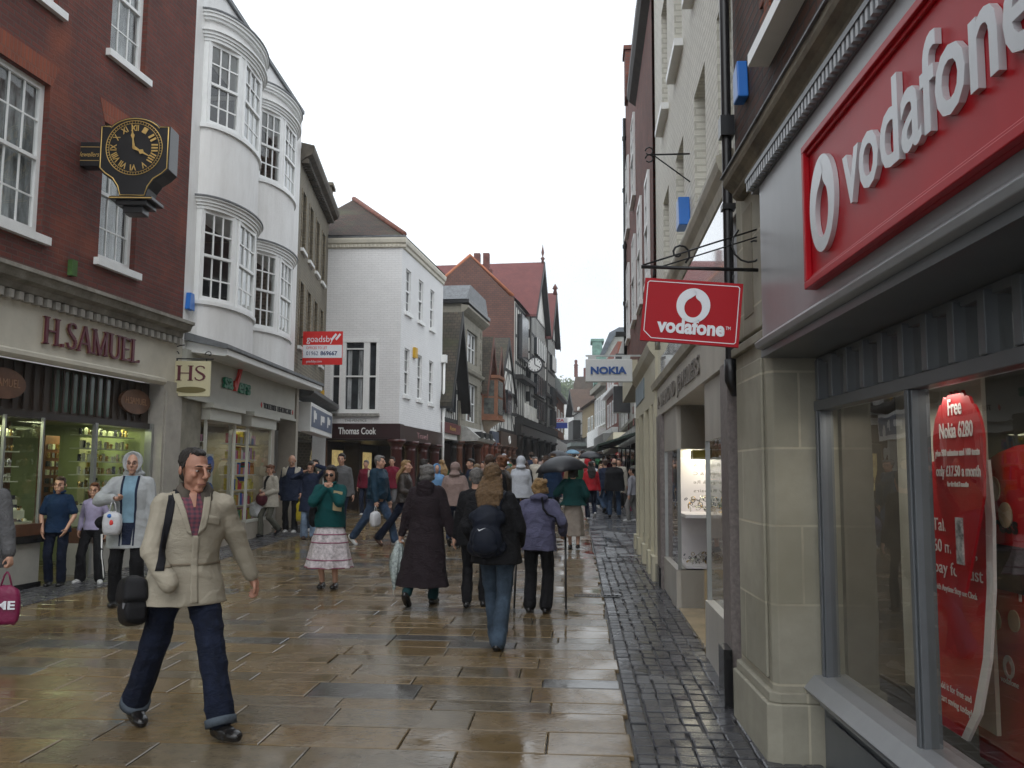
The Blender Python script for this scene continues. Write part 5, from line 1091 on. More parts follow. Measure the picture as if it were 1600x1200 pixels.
m = MB(); m.box(R2, 11.62, 16.5, -8, .0, 3.9, 11.6); m.box(R2, 14.8, 15.4, -.5, .08, 11.0, 12.2); m.box(R2, 14.75, 15.45, -.6, .12, 12.2, 12.3); m.build('wall', rb2, rc)
m = MB(); m.box(R2, 11.62, 12.4, -.4, .02, .3, 3.9); m.box(R2, 11.6, 16.4, -.2, .12, 3.5, 4.0); m.build('shopfront', creamp, rc) ; B(R2, 12.4, 16.4, -1.5, -1.3, .3, 3.5).build('shop_window', MATS['greenish_dark_glass'], rc)
m = MB(); m.tube([R2.P(16.2, .05, 3.9), R2.P(16.2, .05, 11)], .04, 8)
for z in (4.5, 6, 7.5, 9, 10.4): m.lathe(R2.P(16.2, .05, z), [(.06, 0), (.06, .1)], 8)
m.box(R2, 16.1, 16.3, 0, .3, 5.2, 5.3); m.build('drainpipe', black, rc)
for k, (u, z0) in enumerate(((12.2, 5), (14.8, 5), (12.2, 7.7), (14.8, 7.7))): sash(R2, rc, u, u + 1, z0, z0 + 1.8, o=.05, cols=2, rows=2, far=True)
# nokia sign
nk = thing('hanging_sign', (.57, 15, 3.23), 'white box sign with blue NOKIA lettering projecting on a bar from the right side', 'sign')
NF = Fr((.17, 15), (.96, 15), 1); NF.n = Vector((0, -1))
B(NF, 0, .79, -.14, 0, 3.235, 3.62).build('box', mat('sign_pale', (.66, .68, .68), .35, .03), nk, bevel=.006)
m = MB(); m.text('NOKIA', NF.P(.085, .002, 3.37), X, Z, .165, .02, width=.61, bold=.007); m.build('lettering', mat('deep_blue_letter', (.015, .08, .30), .4, 0), nk)
m = MB(); m.box(NF, .0, 1.1, -.1, -.06, 3.675, 3.7); m.box(NF, .04, .18, -.1, -.05, 3.62, 3.675); m.box(NF, .62, .76, -.1, -.05, 3.62, 3.675); m.build('bar', mat('galvanised', (.45, .46, .45), .35, .1, metal=.6), nk)

# ================================================================ the far end of the street
def at(px, py, y):                                               # photo direction -> point at distance y (a surveying aid; each house gets its own true distance)
    d = cam.matrix_world.to_3x3() @ Vector(((px - 800) / 1380, -(py - 600) / 1380, -1)); return Vector((0, 0, 1.68)) + d * (y / d.y)
def house(name, lab, pxa, ya, pxb, yb, ztop, side, wm, wins=None, dep=9, extra=None, zshop=None, shopm=None):
    a, b_ = sorted((at(pxa, 735, ya), at(pxb, 735, yb)), key=lambda v: v.y); fr = Fr((a.x, a.y), (b_.x, b_.y), side); t = thing(name, fr.P(fr.len / 2, 0, gz(ya)), lab, 'building')
    z0 = gz(ya) + (zshop or 3.2); body(fr, t, 0, fr.len, z0, ztop, dep, wm)
    B(fr, 0, fr.len, -dep, -.3, gz(ya) - .5, z0 - .003).build('shopfront', shopm or darkshop, t)
    if wins:
        for k, (f0, f1, z_0, z_1) in enumerate(wins): sash(fr, t, fr.len * f0, fr.len * f1, z_0, z_1, o=.05, cols=2, rows=1, far=True, sill=False, fw=.12, bar=.06)
    if extra: extra(fr, t)
    return fr, t
def roofblock(fr, t, z0, z1, m_, dep=9, o=.4, pitch=3): MB().prism(fr, [(0, z0), (fr.len, z0), (fr.len, z0 + .01), (0, z0 + .01)], -dep, o) ; m = MB(); m.profile(fr, [(o, z0), (-dep / 2, z1), (-dep, z0)], -.2, fr.len + .2); m.build('roof', m_, t)
ob_ = brick('orange_brick', (.26, .10, .05), (.21, .085, .045), (.16, .10, .07), bump=.2, var=.2)
def ex(fr, t):
    B(fr, -.1, fr.len + .1, -9, .4, 8.2, 8.45).build('eaves', lead, t); B(fr, 0, fr.len, -2.5, -.3, 8.45, 10.3).build('dormer_front', mat('grey_green_slate', (.16, .19, .18), .6, .3), t)
    m = MB(); m.box(fr, .0, fr.len, 0, .3, 3.4, 4.4); m.build('shop_arch', white, t)
house('brick_house', 'orange brick house with white shopfront just past the black and white block', 863, 70.5, 881, 84, 8.2, -1, ob_, [(.15, .3, 5.4, 7.2), (.42, .57, 5.4, 7.2), (.7, .85, 5.4, 7.2)], extra=ex)
wst = mat('far_white_stucco', (.66, .67, .66), .6, .12, 1)
def ex(fr, t):
    m = MB(); 
    for z in (7.0, 9.6, 12.3): m.box(fr, -.2, fr.len + .2, 0, .5, z, z + .35)
    m.build('string_course', white, t)
house('white_house', 'white stuccoed house closing the view at the bend of the street', 882, 132, 897, 138, 12.3, 1, wst, [(.1, .4, 7.6, 9.2), (.55, .85, 7.6, 9.2), (.1, .4, 10.2, 11.8), (.55, .85, 10.2, 11.8)], extra=ex)
def ex(fr, t):
    m = MB(); a = at(862, 625, 150)
    pts = [(fr.len / 2 + fr.len * .33 * math.cos(math.pi - k * math.pi / 12), 10.5 + 3 * math.sin(math.pi - k * math.pi / 12)) for k in range(13)]
    m.prism(fr, [(0, 7), (fr.len * .17, 7)] + pts + [(fr.len * .83, 7), (fr.len, 7), (fr.len, 15), (0, 15)], 0, 1); m.build('stone_arch', mat('pale_arch_stone', (.42, .42, .38), .8, .2), t)
house('arched_wall', 'pale stone building with a wide arch below the hillside trees', 852, 165, 892, 166, 8, 1, mat('grey_far_stone', (.34, .35, .32), .8, .25, .6), extra=ex)
# right side: timbered house, yellow brick, stone, red brick, flint, tall stone tower roof
def ex(fr, t):
    gable(fr, t, 0, fr.len, 9.6, 12.6, .3, 9, mat('plain_brown_tile', (.10, .06, .04), .8, .25, 1), over=.8); studs(fr, t, 0, fr.len, 4.5, 9.6, .0, 1.2, (6.5, 8, 9.6), w=.5)
    B(fr, fr.len * .2, fr.len * .8, 0, 1, 6.0, 8.5).build('dark_bay', timber, t)
house('timber_house', 'dark timbered house with a steep brown roof at the far right bend', 897, 121, 910, 112, 9.6, 1, plaster, extra=ex)
def ex(fr, t):
    m = MB(); m.profile(fr, [(.5, 9.4), (-6, 13), (-12, 9.4)], -2.5, fr.len + .2); m.build('roof', mat('plain_brown_tile', (.10, .06, .04), .8, .25, 1), t); B(fr, fr.len - 1, fr.len + .1, .4, .6, 9.3, 9.7).build('verge', white, t)
    B(fr, 0, fr.len, 0, 2.5, 4.6, 5.0).build('grey_awning', MATS['grey_green_slate'], t)
yb_ = brick('yellow_brick', (.26, .19, .08), (.22, .16, .07), (.18, .14, .08), bump=.2, var=.2)
house('yellow_brick_house', 'yellow-brown brick house with a brown tiled roof and grey awning', 910, 108, 928, 96, 9.4, 1, yb_, [(.05, .2, 6, 8), (.3, .45, 6, 8)], extra=ex, dep=12)
def ex(fr, t):
    B(fr, -.2, fr.len + .1, 0, .8, 4.4, 6.0).build('white_fascia', white, t); B(fr, 0, fr.len, 0, .5, 10, 10.5).build('cornice', ston, t); B(fr, 0, fr.len, -8, -.4, 10.5, 12.5).build('attic', mat('grey_far_stone', (.34, .35, .32), .8, .25, .6), t)
    m = MB(); m.box(fr, .1, .7, -.4, .3, 1, 4.4); m.build('white_pier', white, t)
house('stone_windowed_house', 'pale stone house with a row of tall white windows over a white shop fascia', 929, 95, 947, 84, 10.5, 1, ston, [(.05 + .19 * k, .19 + .19 * k, 6.4, 9.4) for k in range(5)], extra=ex)
def ex(fr, t):
    B(fr, 0, fr.len, 0, .5, 8.5, 8.8).build('band', white, t); B(fr, 0, fr.len, 0, .5, 5.0, 5.4).build('band', white, t); B(fr, 0, fr.len, 0, 1.2, 3.9, 4.9).build('shop_blind', mat('grey_blind', (.35, .35, .34), .6, .1), t)
house('red_brick_house', 'narrow bright red brick house with white bands, behind the blue-lettered box sign', 948, 83, 966, 71, 12.3, 1, brick('bright_red_brick', (.28, .075, .04), (.23, .06, .035), (.18, .08, .06), bump=.2, var=.15), [(.1 + .22 * k, .22 + .22 * k, 5.8, 7.9) for k in range(4)] + [(.1 + .22 * k, .22 + .22 * k, 9.2, 11.4) for k in range(4)], extra=ex)
def ex(fr, t):
    m = MB(); m.box(fr, 1.0, 1.8, 0, 1.0, 7.2, 8.6); m.box(fr, 4, 5.0, 0, 1, 5.4, 7.0); m.build_each('dark_sign', black, t); B(fr, 0, fr.len, 0, 1.2, 3.2, 4.0).build('cream_blind', creamp, t)
    m = MB()
    for k in range(10): m.box(fr, .3 + (k % 2) * .2, .9 + (k % 2) * .2, 0, .05, 4.4 + k * .7, 4.8 + k * .7); m.box(fr, 5.3 + (k % 2) * .2, 5.9 + (k % 2) * .2, 0, .05, 4.4 + k * .7, 4.8 + k * .7)
    m.build('brick_quoins', rb2, t)
house('flint_house', 'flint-faced house with brick quoins and black projecting signs at the right', 967, 70, 992, 50, 11.2, 1, mat('far_flint', (.42, .41, .38), .8, .3, 4), [(.35, .48, 5, 6.8), (.6, .73, 5, 6.8), (.35, .48, 8, 9.8)], extra=ex)
def ex(fr, t):
    m = MB(); gc = mat('verdigris', (.16, .30, .25), .6, .3, 2); l = fr.len
    m.profile(fr, [(0, 17), (-2, 21.5), (-6, 21.5), (-8, 17)], 0, l); m.build('slate_roof', mat('far_slate', (.12, .14, .16), .7, .3, 1), t); m = MB(); m.box(fr, -.3, 1.2, -7, .3, 16.5, 18.5); m.box(fr, -.1, .6, -2.2, -1.6, 18, 21.6); m.build('copper_dormer', gc, t)
house('tall_stone_building', 'tall grey building with slate and green copper roof rising behind the right-hand shops', 944, 92, 985, 78, 17, 1, mat('grey_far_stone', (.34, .35, .32), .8, .25, .6), extra=lambda fr, t: None if False else ex2(fr, t), dep=8) if False else None
t = thing('tall_stone_building', at(965, 735, 100), 'tall grey building with slate and green copper roof rising behind the right-hand shops', 'building')
TF = Fr((at(943, 735, 100).x, 100), (at(1000, 735, 100).x, 100), 1); TF.n = Vector((0, -1))
m = MB(); m.box(TF, 0, 8, -8, 0, 2, 14); m.prism(TF, [(-.2, 14.003), (8, 14.003), (8, 17.4), (1.3, 17.4), (.1, 15.2)], -8, 0); m.build('gable_wall', MATS['grey_far_stone'], t)
m = MB(); m.prism(TF, [(-.4, 15.0), (.7, 17.6), (1.8, 18.2), (8, 18.3), (8, 17.41), (1.4, 17.41), (.1, 15.0)], -9, .4); m.build('roof', mat('far_slate', (.10, .12, .14), .7, .3, 1), t)
m = MB(); m.box(TF, -1.6, .3, -3, .5, 14.4, 14.8); m.box(TF, -1.2, -.1, -2.6, .3, 14.8, 16.6); m.box(TF, -1.4, .1, -2.8, .4, 16.6, 16.9); m.box(TF, -1.0, -.25, -8, -2.7, 12, 15); m.build('copper_dormer', mat('verdigris', (.16, .30, .25), .6, .3, 2), t)
m = MB(); m.tube([TF.P(4, 0, 17.8), TF.P(4, 0, 20)], .05, 4); m.tube([TF.P(3.3, 0, 19.6), TF.P(4.7, 0, 19.6)], .04, 4); m.build('aerial', iron, t)
t = thing('chimney_house', at(905, 735, 140), 'gabled brown house with two tall chimneys on the skyline at the far right', 'building')
CH = Fr((at(896, 735, 140).x, 140), (at(925, 735, 140).x, 140), 1); CH.n = Vector((0, -1)); dbm = mat('skyline_brown', (.10, .075, .055), .8, .3, 1)
m = MB(); m.box(CH, 0, 6, -6, 0, 3, 15.5); m.prism(CH, [(0, 15.5), (4, 15.5), (4, 17), (.3, 17)], -6, 0); m.build('wall', dbm, t); m = MB(); m.box(CH, .1, .7, -.6, 0, 17, 18.8); m.box(CH, 1.6, 2.2, -.6, 0, 17, 18.4); m.lathe(CH.P(.4, -.3, 18.8), [(.4, 0), (.2, .3), (.25, .8), (0, 1)], 8); m.build('chimney', mat('chimney_brick', (.14, .05, .04), .8, .3), t)
# awning, blue and white hoarding sign
aw = thing('awning', at(965, 690, 34), 'long dark green awning jutting over the crowd on the right', 'awning')
AF = Fr((2.3, 33), (2.2, 47), 1); m = MB(); m.profile(AF, [(0, 3.25), (1.5, 2.75), (1.5, 2.55), (1.45, 2.55), (1.45, 2.7), (0, 3.15)], 0, 14); m.build('canopy', mat('awning_green', (.012, .03, .02), .6, .2), aw)
m = MB(); m.tube([AF.P(.4, 0, 2.6), AF.P(.4, 1.4, 2.68)], .03); m.tube([AF.P(13, 0, 2.6), AF.P(13, 1.4, 2.68)], .03); m.build('arm', iron, aw)
rs = thing('recessed_shops', AF.P(5, 0, 0), 'pale shopfronts set back behind the awning on the right', 'building'); m = MB(); m.box(AF, -12, 15, -8, -.1, 4.0, 7.0) ; m.build('wall', mat('far_flint', (.4, .4, .38), .8, .3), rs) if False else None
m = MB(); m.box(AF, -13, 15, -6, -.1, 0, 3.6); m.build('shopfront', mat('pale_shopfront', (.45, .45, .42), .5, .5, 2), rs); m = MB()
for k in range(9): m.box(AF, -12.5 + k * 3, -10.6 + k * 3, -.1, -.05, .8, 2.9)
m.build('window', pane, rs)
bl = thing('projecting_sign', at(876, 660, 72), 'small white and blue projecting sign with red lettering far down the left side', 'sign'); q = at(866, 653, 72); BF = Fr((q.x, 72), (q.x + 1.05, 72), 1); BF.n = Vector((0, -1))
B(BF, -.8, 1.08, -.1, 0, q.z - .38, q.z).build('white_board', gw, bl); B(BF, -.8, 1.08, -.1, 0, q.z - .85, q.z - .385).build('blue_board', mat('hoarding_blue', (.03, .06, .35), .4, .05), bl)
m = MB(); m.text('MELIZA', BF.P(-.6, .002, q.z - .3), X, Z, .3, .01, width=1.4, bold=.01); m.build('red_lettering', mat('sign_red2', (.6, .04, .06), .5, 0), bl); m = MB(); m.text('OPEN', BF.P(-.6, .002, q.z - .6), X, Z, .2, .01, width=1.3); m.build('white_lettering', gw, bl) if False else None
# hillside and trees
m = MB(); n = 26
for i in range(n + 1):
    for j in range(9):
        x = -60 + i * 120 / n; y = 190 + j * 30; m.v.append(Vector((x, y, gz(190) + min(j, 4) * 4.2 + 1.2 * noise.noise((x * .05, y * .05, 0)))))
for i in range(n):
    for j in range(8): m.face((i * 9 + j, (i + 1) * 9 + j, (i + 1) * 9 + j + 1, i * 9 + j + 1))
tag(m.build('hill', mat('hill_grass', (.05, .075, .03), .9, .3, .2), smooth=True), kind='structure')
def tree(px, py, y, h, wd, lab, seed):
    random.seed(seed); p = at(px, py, y); z0 = p.z - h; t = thing('tree', (p.x, y, z0), lab, 'tree', 'trees on the hillside')
    m = MB(); m.tube([(p.x, y, z0), (p.x + .2, y, z0 + h * .4), (p.x, y, z0 + h * .8)], [h * .04, h * .03, h * .01], 6)
    for k in range(6): a = k * 1.1; m.tube([(p.x, y, z0 + h * (.3 + .06 * k)), (p.x + wd * .4 * math.cos(a), y + wd * .4 * math.sin(a), z0 + h * (.5 + .07 * k))], [h * .015, h * .005], 4)
    m.build('trunk', mat('bark', (.06, .045, .03), .9, .2), t); m = MB()
    cl_ = [(Vector((random.gauss(0, wd * .3), random.gauss(0, wd * .3), h * random.uniform(.35, .95))), wd * random.uniform(.14, .26)) for k in range(16)]
    for c, r in cl_:
        for k in range(90):
            d = Vector((random.gauss(0, 1), random.gauss(0, 1), random.gauss(0, 1))).normalized() * r * random.random() ** .4; q = Vector((p.x, y, z0)) + c + d; s_ = random.uniform(.25, .5); a1 = Vector((random.gauss(0, 1), random.gauss(0, 1), random.gauss(0, 1))).normalized(); b1 = a1.orthogonal().normalized()
            m.use(random.choice(LV)).poly([q - a1 * s_, q + b1 * s_ * .6, q + a1 * s_, q - b1 * s_ * .6])
    m.build('crown', None, t)
LV = [mat('leaf_spring', (.10, .15, .04), .7, .1), mat('leaf_mid', (.06, .10, .03), .7, .1), mat('leaf_pale', (.13, .17, .07), .7, .1)]
for k, (px, py, y, h, wd, lab) in enumerate(((866, 592, 240, 16, 10, 'pale spring-green tree highest on the hill in the gap'), (884, 585, 250, 17, 11, 'bright green tree at the right of the hilltop gap'), (874, 600, 225, 12, 9, 'lower bushy tree below the two hilltop trees'), (893, 600, 245, 14, 9, 'dark green tree partly behind the chimneys'), (858, 604, 230, 13, 9, 'green tree just clearing the brick house roof'), (868, 640, 195, 10, 9, 'bushy tree behind the stone arch'), (888, 640, 200, 10, 8, 'small tree right of the stone arch'))):
    tree(px, py, y, h, wd, lab, 40 + k)
random.seed(11)
# ================================================================ people
import numpy as np
from mathutils.bvhtree import BVHTree
def prim_mesh(prims, voxel, smooth=6, folds=0., seed=0, freq=26., hi=0.):
    bm = bmesh.new(); SP = 10
    for p in prims:
        if p[0] == 'c':                                           # tapered capsule
            a, b_, ra, rb = Vector(p[1]), Vector(p[2]), p[3], p[4]; d = b_ - a; l = max(d.length, 1e-4); rot = d.to_track_quat('Z', 'Y').to_matrix()
            prof = [(ra * math.sin(t), -ra * math.cos(t)) for t in (0.01, .5, 1.05, 1.57)] + [(rb * math.cos(t), l + rb * math.sin(t)) for t in (0, .5, 1.05, 1.56)]
            rings = []
            for r, z in prof: rings.append([bm.verts.new(a + rot @ Vector((r * math.cos(2 * math.pi * k / SP), r * math.sin(2 * math.pi * k / SP), z))) for k in range(SP)])
        elif p[0] == 'e':                                         # ellipsoid
            c, r = Vector(p[1]), p[2]; rot = p[3] if len(p) > 3 else Matrix.Identity(3); rings = []
            for i in range(9):
                ph = math.pi * (.01 + .98 * i / 8); rings.append([bm.verts.new(c + rot @ Vector((r[0] * math.sin(ph) * math.cos(2 * math.pi * k / 14), r[1] * math.sin(ph) * math.sin(2 * math.pi * k / 14), -r[2] * math.cos(ph)))) for k in range(14)])
        else:                                                     # loft: list of rings
            rings = [[bm.verts.new(v) for v in ring] for ring in p[1]]
        n = len(rings[0])
        for i in range(len(rings) - 1):
            for k in range(n): bm.faces.new((rings[i][k], rings[i][(k + 1) % n], rings[i + 1][(k + 1) % n], rings[i + 1][k]))
        bm.faces.new(rings[0][::-1]); bm.faces.new(rings[-1])
    me = bpy.data.meshes.new('tmp'); bm.to_mesh(me); bm.free(); ob = bpy.data.objects.new('tmp', me); col.objects.link(ob)
    r = ob.modifiers.new('r', 'REMESH'); r.mode = 'VOXEL'; r.voxel_size = voxel
    if smooth: s_ = ob.modifiers.new('s', 'SMOOTH'); s_.iterations = smooth; s_.factor = .5
    dg = bpy.context.evaluated_depsgraph_get(); out_ = bpy.data.meshes.new_from_object(ob.evaluated_get(dg)); bpy.data.objects.remove(ob); bpy.data.meshes.remove(me)
    if folds or hi:
        n = len(out_.vertices); co = np.empty(n * 3); out_.vertices.foreach_get('co', co); co = co.reshape(-1, 3)
        no = np.empty(n * 3); out_.vertices.foreach_get('normal', no); no = no.reshape(-1, 3); rg = np.random.RandomState(seed)
        d = np.zeros(n)
        for q in range(4):
            k = rg.normal(size=3) * .55; k[2] = (1 if rg.rand() > .5 else -1) * (.6 + .5 * rg.rand()); k *= freq * (.6 + .35 * q)
            w1 = rg.normal(size=3) * 9; w2 = rg.normal(size=3) * 14
            ph = co @ k + 1.7 * np.sin(co @ w1 + rg.rand() * 6) + 1.1 * np.sin(co @ w2 + rg.rand() * 6)
            env = .5 + .5 * np.sin(co @ (rg.normal(size=3) * 8) + rg.rand() * 6)
            d += (1 - 2 * np.abs(np.sin(ph / 2)) ** .8) * env / (1 + .6 * q)
        co += no * (folds * d)[:, None]
        if hi:
            for q in range(3): d = np.sin(co @ (rg.normal(size=3) * 60)) * np.sin(co @ (rg.normal(size=3) * 90)); co += no * (hi * d)[:, None]
        out_.vertices.foreach_set('co', co.ravel())
    out_.polygons.foreach_set('use_smooth', [True] * len(out_.polygons)); out_.update(); return out_
def ik(a, c, l1, l2, pole):
    a, c, pole = Vector(a), Vector(c), Vector(pole); d = c - a; L_ = min(d.length, (l1 + l2) * .999); d.normalize(); c = a + d * L_
    x = (l1 * l1 - l2 * l2 + L_ * L_) / (2 * L_); h = math.sqrt(max(l1 * l1 - x * x, 0)); pp = (pole - d * pole.dot(d)).normalized(); return a + d * x + pp * h, c
skin = mat('skin', (.50, .285, .20), .5, .05, 5, .1, 120); skin_r = mat('skin_ruddy', (.40, .20, .135), .5, .08, 6, .15, 90)
def cloth(name, c, r=.85, var=.14, bump=.35, bs=220, vs=7, sheen=0):
    return mat(name, c, r, var, vs, bump, bs, spec=.2)
def hairm(name, c):
    if name in MATS: return MATS[name]
    m = mat(name, c, .5, .35, 60, .8, 140); return m
eyew = mat('eye_white', (.36, .33, .30), .3, 0); eyed = mat('eye_dark', (.03, .02, .015), .25, 0); lipm = mat('lip', (.27, .11, .085), .5, .05)
class Person: pass
def person(x, y, head, H, label, pose=None, top=None, legs=None, hair=None, shoes=None, face=True, vox=.012, sk=None, group=None, hood=None, cat='person', bare=False, extra_top=(), build=1., z=None, seed=None):
    pose = pose or {}; P_ = Person(); s = H / 1.75; seed = seed if seed is not None else random.randrange(9999); sk = sk or skin
    g = lambda k, d: Vector(pose.get(k, d))
    la, ra = g('lf', (-.1, 0, .09)), g('rf', (.1, 0, .09)); pel = g('pelvis', (0, 0, .95)); ch = g('chest', (pel.x, pel.y + .01, 1.43)); tw = R(pose.get('twist', 0)); hy = R(pose.get('hy', 0)); hp_ = R(pose.get('hp', 0)); ro = R(pose.get('hiptw', 0))
    sx = Vector((math.cos(tw), math.sin(tw), 0)); sy = Vector((-math.sin(tw), math.cos(tw), 0)); hx_ = Vector((math.cos(ro), math.sin(ro), 0))
    sw = .165 * build
    lh_, rh_ = pel - hx_ * .095 - Vector((0, 0, .03)), pel + hx_ * .095 - Vector((0, 0, .03)); ls, rs_ = ch - sx * sw - Vector((0, 0, .028)), ch + sx * sw - Vector((0, 0, .028))
    lk, la = ik(lh_, la, .44, .42, g('lkp', (-.1, 1, 0))); rk, ra = ik(rh_, ra, .44, .42, g('rkp', (.1, 1, 0)))
    lw, rw = g('lh', (ch.x - .27, ch.y + .03, .86)), g('rh', (ch.x + .27, ch.y + .03, .86))
    le, lw = ik(ls, lw, .29, .26, g('lep', (-.5, -1, -.2))); re_, rw = ik(rs_, rw, .29, .26, g('rep', (.5, -1, -.2)))
    nb = ch + Vector((0, 0, .05)) + sy * .0; hc = g('headc', tuple(ch + sy * .03 + Vector((0, 0, .196)))); hr = Matrix.Rotation(tw + hy, 3, 'Z') @ Matrix.Rotation(hp_, 3, 'X')
    HK = pose.get('headk', 1.09)
    def hpnt(a): return hc + hr @ (Vector(a) * HK)
    # ---- torso rings
    def tring(c, a, b_, ax, n=20, pl=0., ph=0.):
        ay = Vector((-ax.y, ax.x, 0)); return [c + ax * (a * math.cos(t) * (1 + pl * math.sin(7 * t + ph))) + ay * (b_ * math.sin(t) * (1 + pl * math.sin(7 * t + ph))) for t in [2 * math.pi * k / n for k in range(n)]]
    def spine(t): return pel.lerp(ch, t), (hx_.lerp(sx, max(0, min(1, t)))).normalized()
    def torso(th, bulk=1.0):
        R_ = []
        for t, a, b_ in ((-.12, .155, .115), (.05, .172, .125), (.3, .15, .112), (.55, .16, .118), (.8, .17, .112), (.93, .15, .095), (1.02, .105, .075), (1.1, .062, .06)):
            c, ax = spine(t); R_.append(tring(c, (a + th) * bulk * (build if t < 1 else 1), (b_ + th) * bulk, ax))
        return ('l', R_)
    fdir = lambda knee, ank: None
    # ---- hands
    def hand(el, wr, side, curl, nrm=None):
        d = (wr - el).normalized(); md = Vector(nrm) if nrm else -sx * side; md = (md - d * md.dot(d)).normalized(); th = d.cross(md) * (1 if side > 0 else -1)
        th = sy - d * sy.dot(d); th = (th - md * th.dot(md)).normalized(); out = [('c', wr - d * .02, wr + d * .05, .026, .03)]
        c = wr + d * .06
        for w_ in (-.5, .5): out.append(('c', wr + d * .02 + th * .03 * w_, wr + d * .085 + th * .045 * w_, .018, .016))
        for i, (l_, w_) in enumerate(((.072, 1.1), (.082, .4), (.076, -.35), (.06, -1.05))):
            k0 = wr + d * .09 + th * .028 * w_; a1 = curl * (1 + .15 * i); d1 = d * math.cos(a1 * .5) + md * math.sin(a1 * .5); d2 = d * math.cos(a1 * 1.3) + md * math.sin(a1 * 1.3); d3 = d * math.cos(a1 * 1.9) + md * math.sin(a1 * 1.9)
            k1 = k0 + d1 * l_ * .45; k2 = k1 + d2 * l_ * .32; fr_ = .0098; out += [('c', k0, k1, fr_ * 1.08, fr_), ('c', k1, k2, fr_, fr_ * .93), ('c', k2, k2 + d3 * l_ * .25, fr_ * .93, fr_ * .8)]
        t0 = wr + d * .03 + th * .025; t1 = t0 + (d * .55 + th * .8 + md * .25).normalized() * .045; out += [('c', t0, t1, .014, .011), ('c', t1, t1 + (d * .85 + th * .2 + md * .45).normalized() * .035, .011, .009)]
        return out
    # ---- body
    B_ = [torso(0)]
    for h_, k_, a_ in ((lh_, lk, la), (rh_, rk, ra)): B_ += [('c', h_, k_, .075, .052), ('c', k_ , k_.lerp(a_, .35), .052, .05), ('c', k_.lerp(a_, .35), a_, .05, .036)]
    for s_, e_, w_ in ((ls, le, lw), (rs_, re_, rw)): B_ += [('c', s_, e_, .05, .04), ('c', e_, w_, .04, .027)]
    if not pose.get('nolh'): B_ += hand(le, lw, -1, pose.get('lcurl', .5), pose.get('lnrm'))
    if not pose.get('norh'): B_ += hand(re_, rw, 1, pose.get('rcurl', .5), pose.get('rnrm'))
    for a_, fd in ((la, pose.get('lfd', (0, 1, 0))), (ra, pose.get('rfd', (0, 1, 0)))):
        fd = Vector(fd).normalized(); B_ += [('c', a_ - Vector((0, 0, .03)), a_ + fd * .11 - Vector((0, 0, .045)), .03, .02)]
    B_ += [('c', nb - Vector((0, 0, .04)), hpnt((0, -.015, -.03)), .06, .056), ('e', hpnt((0, -.012, .02)), (.076, .097, .1), hr), ('e', hpnt((0, .016, -.045)), (.058, .068, .066), hr), ('e', hpnt((0, .05, -.098)), (.03, .032, .022), hr),
           ('c', hpnt((-.034, .074, .018)), hpnt((.034, .074, .018)), .014, .014), ('c', hpnt((0, .086, .012)), hpnt((0, .111, -.028)), .0095, .0145), ('e', hpnt((0, .094, -.033)), (.02, .013, .01), hr),
           ('e', hpnt((-.038, .054, -.024)), (.02, .024, .02), hr), ('e', hpnt((.038, .054, -.024)), (.02, .024, .02), hr), ('e', hpnt((.043, .022, -.035)), (.02, .04, .045), hr), ('e', hpnt((-.043, .022, -.035)), (.02, .04, .045), hr), ('c', hpnt((-.02, .077, -.062)), hpnt((.02, .077, -.062)), .0085, .0085), ('c', hpnt((-.017, .074, -.076)), hpnt((.017, .074, -.076)), .009, .009),
           ('e', hpnt((-.078, -.008, -.008)), (.011, .02, .032), hr), ('e', hpnt((.078, -.008, -.008)), (.011, .02, .032), hr)]
    def finish(me, name, mt, parent=None):
        for v in me.vertices: v.co *= s
        me.materials.clear(); me.materials.append(mt); o = bpy.data.objects.new(name, me); col.objects.link(o)
        if parent is not None: o.parent = parent
        return o
    root = finish(prim_mesh(B_, min(vox, .0075 if vox < .01 else vox) , 3), 'person', sk)
    gzv = gz(y) if z is None else z; root.location = (x, y, gzv); root.rotation_euler = (0, 0, R(head)); tag(root, label, cat, group)
    P_.root = root; P_.s = s; P_.M = Matrix.Translation((x, y, gzv)) @ Matrix.Rotation(R(head), 4, 'Z'); P_.w = lambda a: P_.M @ (Vector(a) * s); P_.lw, P_.rw, P_.ls, P_.rs, P_.ch, P_.sx, P_.sy, P_.hc, P_.le, P_.re = lw, rw, ls, rs_, ch, sx, sy, hc, le, re_; P_.hpnt = hpnt; P_.hr = hr; P_.pel = pel
    P_.k = (lk, rk, la, ra)
    def child(prims, name, mt, v=None, smooth=5, folds=0., hi=0., freq=26.): return finish(prim_mesh(prims, v or vox, smooth, folds, seed, freq, hi), name, mt, root)
    P_.child = child
    def simple(m, name, mt, parent=None):                        # MB in local standard coordinates
        me = bpy.data.meshes.new(name); me.from_pydata([tuple(v * s) for v in m.v], [], m.f); me.polygons.foreach_set('use_smooth', [True] * len(m.f))
        for mm in (m.mats or [mt]): me.materials.append(mm)
        if m.mats: me.polygons.foreach_set('material_index', m.m)
        o = bpy.data.objects.new(name, me); col.objects.link(o); o.parent = parent or root; return o
    P_.simple = simple
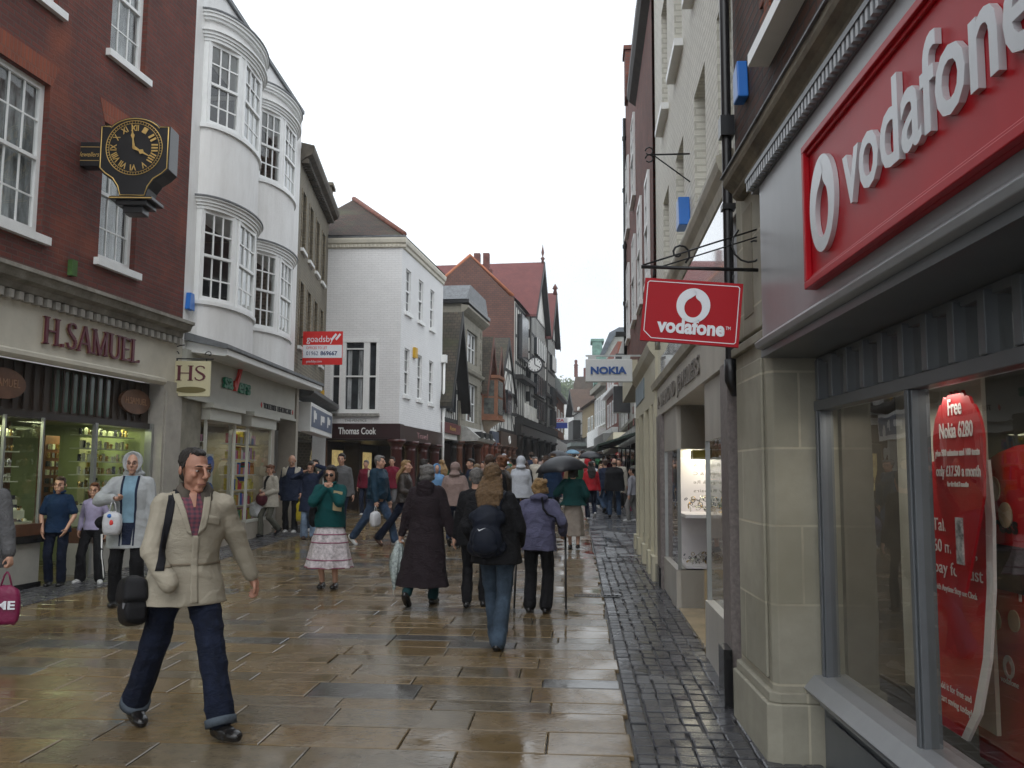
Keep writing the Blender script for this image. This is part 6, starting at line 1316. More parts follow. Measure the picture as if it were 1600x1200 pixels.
    if face:
        for sg_ in (-1, 1):
            m = MB(); m.use(eyew).ellip(hpnt((sg_ * .031, .075, -.001)), (.0135, .0105, .0062), 10, 6, hr); m.use(eyed).ellip(hpnt((sg_ * .031, .0825, -.0005)), (.007, .0045, .0062), 8, 5, hr); simple(m, 'eye', None)
            m = MB(); m.tube([hpnt((sg_ * (.014 + .011 * k), .089 - .003 * k * k * .7, .019 + (.004, .006, .005, .0)[k])) for k in range(4)], [.0035, .005, .0045, .002], 5); simple(m, 'eyebrow', hair[1] if hair else eyed)
        m = MB(); m.tube([hpnt((-.027, .072, -.07)), hpnt((-.009, .0855, -.068)), hpnt((.009, .0855, -.068)), hpnt((.027, .072, -.07))], [.002, .0045, .0045, .002], 6); simple(m, 'lips', lipm)
    if hair:
        st, hm = hair[0], hair[1]; Hh = []
        if st != 'bald': Hh = [('e', hpnt((0, -.03, .036)), (.09, .1, .1), hr), ('e', hpnt((-.012, .03, .084)), (.068, .055, .036), hr)]
        if st == 'bald': Hh = [('e', hpnt((0, -.045, -.02)), (.081, .07, .045), hr)]
        if st == 'receding': Hh = [('e', hpnt((0, -.036, .034)), (.086, .094, .094), hr), ('e', hpnt((0, .015, .085)), (.05, .05, .022), hr), ('e', hpnt((0, -.06, -.03)), (.064, .05, .055), hr)] + [('c', hpnt((sg_ * .078, .0, .02)), hpnt((sg_ * .076, .012, -.035)), .012, .009) for sg_ in (-1, 1)]
        if st == 'short': Hh += [('c', hpnt((-.074, .015, .02)), hpnt((-.074, .018, -.01)), .012, .008), ('c', hpnt((.074, .015, .02)), hpnt((.074, .018, -.01)), .012, .008), ('e', hpnt((0, -.055, -.03)), (.06, .05, .05), hr)]
        if st == 'bob': Hh += [('c', hpnt((sg_ * .075, -.005, .03)), hpnt((sg_ * .08, .0, -.09)), .03, .026) for sg_ in (-1, 1)] + [('e', hpnt((0, -.05, -.05)), (.085, .06, .07), hr)]
        if st == 'curly': rq = random.Random(seed); Hh = [('e', hpnt((0, -.03, .03)), (.098, .105, .1), hr), ('e', hpnt((0, -.04, -.03)), (.092, .082, .075), hr), ('e', hpnt((0, .03, .08)), (.075, .06, .045), hr)] + [('e', hpnt((rq.uniform(-.085, .085), rq.uniform(-.1, .03), rq.uniform(-.07, .11))), (.034, .034, .03)) for q in range(22)]
        if st == 'long':
            Hh += [('e', hpnt((0, -.04, -.02)), (.09, .08, .1), hr)]
            for sg_, w_ in ((-1, .05), (-.5, .055), (0, .05), (.5, .055), (1, .05)): Hh += [('c', hpnt((sg_ * .06, -.06, -.04)), ch + sx * sg_ * .09 - sy * .12 + Vector((0, 0, .02)), .045, w_), ('c', ch + sx * sg_ * .09 - sy * .12 + Vector((0, 0, .02)), ch + sx * sg_ * .08 - sy * .155 + Vector((0, 0, -.15 - .05 * (1 - abs(sg_)))), w_, .018)]
        if Hh: P_.hair = child(Hh, 'hair', hm, v=vox * .9, smooth=3, folds=.005 if st != 'curly' else .008, freq=70, hi=.003)
    if hood:
        child([('e', hpnt((0, -.035, .025)), (.108, .105, .118), hr), ('e', hpnt((0, -.05, -.07)), (.1, .09, .08), hr), ('e', ch - sy * .05 + Vector((0, 0, .08)), (.13, .11, .05))] + [('c', hpnt((.088 * math.cos(a), .035, .015 + .105 * math.sin(a))), hpnt((.088 * math.cos(a + .5), .035, .015 + .105 * math.sin(a + .5))), .022, .022) for a in [-.9 + .5 * q for q in range(10)]], 'hood', hood, folds=.004)
    # ---- legs
    if legs:
        k = legs.get('kind', 'trousers'); lm_ = legs['m']; r0, r1, r2_ = legs.get('r', (.098, .072, .078))
        if k == 'trousers':
            Lg = [('e', pel - Vector((0, 0, .02)), (.168 * build, .125, .14))]
            for h_, k_, a_ in ((lh_, lk, la), (rh_, rk, ra)):
                hem = k_.lerp(a_, legs.get('len', .97)); Lg += [('c', h_, k_, r0, r1), ('c', k_, hem, r1, r2_)]
            child(Lg, 'trousers', lm_, folds=legs.get('folds', .006), freq=22)
        if k == 'skirt':
            zt, zb = legs.get('top', 1.0), legs.get('hem', .3); R_ = []; n = 10; cx, cy = (la.x + ra.x) / 2, (la.y + ra.y) / 2
            for i in range(n + 1):
                t = i / n; c = Vector((pel.x, pel.y, 0)).lerp(Vector((cx, cy, 0)), t * .8); c.z = zt + (zb - zt) * t; f_ = legs.get('flare', .12)
                a_ = .16 + .04 * min(1, t * 3) + f_ * t; R_.append(tring(c, a_, a_ * .78, hx_, 56, legs.get('pleat', .06) * t, 1 + t))
            child([('l', R_[::-1])], 'skirt', lm_, smooth=2, folds=.004)
    # ---- shoes
    if shoes:
        for a_, fd in ((la, pose.get('lfd', (0, 1, 0))), (ra, pose.get('rfd', (0, 1, 0)))):
            fd = Vector(fd).normalized(); up = Vector((0, 0, 1)); up = (up - fd * up.dot(fd)).normalized(); sd_ = fd.cross(up); rm_ = Matrix((sd_, fd, up)).transposed()
            c = a_ - up * .05
            child([('e', c + fd * -.035 , (.044, .055, .042), rm_), ('e', c + fd * .05 + up * .002, (.05, .095, .042), rm_), ('e', c + fd * .13 - up * .006, (.049, .07, .034), rm_), ('c', c + up * .02, a_ + up * (.04 if not (legs and legs.get('kind') == 'skirt') else -.02), .046, .05 if not (legs and legs.get('kind') == 'skirt') else .04)] + [('e', c + fd * .055 - up * .03, (.05, .145, .012), rm_)], 'shoe', shoes, v=min(vox, .012), smooth=3)
    # ---- top
    if top:
        th = top.get('th', .03); hem = top.get('hem', .8); fl = top.get('flare', .03); Rg = []
        zs = []
        ztop = [(.3, .152, .12), (.55, .16, .125), (.78, .17, .122), (.9, .158, .108), (.98, .13, .092), (1.05, .092, .078), (1.12, .066, .066)]
        nlow = 8 if hem < .7 else 5; cx, cy = ((la.x + ra.x) / 2, (la.y + ra.y) / 2)
        for i in range(nlow):
            t = i / (nlow - 1); z_ = hem + (pel.z + .08 - hem) * t; f_ = 1 - t; low = max(0, (.95 - z_) / .95); c = Vector((pel.x + (cx - pel.x) * low * .7, pel.y + (cy - pel.y) * low * .7, z_))
            Rg.append(tring(c, (.172 + th + fl * f_ + (.1 * low if hem < .6 else 0)) * build, .128 + th + fl * f_ * .8 + (.07 * low if hem < .6 else 0), hx_, 40, (.05 * low if hem < .6 else .0), seed))
        for t, a_, b2 in ztop:
            c, ax = spine(t); kk = 1 if t < .85 else (.7 if t < .95 else (.45 if t < 1 else .25)); Rg.append(tring(c, (a_ + th * kk) * (build if t < 1 else 1), b2 + th * kk, ax, 40))
        sr = top.get('sr', (.066, .056, .05)); sl_ = top.get('sleeve', 1.0); T_ = [('l', Rg)]
        for s_, e_, w_ in ((ls, le, lw), (rs_, re_, rw)):
            T_ += [('e', s_ + Vector((0, 0, -.012)), (sr[0] * 1.0, sr[0] * 1.02, sr[0] * .92)), ('c', ch + Vector((0, 0, .035)) + (s_ - ch) * .25, s_, .05, sr[0] * .85), ('c', s_, e_ if sl_ > .5 else s_.lerp(e_, .75), sr[0], sr[1])]
            if sl_ > .5: T_ += [('c', e_, e_.lerp(w_, .93 * sl_), sr[1], sr[2])]
        T_ += list(extra_top(P_) if callable(extra_top) else extra_top)
        P_.top = child(T_, top.get('name', 'jacket'), top['m'], smooth=top.get('smooth', 4), folds=top.get('folds', .006), freq=top.get('freq', 24))
        if top.get('collar'):
            cc_ = ch + Vector((0, 0, .075)) + sy * .0; child([('c', cc_ + (sx * math.cos(a) * .082 + sy * math.sin(a) * .075) + Vector((0, 0, .02 - .03 * max(0, math.sin(a)))), cc_ + (sx * math.cos(a + .45) * .082 + sy * math.sin(a + .45) * .075) + Vector((0, 0, .02 - .03 * max(0, math.sin(a + .45)))), .02, .02) for a in [2.1 + .45 * q for q in range(11)]], 'collar', top['collar'], v=.008 if vox < .012 else vox, smooth=2)
    return P_
def fold_collar(P_, mt, r0=.07, r1=.122, a0=1.95, a1=7.47, name='collar', dz=.045):
    cc = P_.ch + Vector((0, 0, .05)); m = MB(); n = 18
    for i in range(n + 1):
        a = a0 + (a1 - a0) * i / n; f = max(0, math.sin(a)); dv = P_.sx * math.cos(a) + P_.sy * math.sin(a)
        m.v += [cc + dv * r0 + Vector((0, 0, dz - .055 * f)), cc + dv * (r0 + .012) + Vector((0, 0, dz + .012 - .055 * f)), cc + dv * r1 + Vector((0, 0, dz - .055 - .095 * f))]
        if i: k = 3 * i; m.face((k - 3, k, k + 1, k - 2)); m.face((k - 2, k + 1, k + 2, k - 1))
    o = P_.simple(m, name, mt); md = o.modifiers.new('t', 'SOLIDIFY'); md.thickness = .008; return o
def bvh(o):
    me = o.data; return BVHTree.FromPolygons([v.co for v in me.vertices], [p.vertices[:] for p in me.polygons])
def patch(P_, o, quad, nu, nv, off, name, mt, dirv=(0, -1, 0), thick=0, parent=None, start=.8):
    # a piece of cloth laid on the garment: quad = 4 (x, z) corners in standard coordinates, cast along dirv
    s = P_.s; t_ = bvh(o); d = Vector(dirv).normalized(); sd_ = Vector((0, 0, 1)).cross(d).normalized() * -1; m = MB(); ok = {}
    a, b_, c, e = [Vector(q) for q in quad]
    for i in range(nu + 1):
        for j in range(nv + 1):
            u, v = i / nu, j / nv; q = a.lerp(b_, u).lerp(e.lerp(c, u), v); org = (P_.ch * 0 + Vector((P_.pel.x, P_.pel.y, 0)) + sd_ * q.x + Vector((0, 0, q.y))) * s - d * start
            h = t_.ray_cast(org, d)
            p = (h[0] + h[1] * off) / s if h[0] is not None else None
            ok[i, j] = None if p is None else len(m.v)
            if p is not None: m.v.append(p)
    for i in range(nu):
        for j in range(nv):
            idx = [ok[i, j], ok[i + 1, j], ok[i + 1, j + 1], ok[i, j + 1]]
            if None not in idx: m.face(idx)
    r = P_.simple(m, name, mt, parent)
    if thick: md = r.modifiers.new('t', 'SOLIDIFY'); md.thickness = thick * s; md.offset = 1
    return r
def walk(a, st=.3, w=.08, lift=.12):
    # a stride: a = +1 left foot forward, -1 right foot forward
    f, b_ = (-w, st * .55, .09), (w, -st * .6, .09 + lift); fd, bd = (0, 1, .12), (0, .8, -.6)
    return dict(lf=f, rf=b_, lfd=fd, rfd=bd, pelvis=(0, 0, .93)) if a > 0 else dict(rf=(w, st * .55, .09), lf=(-w, -st * .6, .09 + lift), rfd=fd, lfd=bd, pelvis=(0, 0, .93))
def carrier(p, w_, h_, d_, label, m1, name='carrier_bag', swing=0., print_=None, rot=0, sag=.02, cat='bag', handle=.12):
    t = thing(name, tuple(p), label, cat); rz = Matrix.Rotation(R(rot), 3, 'Z'); n = 9; rg = random.Random(int(p[0] * 991))
    rings = []
    for i in range(n):
        f = i / (n - 1); z_ = -handle - h_ * (1 - f); k = .82 + .25 * math.sin(math.pi * min(1, f * 1.1)) ** .5 if f < .9 else .72; k = k if f < .95 else .35
        rings.append([Vector(p) + rz @ Vector((w_ / 2 * k * math.copysign(abs(math.cos(t_)) ** .6, math.cos(t_)) + swing * (1 - f), (d_ / 2) * k * math.copysign(abs(math.sin(t_)) ** .8, math.sin(t_)) + rg.gauss(0, .004), z_ + rg.gauss(0, .004))) for t_ in [2 * math.pi * q / 18 for q in range(18)]])
    m = MB(); m.smooth = True
    for r_ in rings: m.v += r_
    for i in range(n - 1):
        for q in range(18): m.face((i * 18 + q, i * 18 + (q + 1) % 18, (i + 1) * 18 + (q + 1) % 18, (i + 1) * 18 + q))
    m.face(range(17, -1, -1)); m.face(range((n - 1) * 18, n * 18)); m.build('sack', m1, t)
    m = MB()
    for sg_ in (-1, 1): m.tube([Vector(p) + rz @ Vector((sg_ * w_ * .2, 0, -handle - .01)), Vector(p) + rz @ Vector((sg_ * .02, 0, -.03)), Vector(p)], .008, 5)
    m.build('handle', m1, t); 
    if print_: print_(t, p, rz)
    return t
# ---------------------------------------------------------------- colours
beige = cloth('beige_cotton', (.37, .335, .265), .8, .08); denim = cloth('dark_denim', (.010, .015, .034), .85, .3, .5, 350, 14); denim_m = cloth('mid_denim', (.05, .085, .15), .85, .35, .5, 300, 9); denim_l = cloth('pale_denim', (.22, .30, .42), .85, .3, .4, 300, 9)
blackc = cloth('black_cloth', (.012, .012, .014)); navy = cloth('navy_cloth', (.018, .026, .055)); navyb = cloth('blue_fleece', (.010, .030, .075)); greyc = cloth('grey_cloth', (.12, .12, .125)); lgrey = cloth('pale_grey_nylon', (.42, .44, .45), .6, .1)
brownd = cloth('dark_plum_wool', (.026, .018, .022)); purple = cloth('slate_purple_nylon', (.10, .10, .17), .6, .12); teal = cloth('teal_wool', (.006, .07, .072), .9, .1, .6, 160); pinkb = cloth('dusty_pink', (.30, .22, .20)); redc = cloth('red_jacket', (.45, .02, .03), .7); maroonc = cloth('maroon_cloth', (.16, .012, .03)); lilac = cloth('lilac_top', (.42, .38, .55)); leather = mat('brown_leather', (.035, .025, .02), .4, .2, 8, .3, 60)
creamc = cloth('cream_cloth', (.45, .42, .36)); olive = cloth('olive_cloth', (.10, .10, .08)); bshoe = mat('black_shoe', (.012, .011, .011), .22, .1, 10); brshoe = mat('brown_shoe', (.05, .022, .012), .4, .2); trainer = mat('white_trainer', (.55, .55, .55), .5, .15, 14)
h_dark = hairm('hair_dark', (.022, .016, .012)); h_brown = hairm('hair_brown', (.07, .035, .018)); h_blond = hairm('hair_dark_blond', (.24, .15, .07)); h_grey = hairm('hair_grey', (.19, .18, .17)); h_aub = hairm('hair_auburn', (.17, .06, .02)); h_gold = hairm('hair_golden', (.33, .20, .08)); h_mblond = hairm('hair_long_blond', (.17, .10, .045))
plastic = mat('white_plastic', (.62, .63, .66), .35, .12, 12, .5, 25)

def crease(m, sc=7, st=.5):
    nt = m.node_tree; N = nt.nodes.new; L = nt.links.new; b = nt.nodes['Principled BSDF']
    t = N('ShaderNodeTexCoord'); mp = N('ShaderNodeMapping'); mp.inputs['Scale'].default_value = (1, 1, 1.9); mp.inputs['Rotation'].default_value = (.4, .3, 0); L(t.outputs['Object'], mp.inputs[0])
    n = N('ShaderNodeTexNoise'); n.inputs['Scale'].default_value = sc; n.inputs['Detail'].default_value = 3; n.inputs['Distortion'].default_value = 1.6; L(mp.outputs[0], n.inputs['Vector'])
    a = N('ShaderNodeMath'); a.operation = 'SUBTRACT'; a.inputs[1].default_value = .5; L(n.outputs['Fac'], a.inputs[0]); c = N('ShaderNodeMath'); c.operation = 'ABSOLUTE'; L(a.outputs[0], c.inputs[0]); d = N('ShaderNodeMath'); d.operation = 'POWER'; d.inputs[1].default_value = .6; L(c.outputs[0], d.inputs[0])
    bp = N('ShaderNodeBump'); bp.inputs['Strength'].default_value = st; bp.inputs['Distance'].default_value = .035; L(d.outputs[0], bp.inputs['Height'])
    old = b.inputs['Normal'].links
    if old: L(old[0].from_socket, bp.inputs['Normal'])
    L(bp.outputs[0], b.inputs['Normal'])
crease(beige, 5, .22); crease(lgrey, 5, .2)
for m_ in (denim, denim_m, denim_l, blackc, navy, navyb, greyc, brownd, purple, pinkb, leather, creamc, olive): crease(m_)
def plaid():
    m, nt, b = newmat('plaid_shirt'); N = nt.nodes.new; L = nt.links.new; t = N('ShaderNodeTexCoord'); prev = None
    for ax, sc in ((0, (30, 0, 0)), (2, (0, 0, 30))):
        w_ = N('ShaderNodeTexWave'); w_.inputs['Scale'].default_value = .32; mp = N('ShaderNodeMapping'); mp.inputs['Scale'].default_value = (60, 0, 0) if ax == 0 else (0, 0, 60); mp.inputs['Rotation'].default_value = (0, 0, 0) if ax == 0 else (0, R(90), 0)
        w_.wave_type = 'BANDS'; w_.bands_direction = 'X' if ax == 0 else 'Z'; L(t.outputs['Object'], w_.inputs['Vector']); w_.inputs['Scale'].default_value = 11
        if prev is None: prev = w_
        else:
            a = N('ShaderNodeMath'); a.operation = 'ADD'; L(prev.outputs['Fac'], a.inputs[0]); L(w_.outputs['Fac'], a.inputs[1]); c = N('ShaderNodeValToRGB'); c.color_ramp.elements[0].color = (.035, .03, .05, 1); c.color_ramp.elements[1].color = (.20, .05, .07, 1)
            dv = N('ShaderNodeMath'); dv.operation = 'MULTIPLY'; dv.inputs[1].default_value = .5; L(a.outputs[0], dv.inputs[0]); L(dv.outputs[0], c.inputs[0]); L(c.outputs[0], b.inputs['Base Color'])
    b.inputs['Roughness'].default_value = .8; return m
# ---------------------------------------------------------------- 1. the man in the beige jacket
mn = person(-2.5, 5.62, 232, 1.80, 'man in beige jacket with black shoulder bag striding past in the foreground, hand in pocket',
    pose=dict(lf=(-.07, .36, .085), rf=(.1, -.4, .12), lfd=(-.05, 1, .03), rfd=(.15, 1, -.22), pelvis=(.0, -.02, .92), chest=(.0, .05, 1.41), twist=-24, hiptw=-12, hy=26, hp=-7, headk=1.22, lh=(-.43, .06, .9), rh=(.19, .17, .9), lcurl=1.0, norh=True, lep=(-.4, -1, 0), rep=(1, -.5, 0), rkp=(.3, 1, 0)),
    top=dict(m=beige, th=.032, hem=.77, flare=.045, sr=(.076, .068, .055), folds=.007, freq=17, smooth=6), legs=dict(m=denim, r=(.11, .087, .087), len=.93, folds=.008), hair=('receding', h_dark), shoes=bshoe, vox=.0085, sk=skin_r, build=1.08, seed=5)
tws = R(-18); FD = (-math.sin(tws) * -1 * -1, -math.cos(tws), 0)
FD = (math.sin(tws), -math.cos(tws), 0)
patch(mn, mn.top, [(-.08, 1.49), (.07, 1.49), (.03, 1.2), (-.0, 1.2)], 12, 20, .006, 'shirt', plaid(), FD)
patch(mn, mn.top, [(-.035, 1.5), (.03, 1.5), (.012, 1.37), (.0, 1.37)], 8, 10, .011, 'open_neck', skin_r, FD)
colm = cloth('grey_brown_collar', (.10, .085, .07))
for q in ([(-.125, 1.49), (-.085, 1.5), (.0, 1.2), (-.03, 1.22)], [(.075, 1.5), (.12, 1.49), (.075, 1.25), (.03, 1.2)]): patch(mn, mn.top, q, 6, 16, .012, 'lapel', beige, FD, thick=.006)
fold_collar(mn, colm)
patch(mn, mn.top, [(.004, 1.2), (.04, 1.2), (.05, .79), (.0, .79)], 4, 30, .006, 'placket', beige, FD, thick=.005)
patch(mn, mn.top, [(.07, 1.325), (.165, 1.305), (.165, 1.255), (.07, 1.275)], 10, 5, .008, 'pocket_flap', beige, FD, thick=.008)
patch(mn, mn.top, [(-.2, 1.03), (.2, 1.03), (.2, 1.015), (-.2, 1.015)], 30, 2, .003, 'waist_seam', cloth('beige_shadow_seam', (.24, .20, .145)), FD, thick=.003)
strap = cloth('black_webbing', (.012, .012, .016), .7)
def along(P_, o, pts, w_, off, name, mt, thick=.006, normal_hint=None):
    # a strap pulled over the garment: nearest surface points along a path
    t_ = bvh(o); s = P_.s; m = MB(); prev = None
    for i, p in enumerate(pts):
        p = Vector(p); h = t_.find_nearest(p * s); q = h[0] / s; nn = h[1]; q2 = q + nn * off; d = (Vector(pts[min(i + 1, len(pts) - 1)]) - Vector(pts[max(i - 1, 0)])).normalized(); sd_ = d.cross(nn).normalized() * w_ / 2; m.v += [q2 - sd_, q2 + sd_]
        if i: m.face((2 * i - 2, 2 * i - 1, 2 * i + 1, 2 * i))
    o2 = P_.simple(m, name, mt); md = o2.modifiers.new('t', 'SOLIDIFY'); md.thickness = thick; md.offset = 1; return o2
sp = [Vector((.15, .12, 1.02 + .04 * i)) for i in range(0)]
c3 = lambda u, v, z: Vector((mn.ch.x, mn.ch.y, 0)) + mn.sx * u + mn.sy * v + Vector((0, 0, z))
pts = [c3(.215, .1, .98).lerp(c3(.12, .17, 1.45), i / 12) for i in range(13)] + [c3(.118, .06, 1.53), c3(.12, -.03, 1.52), c3(.14, -.14, 1.42), c3(.2, -.18, 1.2), c3(.26, -.16, .95)]
patch(mn, mn.top, [(-.125, 1.5), (-.08, 1.505), (-.165, 1.0), (-.21, 1.0)], 4, 24, .008, 'bag_strap', strap, FD, thick=.006)
along(mn, mn.top, [c3(.1, .09, 1.5), c3(.105, .03, 1.54), c3(.11, -.04, 1.52), c3(.14, -.14, 1.42), c3(.19, -.17, 1.25), c3(.24, -.17, 1.05), c3(.27, -.16, .95)], .045, .008, 'bag_strap', strap)
for a_ in (mn.k[2], mn.k[3]):
    pass
cuffm = cloth('faded_turn_up', (.09, .11, .135), .9, .3)
for q in (0, 1): m = MB(); m.tube([mn.k[q].lerp(mn.k[q + 2], .94), mn.k[q].lerp(mn.k[q + 2], 1.05)],   .092, 24); mn.simple(m, 'turn_up', cuffm)
bg_ = thing('shoulder_bag', tuple(mn.w((.36, .0, .55))), 'bulky black shoulder bag hanging at the hip of the man in the beige jacket', 'bag')
def softbox(P_, c, hx, hy, hz, yaw=0., pitch=0., pw=.35):
    M_ = Matrix.Rotation(yaw, 3, 'Z') @ Matrix.Rotation(pitch, 3, 'X'); R_ = []
    for i in range(13):
        f = -1 + 2 * i / 12; k = (1 - abs(f) ** 5) ** .4 * (.9 + .1 * (1 - f) / 2 * 2) if abs(f) < .999 else .3
        R_.append([P_.w(Vector(c) + M_ @ Vector((hx * k * math.copysign(abs(math.cos(t)) ** pw, math.cos(t)), hy * k * math.copysign(abs(math.sin(t)) ** pw, math.sin(t)), hz * f))) for t in [2 * math.pi * q / 28 for q in range(28)]])
    return ('l', R_)
me = prim_mesh([softbox(mn, (.255, -.17, .79), .07, .17, .15, -.3, .12)], .009, 2, .005, 3, 24)
def place(me, name, mt, parent):
    b_ = parent_base(parent)
    for v in me.vertices: v.co -= b_
    me.materials.append(mt); o = bpy.data.objects.new(name, me); col.objects.link(o); o.parent = parent; return o
place(me, 'bag_body', cloth('black_nylon', (.010, .010, .012), .5), bg_); place(prim_mesh([softbox(mn, (.262, -.17, .86), .078, .178, .09, -.3, .12)], .009, 2, .004, 6, 24), 'bag_flap', MATS['black_nylon'], bg_)
m = MB(); p = mn.w((.335, -.06, .8)); m.box(W, p.x - .02, p.x + .02, p.y - .03, p.y - .01, p.z - .03, p.z + .03); m.build('buckle', mat('grey_plastic', (.15, .15, .16), .4, .1), bg_)

# ---------------------------------------------------------------- 2. figure cut by the left edge
le_ = person(-5.36, 7.75, 175, 1.7, 'person in grey jacket cut off by the photo\'s left edge, carrying a magenta bag', pose=dict(lf=(-.1, .1, .09), rf=(.1, -.1, .09), rh=(.3, .02, .8), lh=(-.34, .05, .80), lcurl=1.4), top=dict(m=greyc, th=.05, hem=.75, sr=(.085, .075, .06)), legs=dict(m=blackc), hair=('bob', h_brown), shoes=brshoe, face=False)
def pm(t, p, rz):
    m = MB(); m.text('ME', Vector(p) + rz @ Vector((-.06, -.062, -.32)), rz @ Vector((1, 0, 0)), (0, 0, 1), .1, .003, width=.17, bold=.003); m.build('print', gw, t)
carrier(le_.w((-.31, .05, .72)), .24, .34, .08, 'magenta carrier bag ending in ME held at the left edge of the photo', mat('magenta_plastic', (.20, .008, .06), .5, .1, 6, .4, 25), print_=pm, rot=10)
# ---------------------------------------------------------------- 3-5. boy, girl, hooded man by the jeweller's window
by_ = person(-6.98, 11.6, 197, 1.45, 'boy in navy fleece with hands in his pockets, standing by the jeweller\'s left window', pose=dict(lf=(-.1, .03, .09), rf=(.09, 0, .09), lh=(-.17, .16, .92), rh=(.19, .15, .9), norh=False, lcurl=.3, rcurl=.3, hy=0, headk=1.27, lep=(-1, -.6, 0), rep=(1, -.6, 0)),
    top=dict(m=navyb, th=.035, hem=.86, sr=(.075, .075, .05), sleeve=.45, collar=navyb), legs=dict(m=denim, r=(.095, .078, .08)), hair=('short', h_brown), shoes=bshoe, vox=.010, build=.9)
gl1 = person(-6.68, 11.95, 190, 1.36, 'girl in lilac top and striped black tracksuit trousers beside the hooded man', pose=dict(lf=(-.2, .12, .09), rf=(.16, .05, .09), lfd=(-.4, 1, 0), rfd=(.3, 1, 0), lh=(-.24, .02, .9), rh=(.22, .05, .92), hy=8, headk=1.3),
    top=dict(m=lilac, th=.02, hem=.93, sr=(.058, .05, .042), flare=.0, name='sweater', folds=.004), legs=dict(m=blackc, r=(.1, .085, .1)), hair=('long', h_aub), shoes=trainer, vox=.010, build=.85)
tr_ = [c for c in gl1.root.children if c.name.startswith('trousers')][0]
for k in (-.0, .03): 
    t_ = bvh(tr_); pts = [gl1.k[0].lerp(gl1.k[2], f) + Vector((-.13, .06 + k, 0)) for f in [i / 8 for i in range(9)]]
    along(gl1, tr_, [Vector((-.16, .05 + k, .85))] + pts, .014, .002, 'white_stripe', white, .003)
hm_ = person(-5.24, 10.2, 192, 1.78, 'bespectacled man in pale grey hooded anorak holding a carrier bag to his chest', pose=dict(lf=(-.11, .0, .09), rf=(.12, .05, .09), rh=(.12, .27, 1.22), lh=(-.28, .05, .86), rcurl=1.5, hy=6, rep=(1, -.3, -.4), rnrm=(0, 0, 1)),
    top=dict(m=lgrey, th=.05, hem=.66, flare=.05, sr=(.088, .078, .062), folds=.010, name='anorak'), legs=dict(m=blackc, r=(.1, .08, .085)), hair=None, hood=lgrey, shoes=bshoe, vox=.01)
patch(hm_, hm_.top, [(-.07, 1.48), (.07, 1.48), (.075, .95), (-.05, .95)], 10, 26, .005, 'shirt', cloth('pale_blue_shirt', (.22, .36, .46), .8)); patch(hm_, hm_.top, [(-.05, .95), (.075, .95), (.06, .70), (-.03, .70)], 14, 20, .006, 'trouser_front', navy)
for q in ([(-.095, 1.5), (-.068, 1.5), (-.05, .69), (-.065, .69)], [(.068, 1.5), (.095, 1.5), (.09, .69), (.075, .69)]): patch(hm_, hm_.top, q, 4, 36, .008, 'zip_edge', navy, thick=.004)
m = MB()
for sg_ in (-1, 1): m.tube([hm_.hpnt((sg_ * .032 + .022 * math.cos(a * .785), .099, .0 + .017 * math.sin(a * .785))) for a in range(8)], .0012, 4, close=True)
m.tube([hm_.hpnt((-.01, .099, .004)), hm_.hpnt((.01, .099, .004))], .002, 4); hm_.simple(m, 'spectacles', iron)
carrier(hm_.w((.12, .3, 1.2)), .2, .26, .12, 'white carrier bag with red and blue print held up at the hooded man\'s chest', plastic, rot=12, print_=lambda t, p, rz: (MB().ellip(Vector(p) + rz @ Vector((.0, -.05, -.25)), (.035, .02, .05), 8, 6).build('red_print', rdl, t), MB().ellip(Vector(p) + rz @ Vector((-.02, -.05, -.17)), (.03, .018, .025), 8, 6).build('blue_print', bluep, t)))
bb = thing('handbag', tuple(hm_.w((.3, .1, .85))), 'small black handbag hanging between the girl and the hooded man', 'bag'); place(prim_mesh([('e', hm_.w((.27, .14, .95)), (.1, .07, .08))], .012, 3, .006, 2), 'bag_body', blackc, bb)
# ---------------------------------------------------------------- 6-9. group outside the toiletries shop
w1 = person(-6.72, 19.2, 150, 1.58, 'older woman with auburn hair in cream jacket clutching bags by the toiletries shop', pose=dict(walk(-1, .34), rh=(.05, .24, 1.12), lh=(-.1, .22, 1.05), hy=20, hp=-12), top=dict(m=creamc, th=.05, hem=.72, sr=(.085, .075, .06)), legs=dict(m=olive), hair=('curly', h_aub), shoes=blackc, vox=.013)
patch(w1, w1.top, [(-.05, 1.48), (.06, 1.48), (.03, 1.15), (-.02, 1.15)], 6, 10, .005, 'jumper', blackc)
carrier(w1.w((.2, .2, 1.0)), .34, .34, .16, 'white plastic bag carried by the older woman in cream', plastic, rot=20); hb = thing('handbag', tuple(w1.w((0, .3, .9))), 'plum handbag held in front by the older woman in cream', 'bag'); place(prim_mesh([('e', w1.w((.02, .24, .92)), (.14, .1, .15))], .015, 3, .006, 2), 'bag_body', cloth('plum_leather', (.09, .02, .03), .5), hb)
mbd = person(-6.6, 20.3, 185, 1.80, 'bald man in dark jersey and cream jacket looking down, behind the woman in cream', pose=dict(lf=(-.1, .05, .09), rf=(.1, 0, .09), hp=-32, lh=(-.24, .12, .9)), top=dict(m=navy, th=.05, hem=.72, sr=(.085, .075, .06)), legs=dict(m=blackc), hair=('bald', h_grey), shoes=trainer, vox=.013)
for q in ([(-.2, 1.46), (-.07, 1.5), (-.1, 1.3), (-.2, 1.25)], [(.07, 1.5), (.2, 1.46), (.2, 1.25), (.1, 1.3)]): patch(mbd, mbd.top, q, 6, 8, .012, 'cream_lapel', creamc, thick=.008)
yb2 = carrier(mbd.w((-.24, .14, .82)), .2, .44, .08, 'yellow carrier bag hanging from the bald man\'s hand', mat('yellow_plastic', (.45, .36, .02), .4, .15, 20), rot=5)
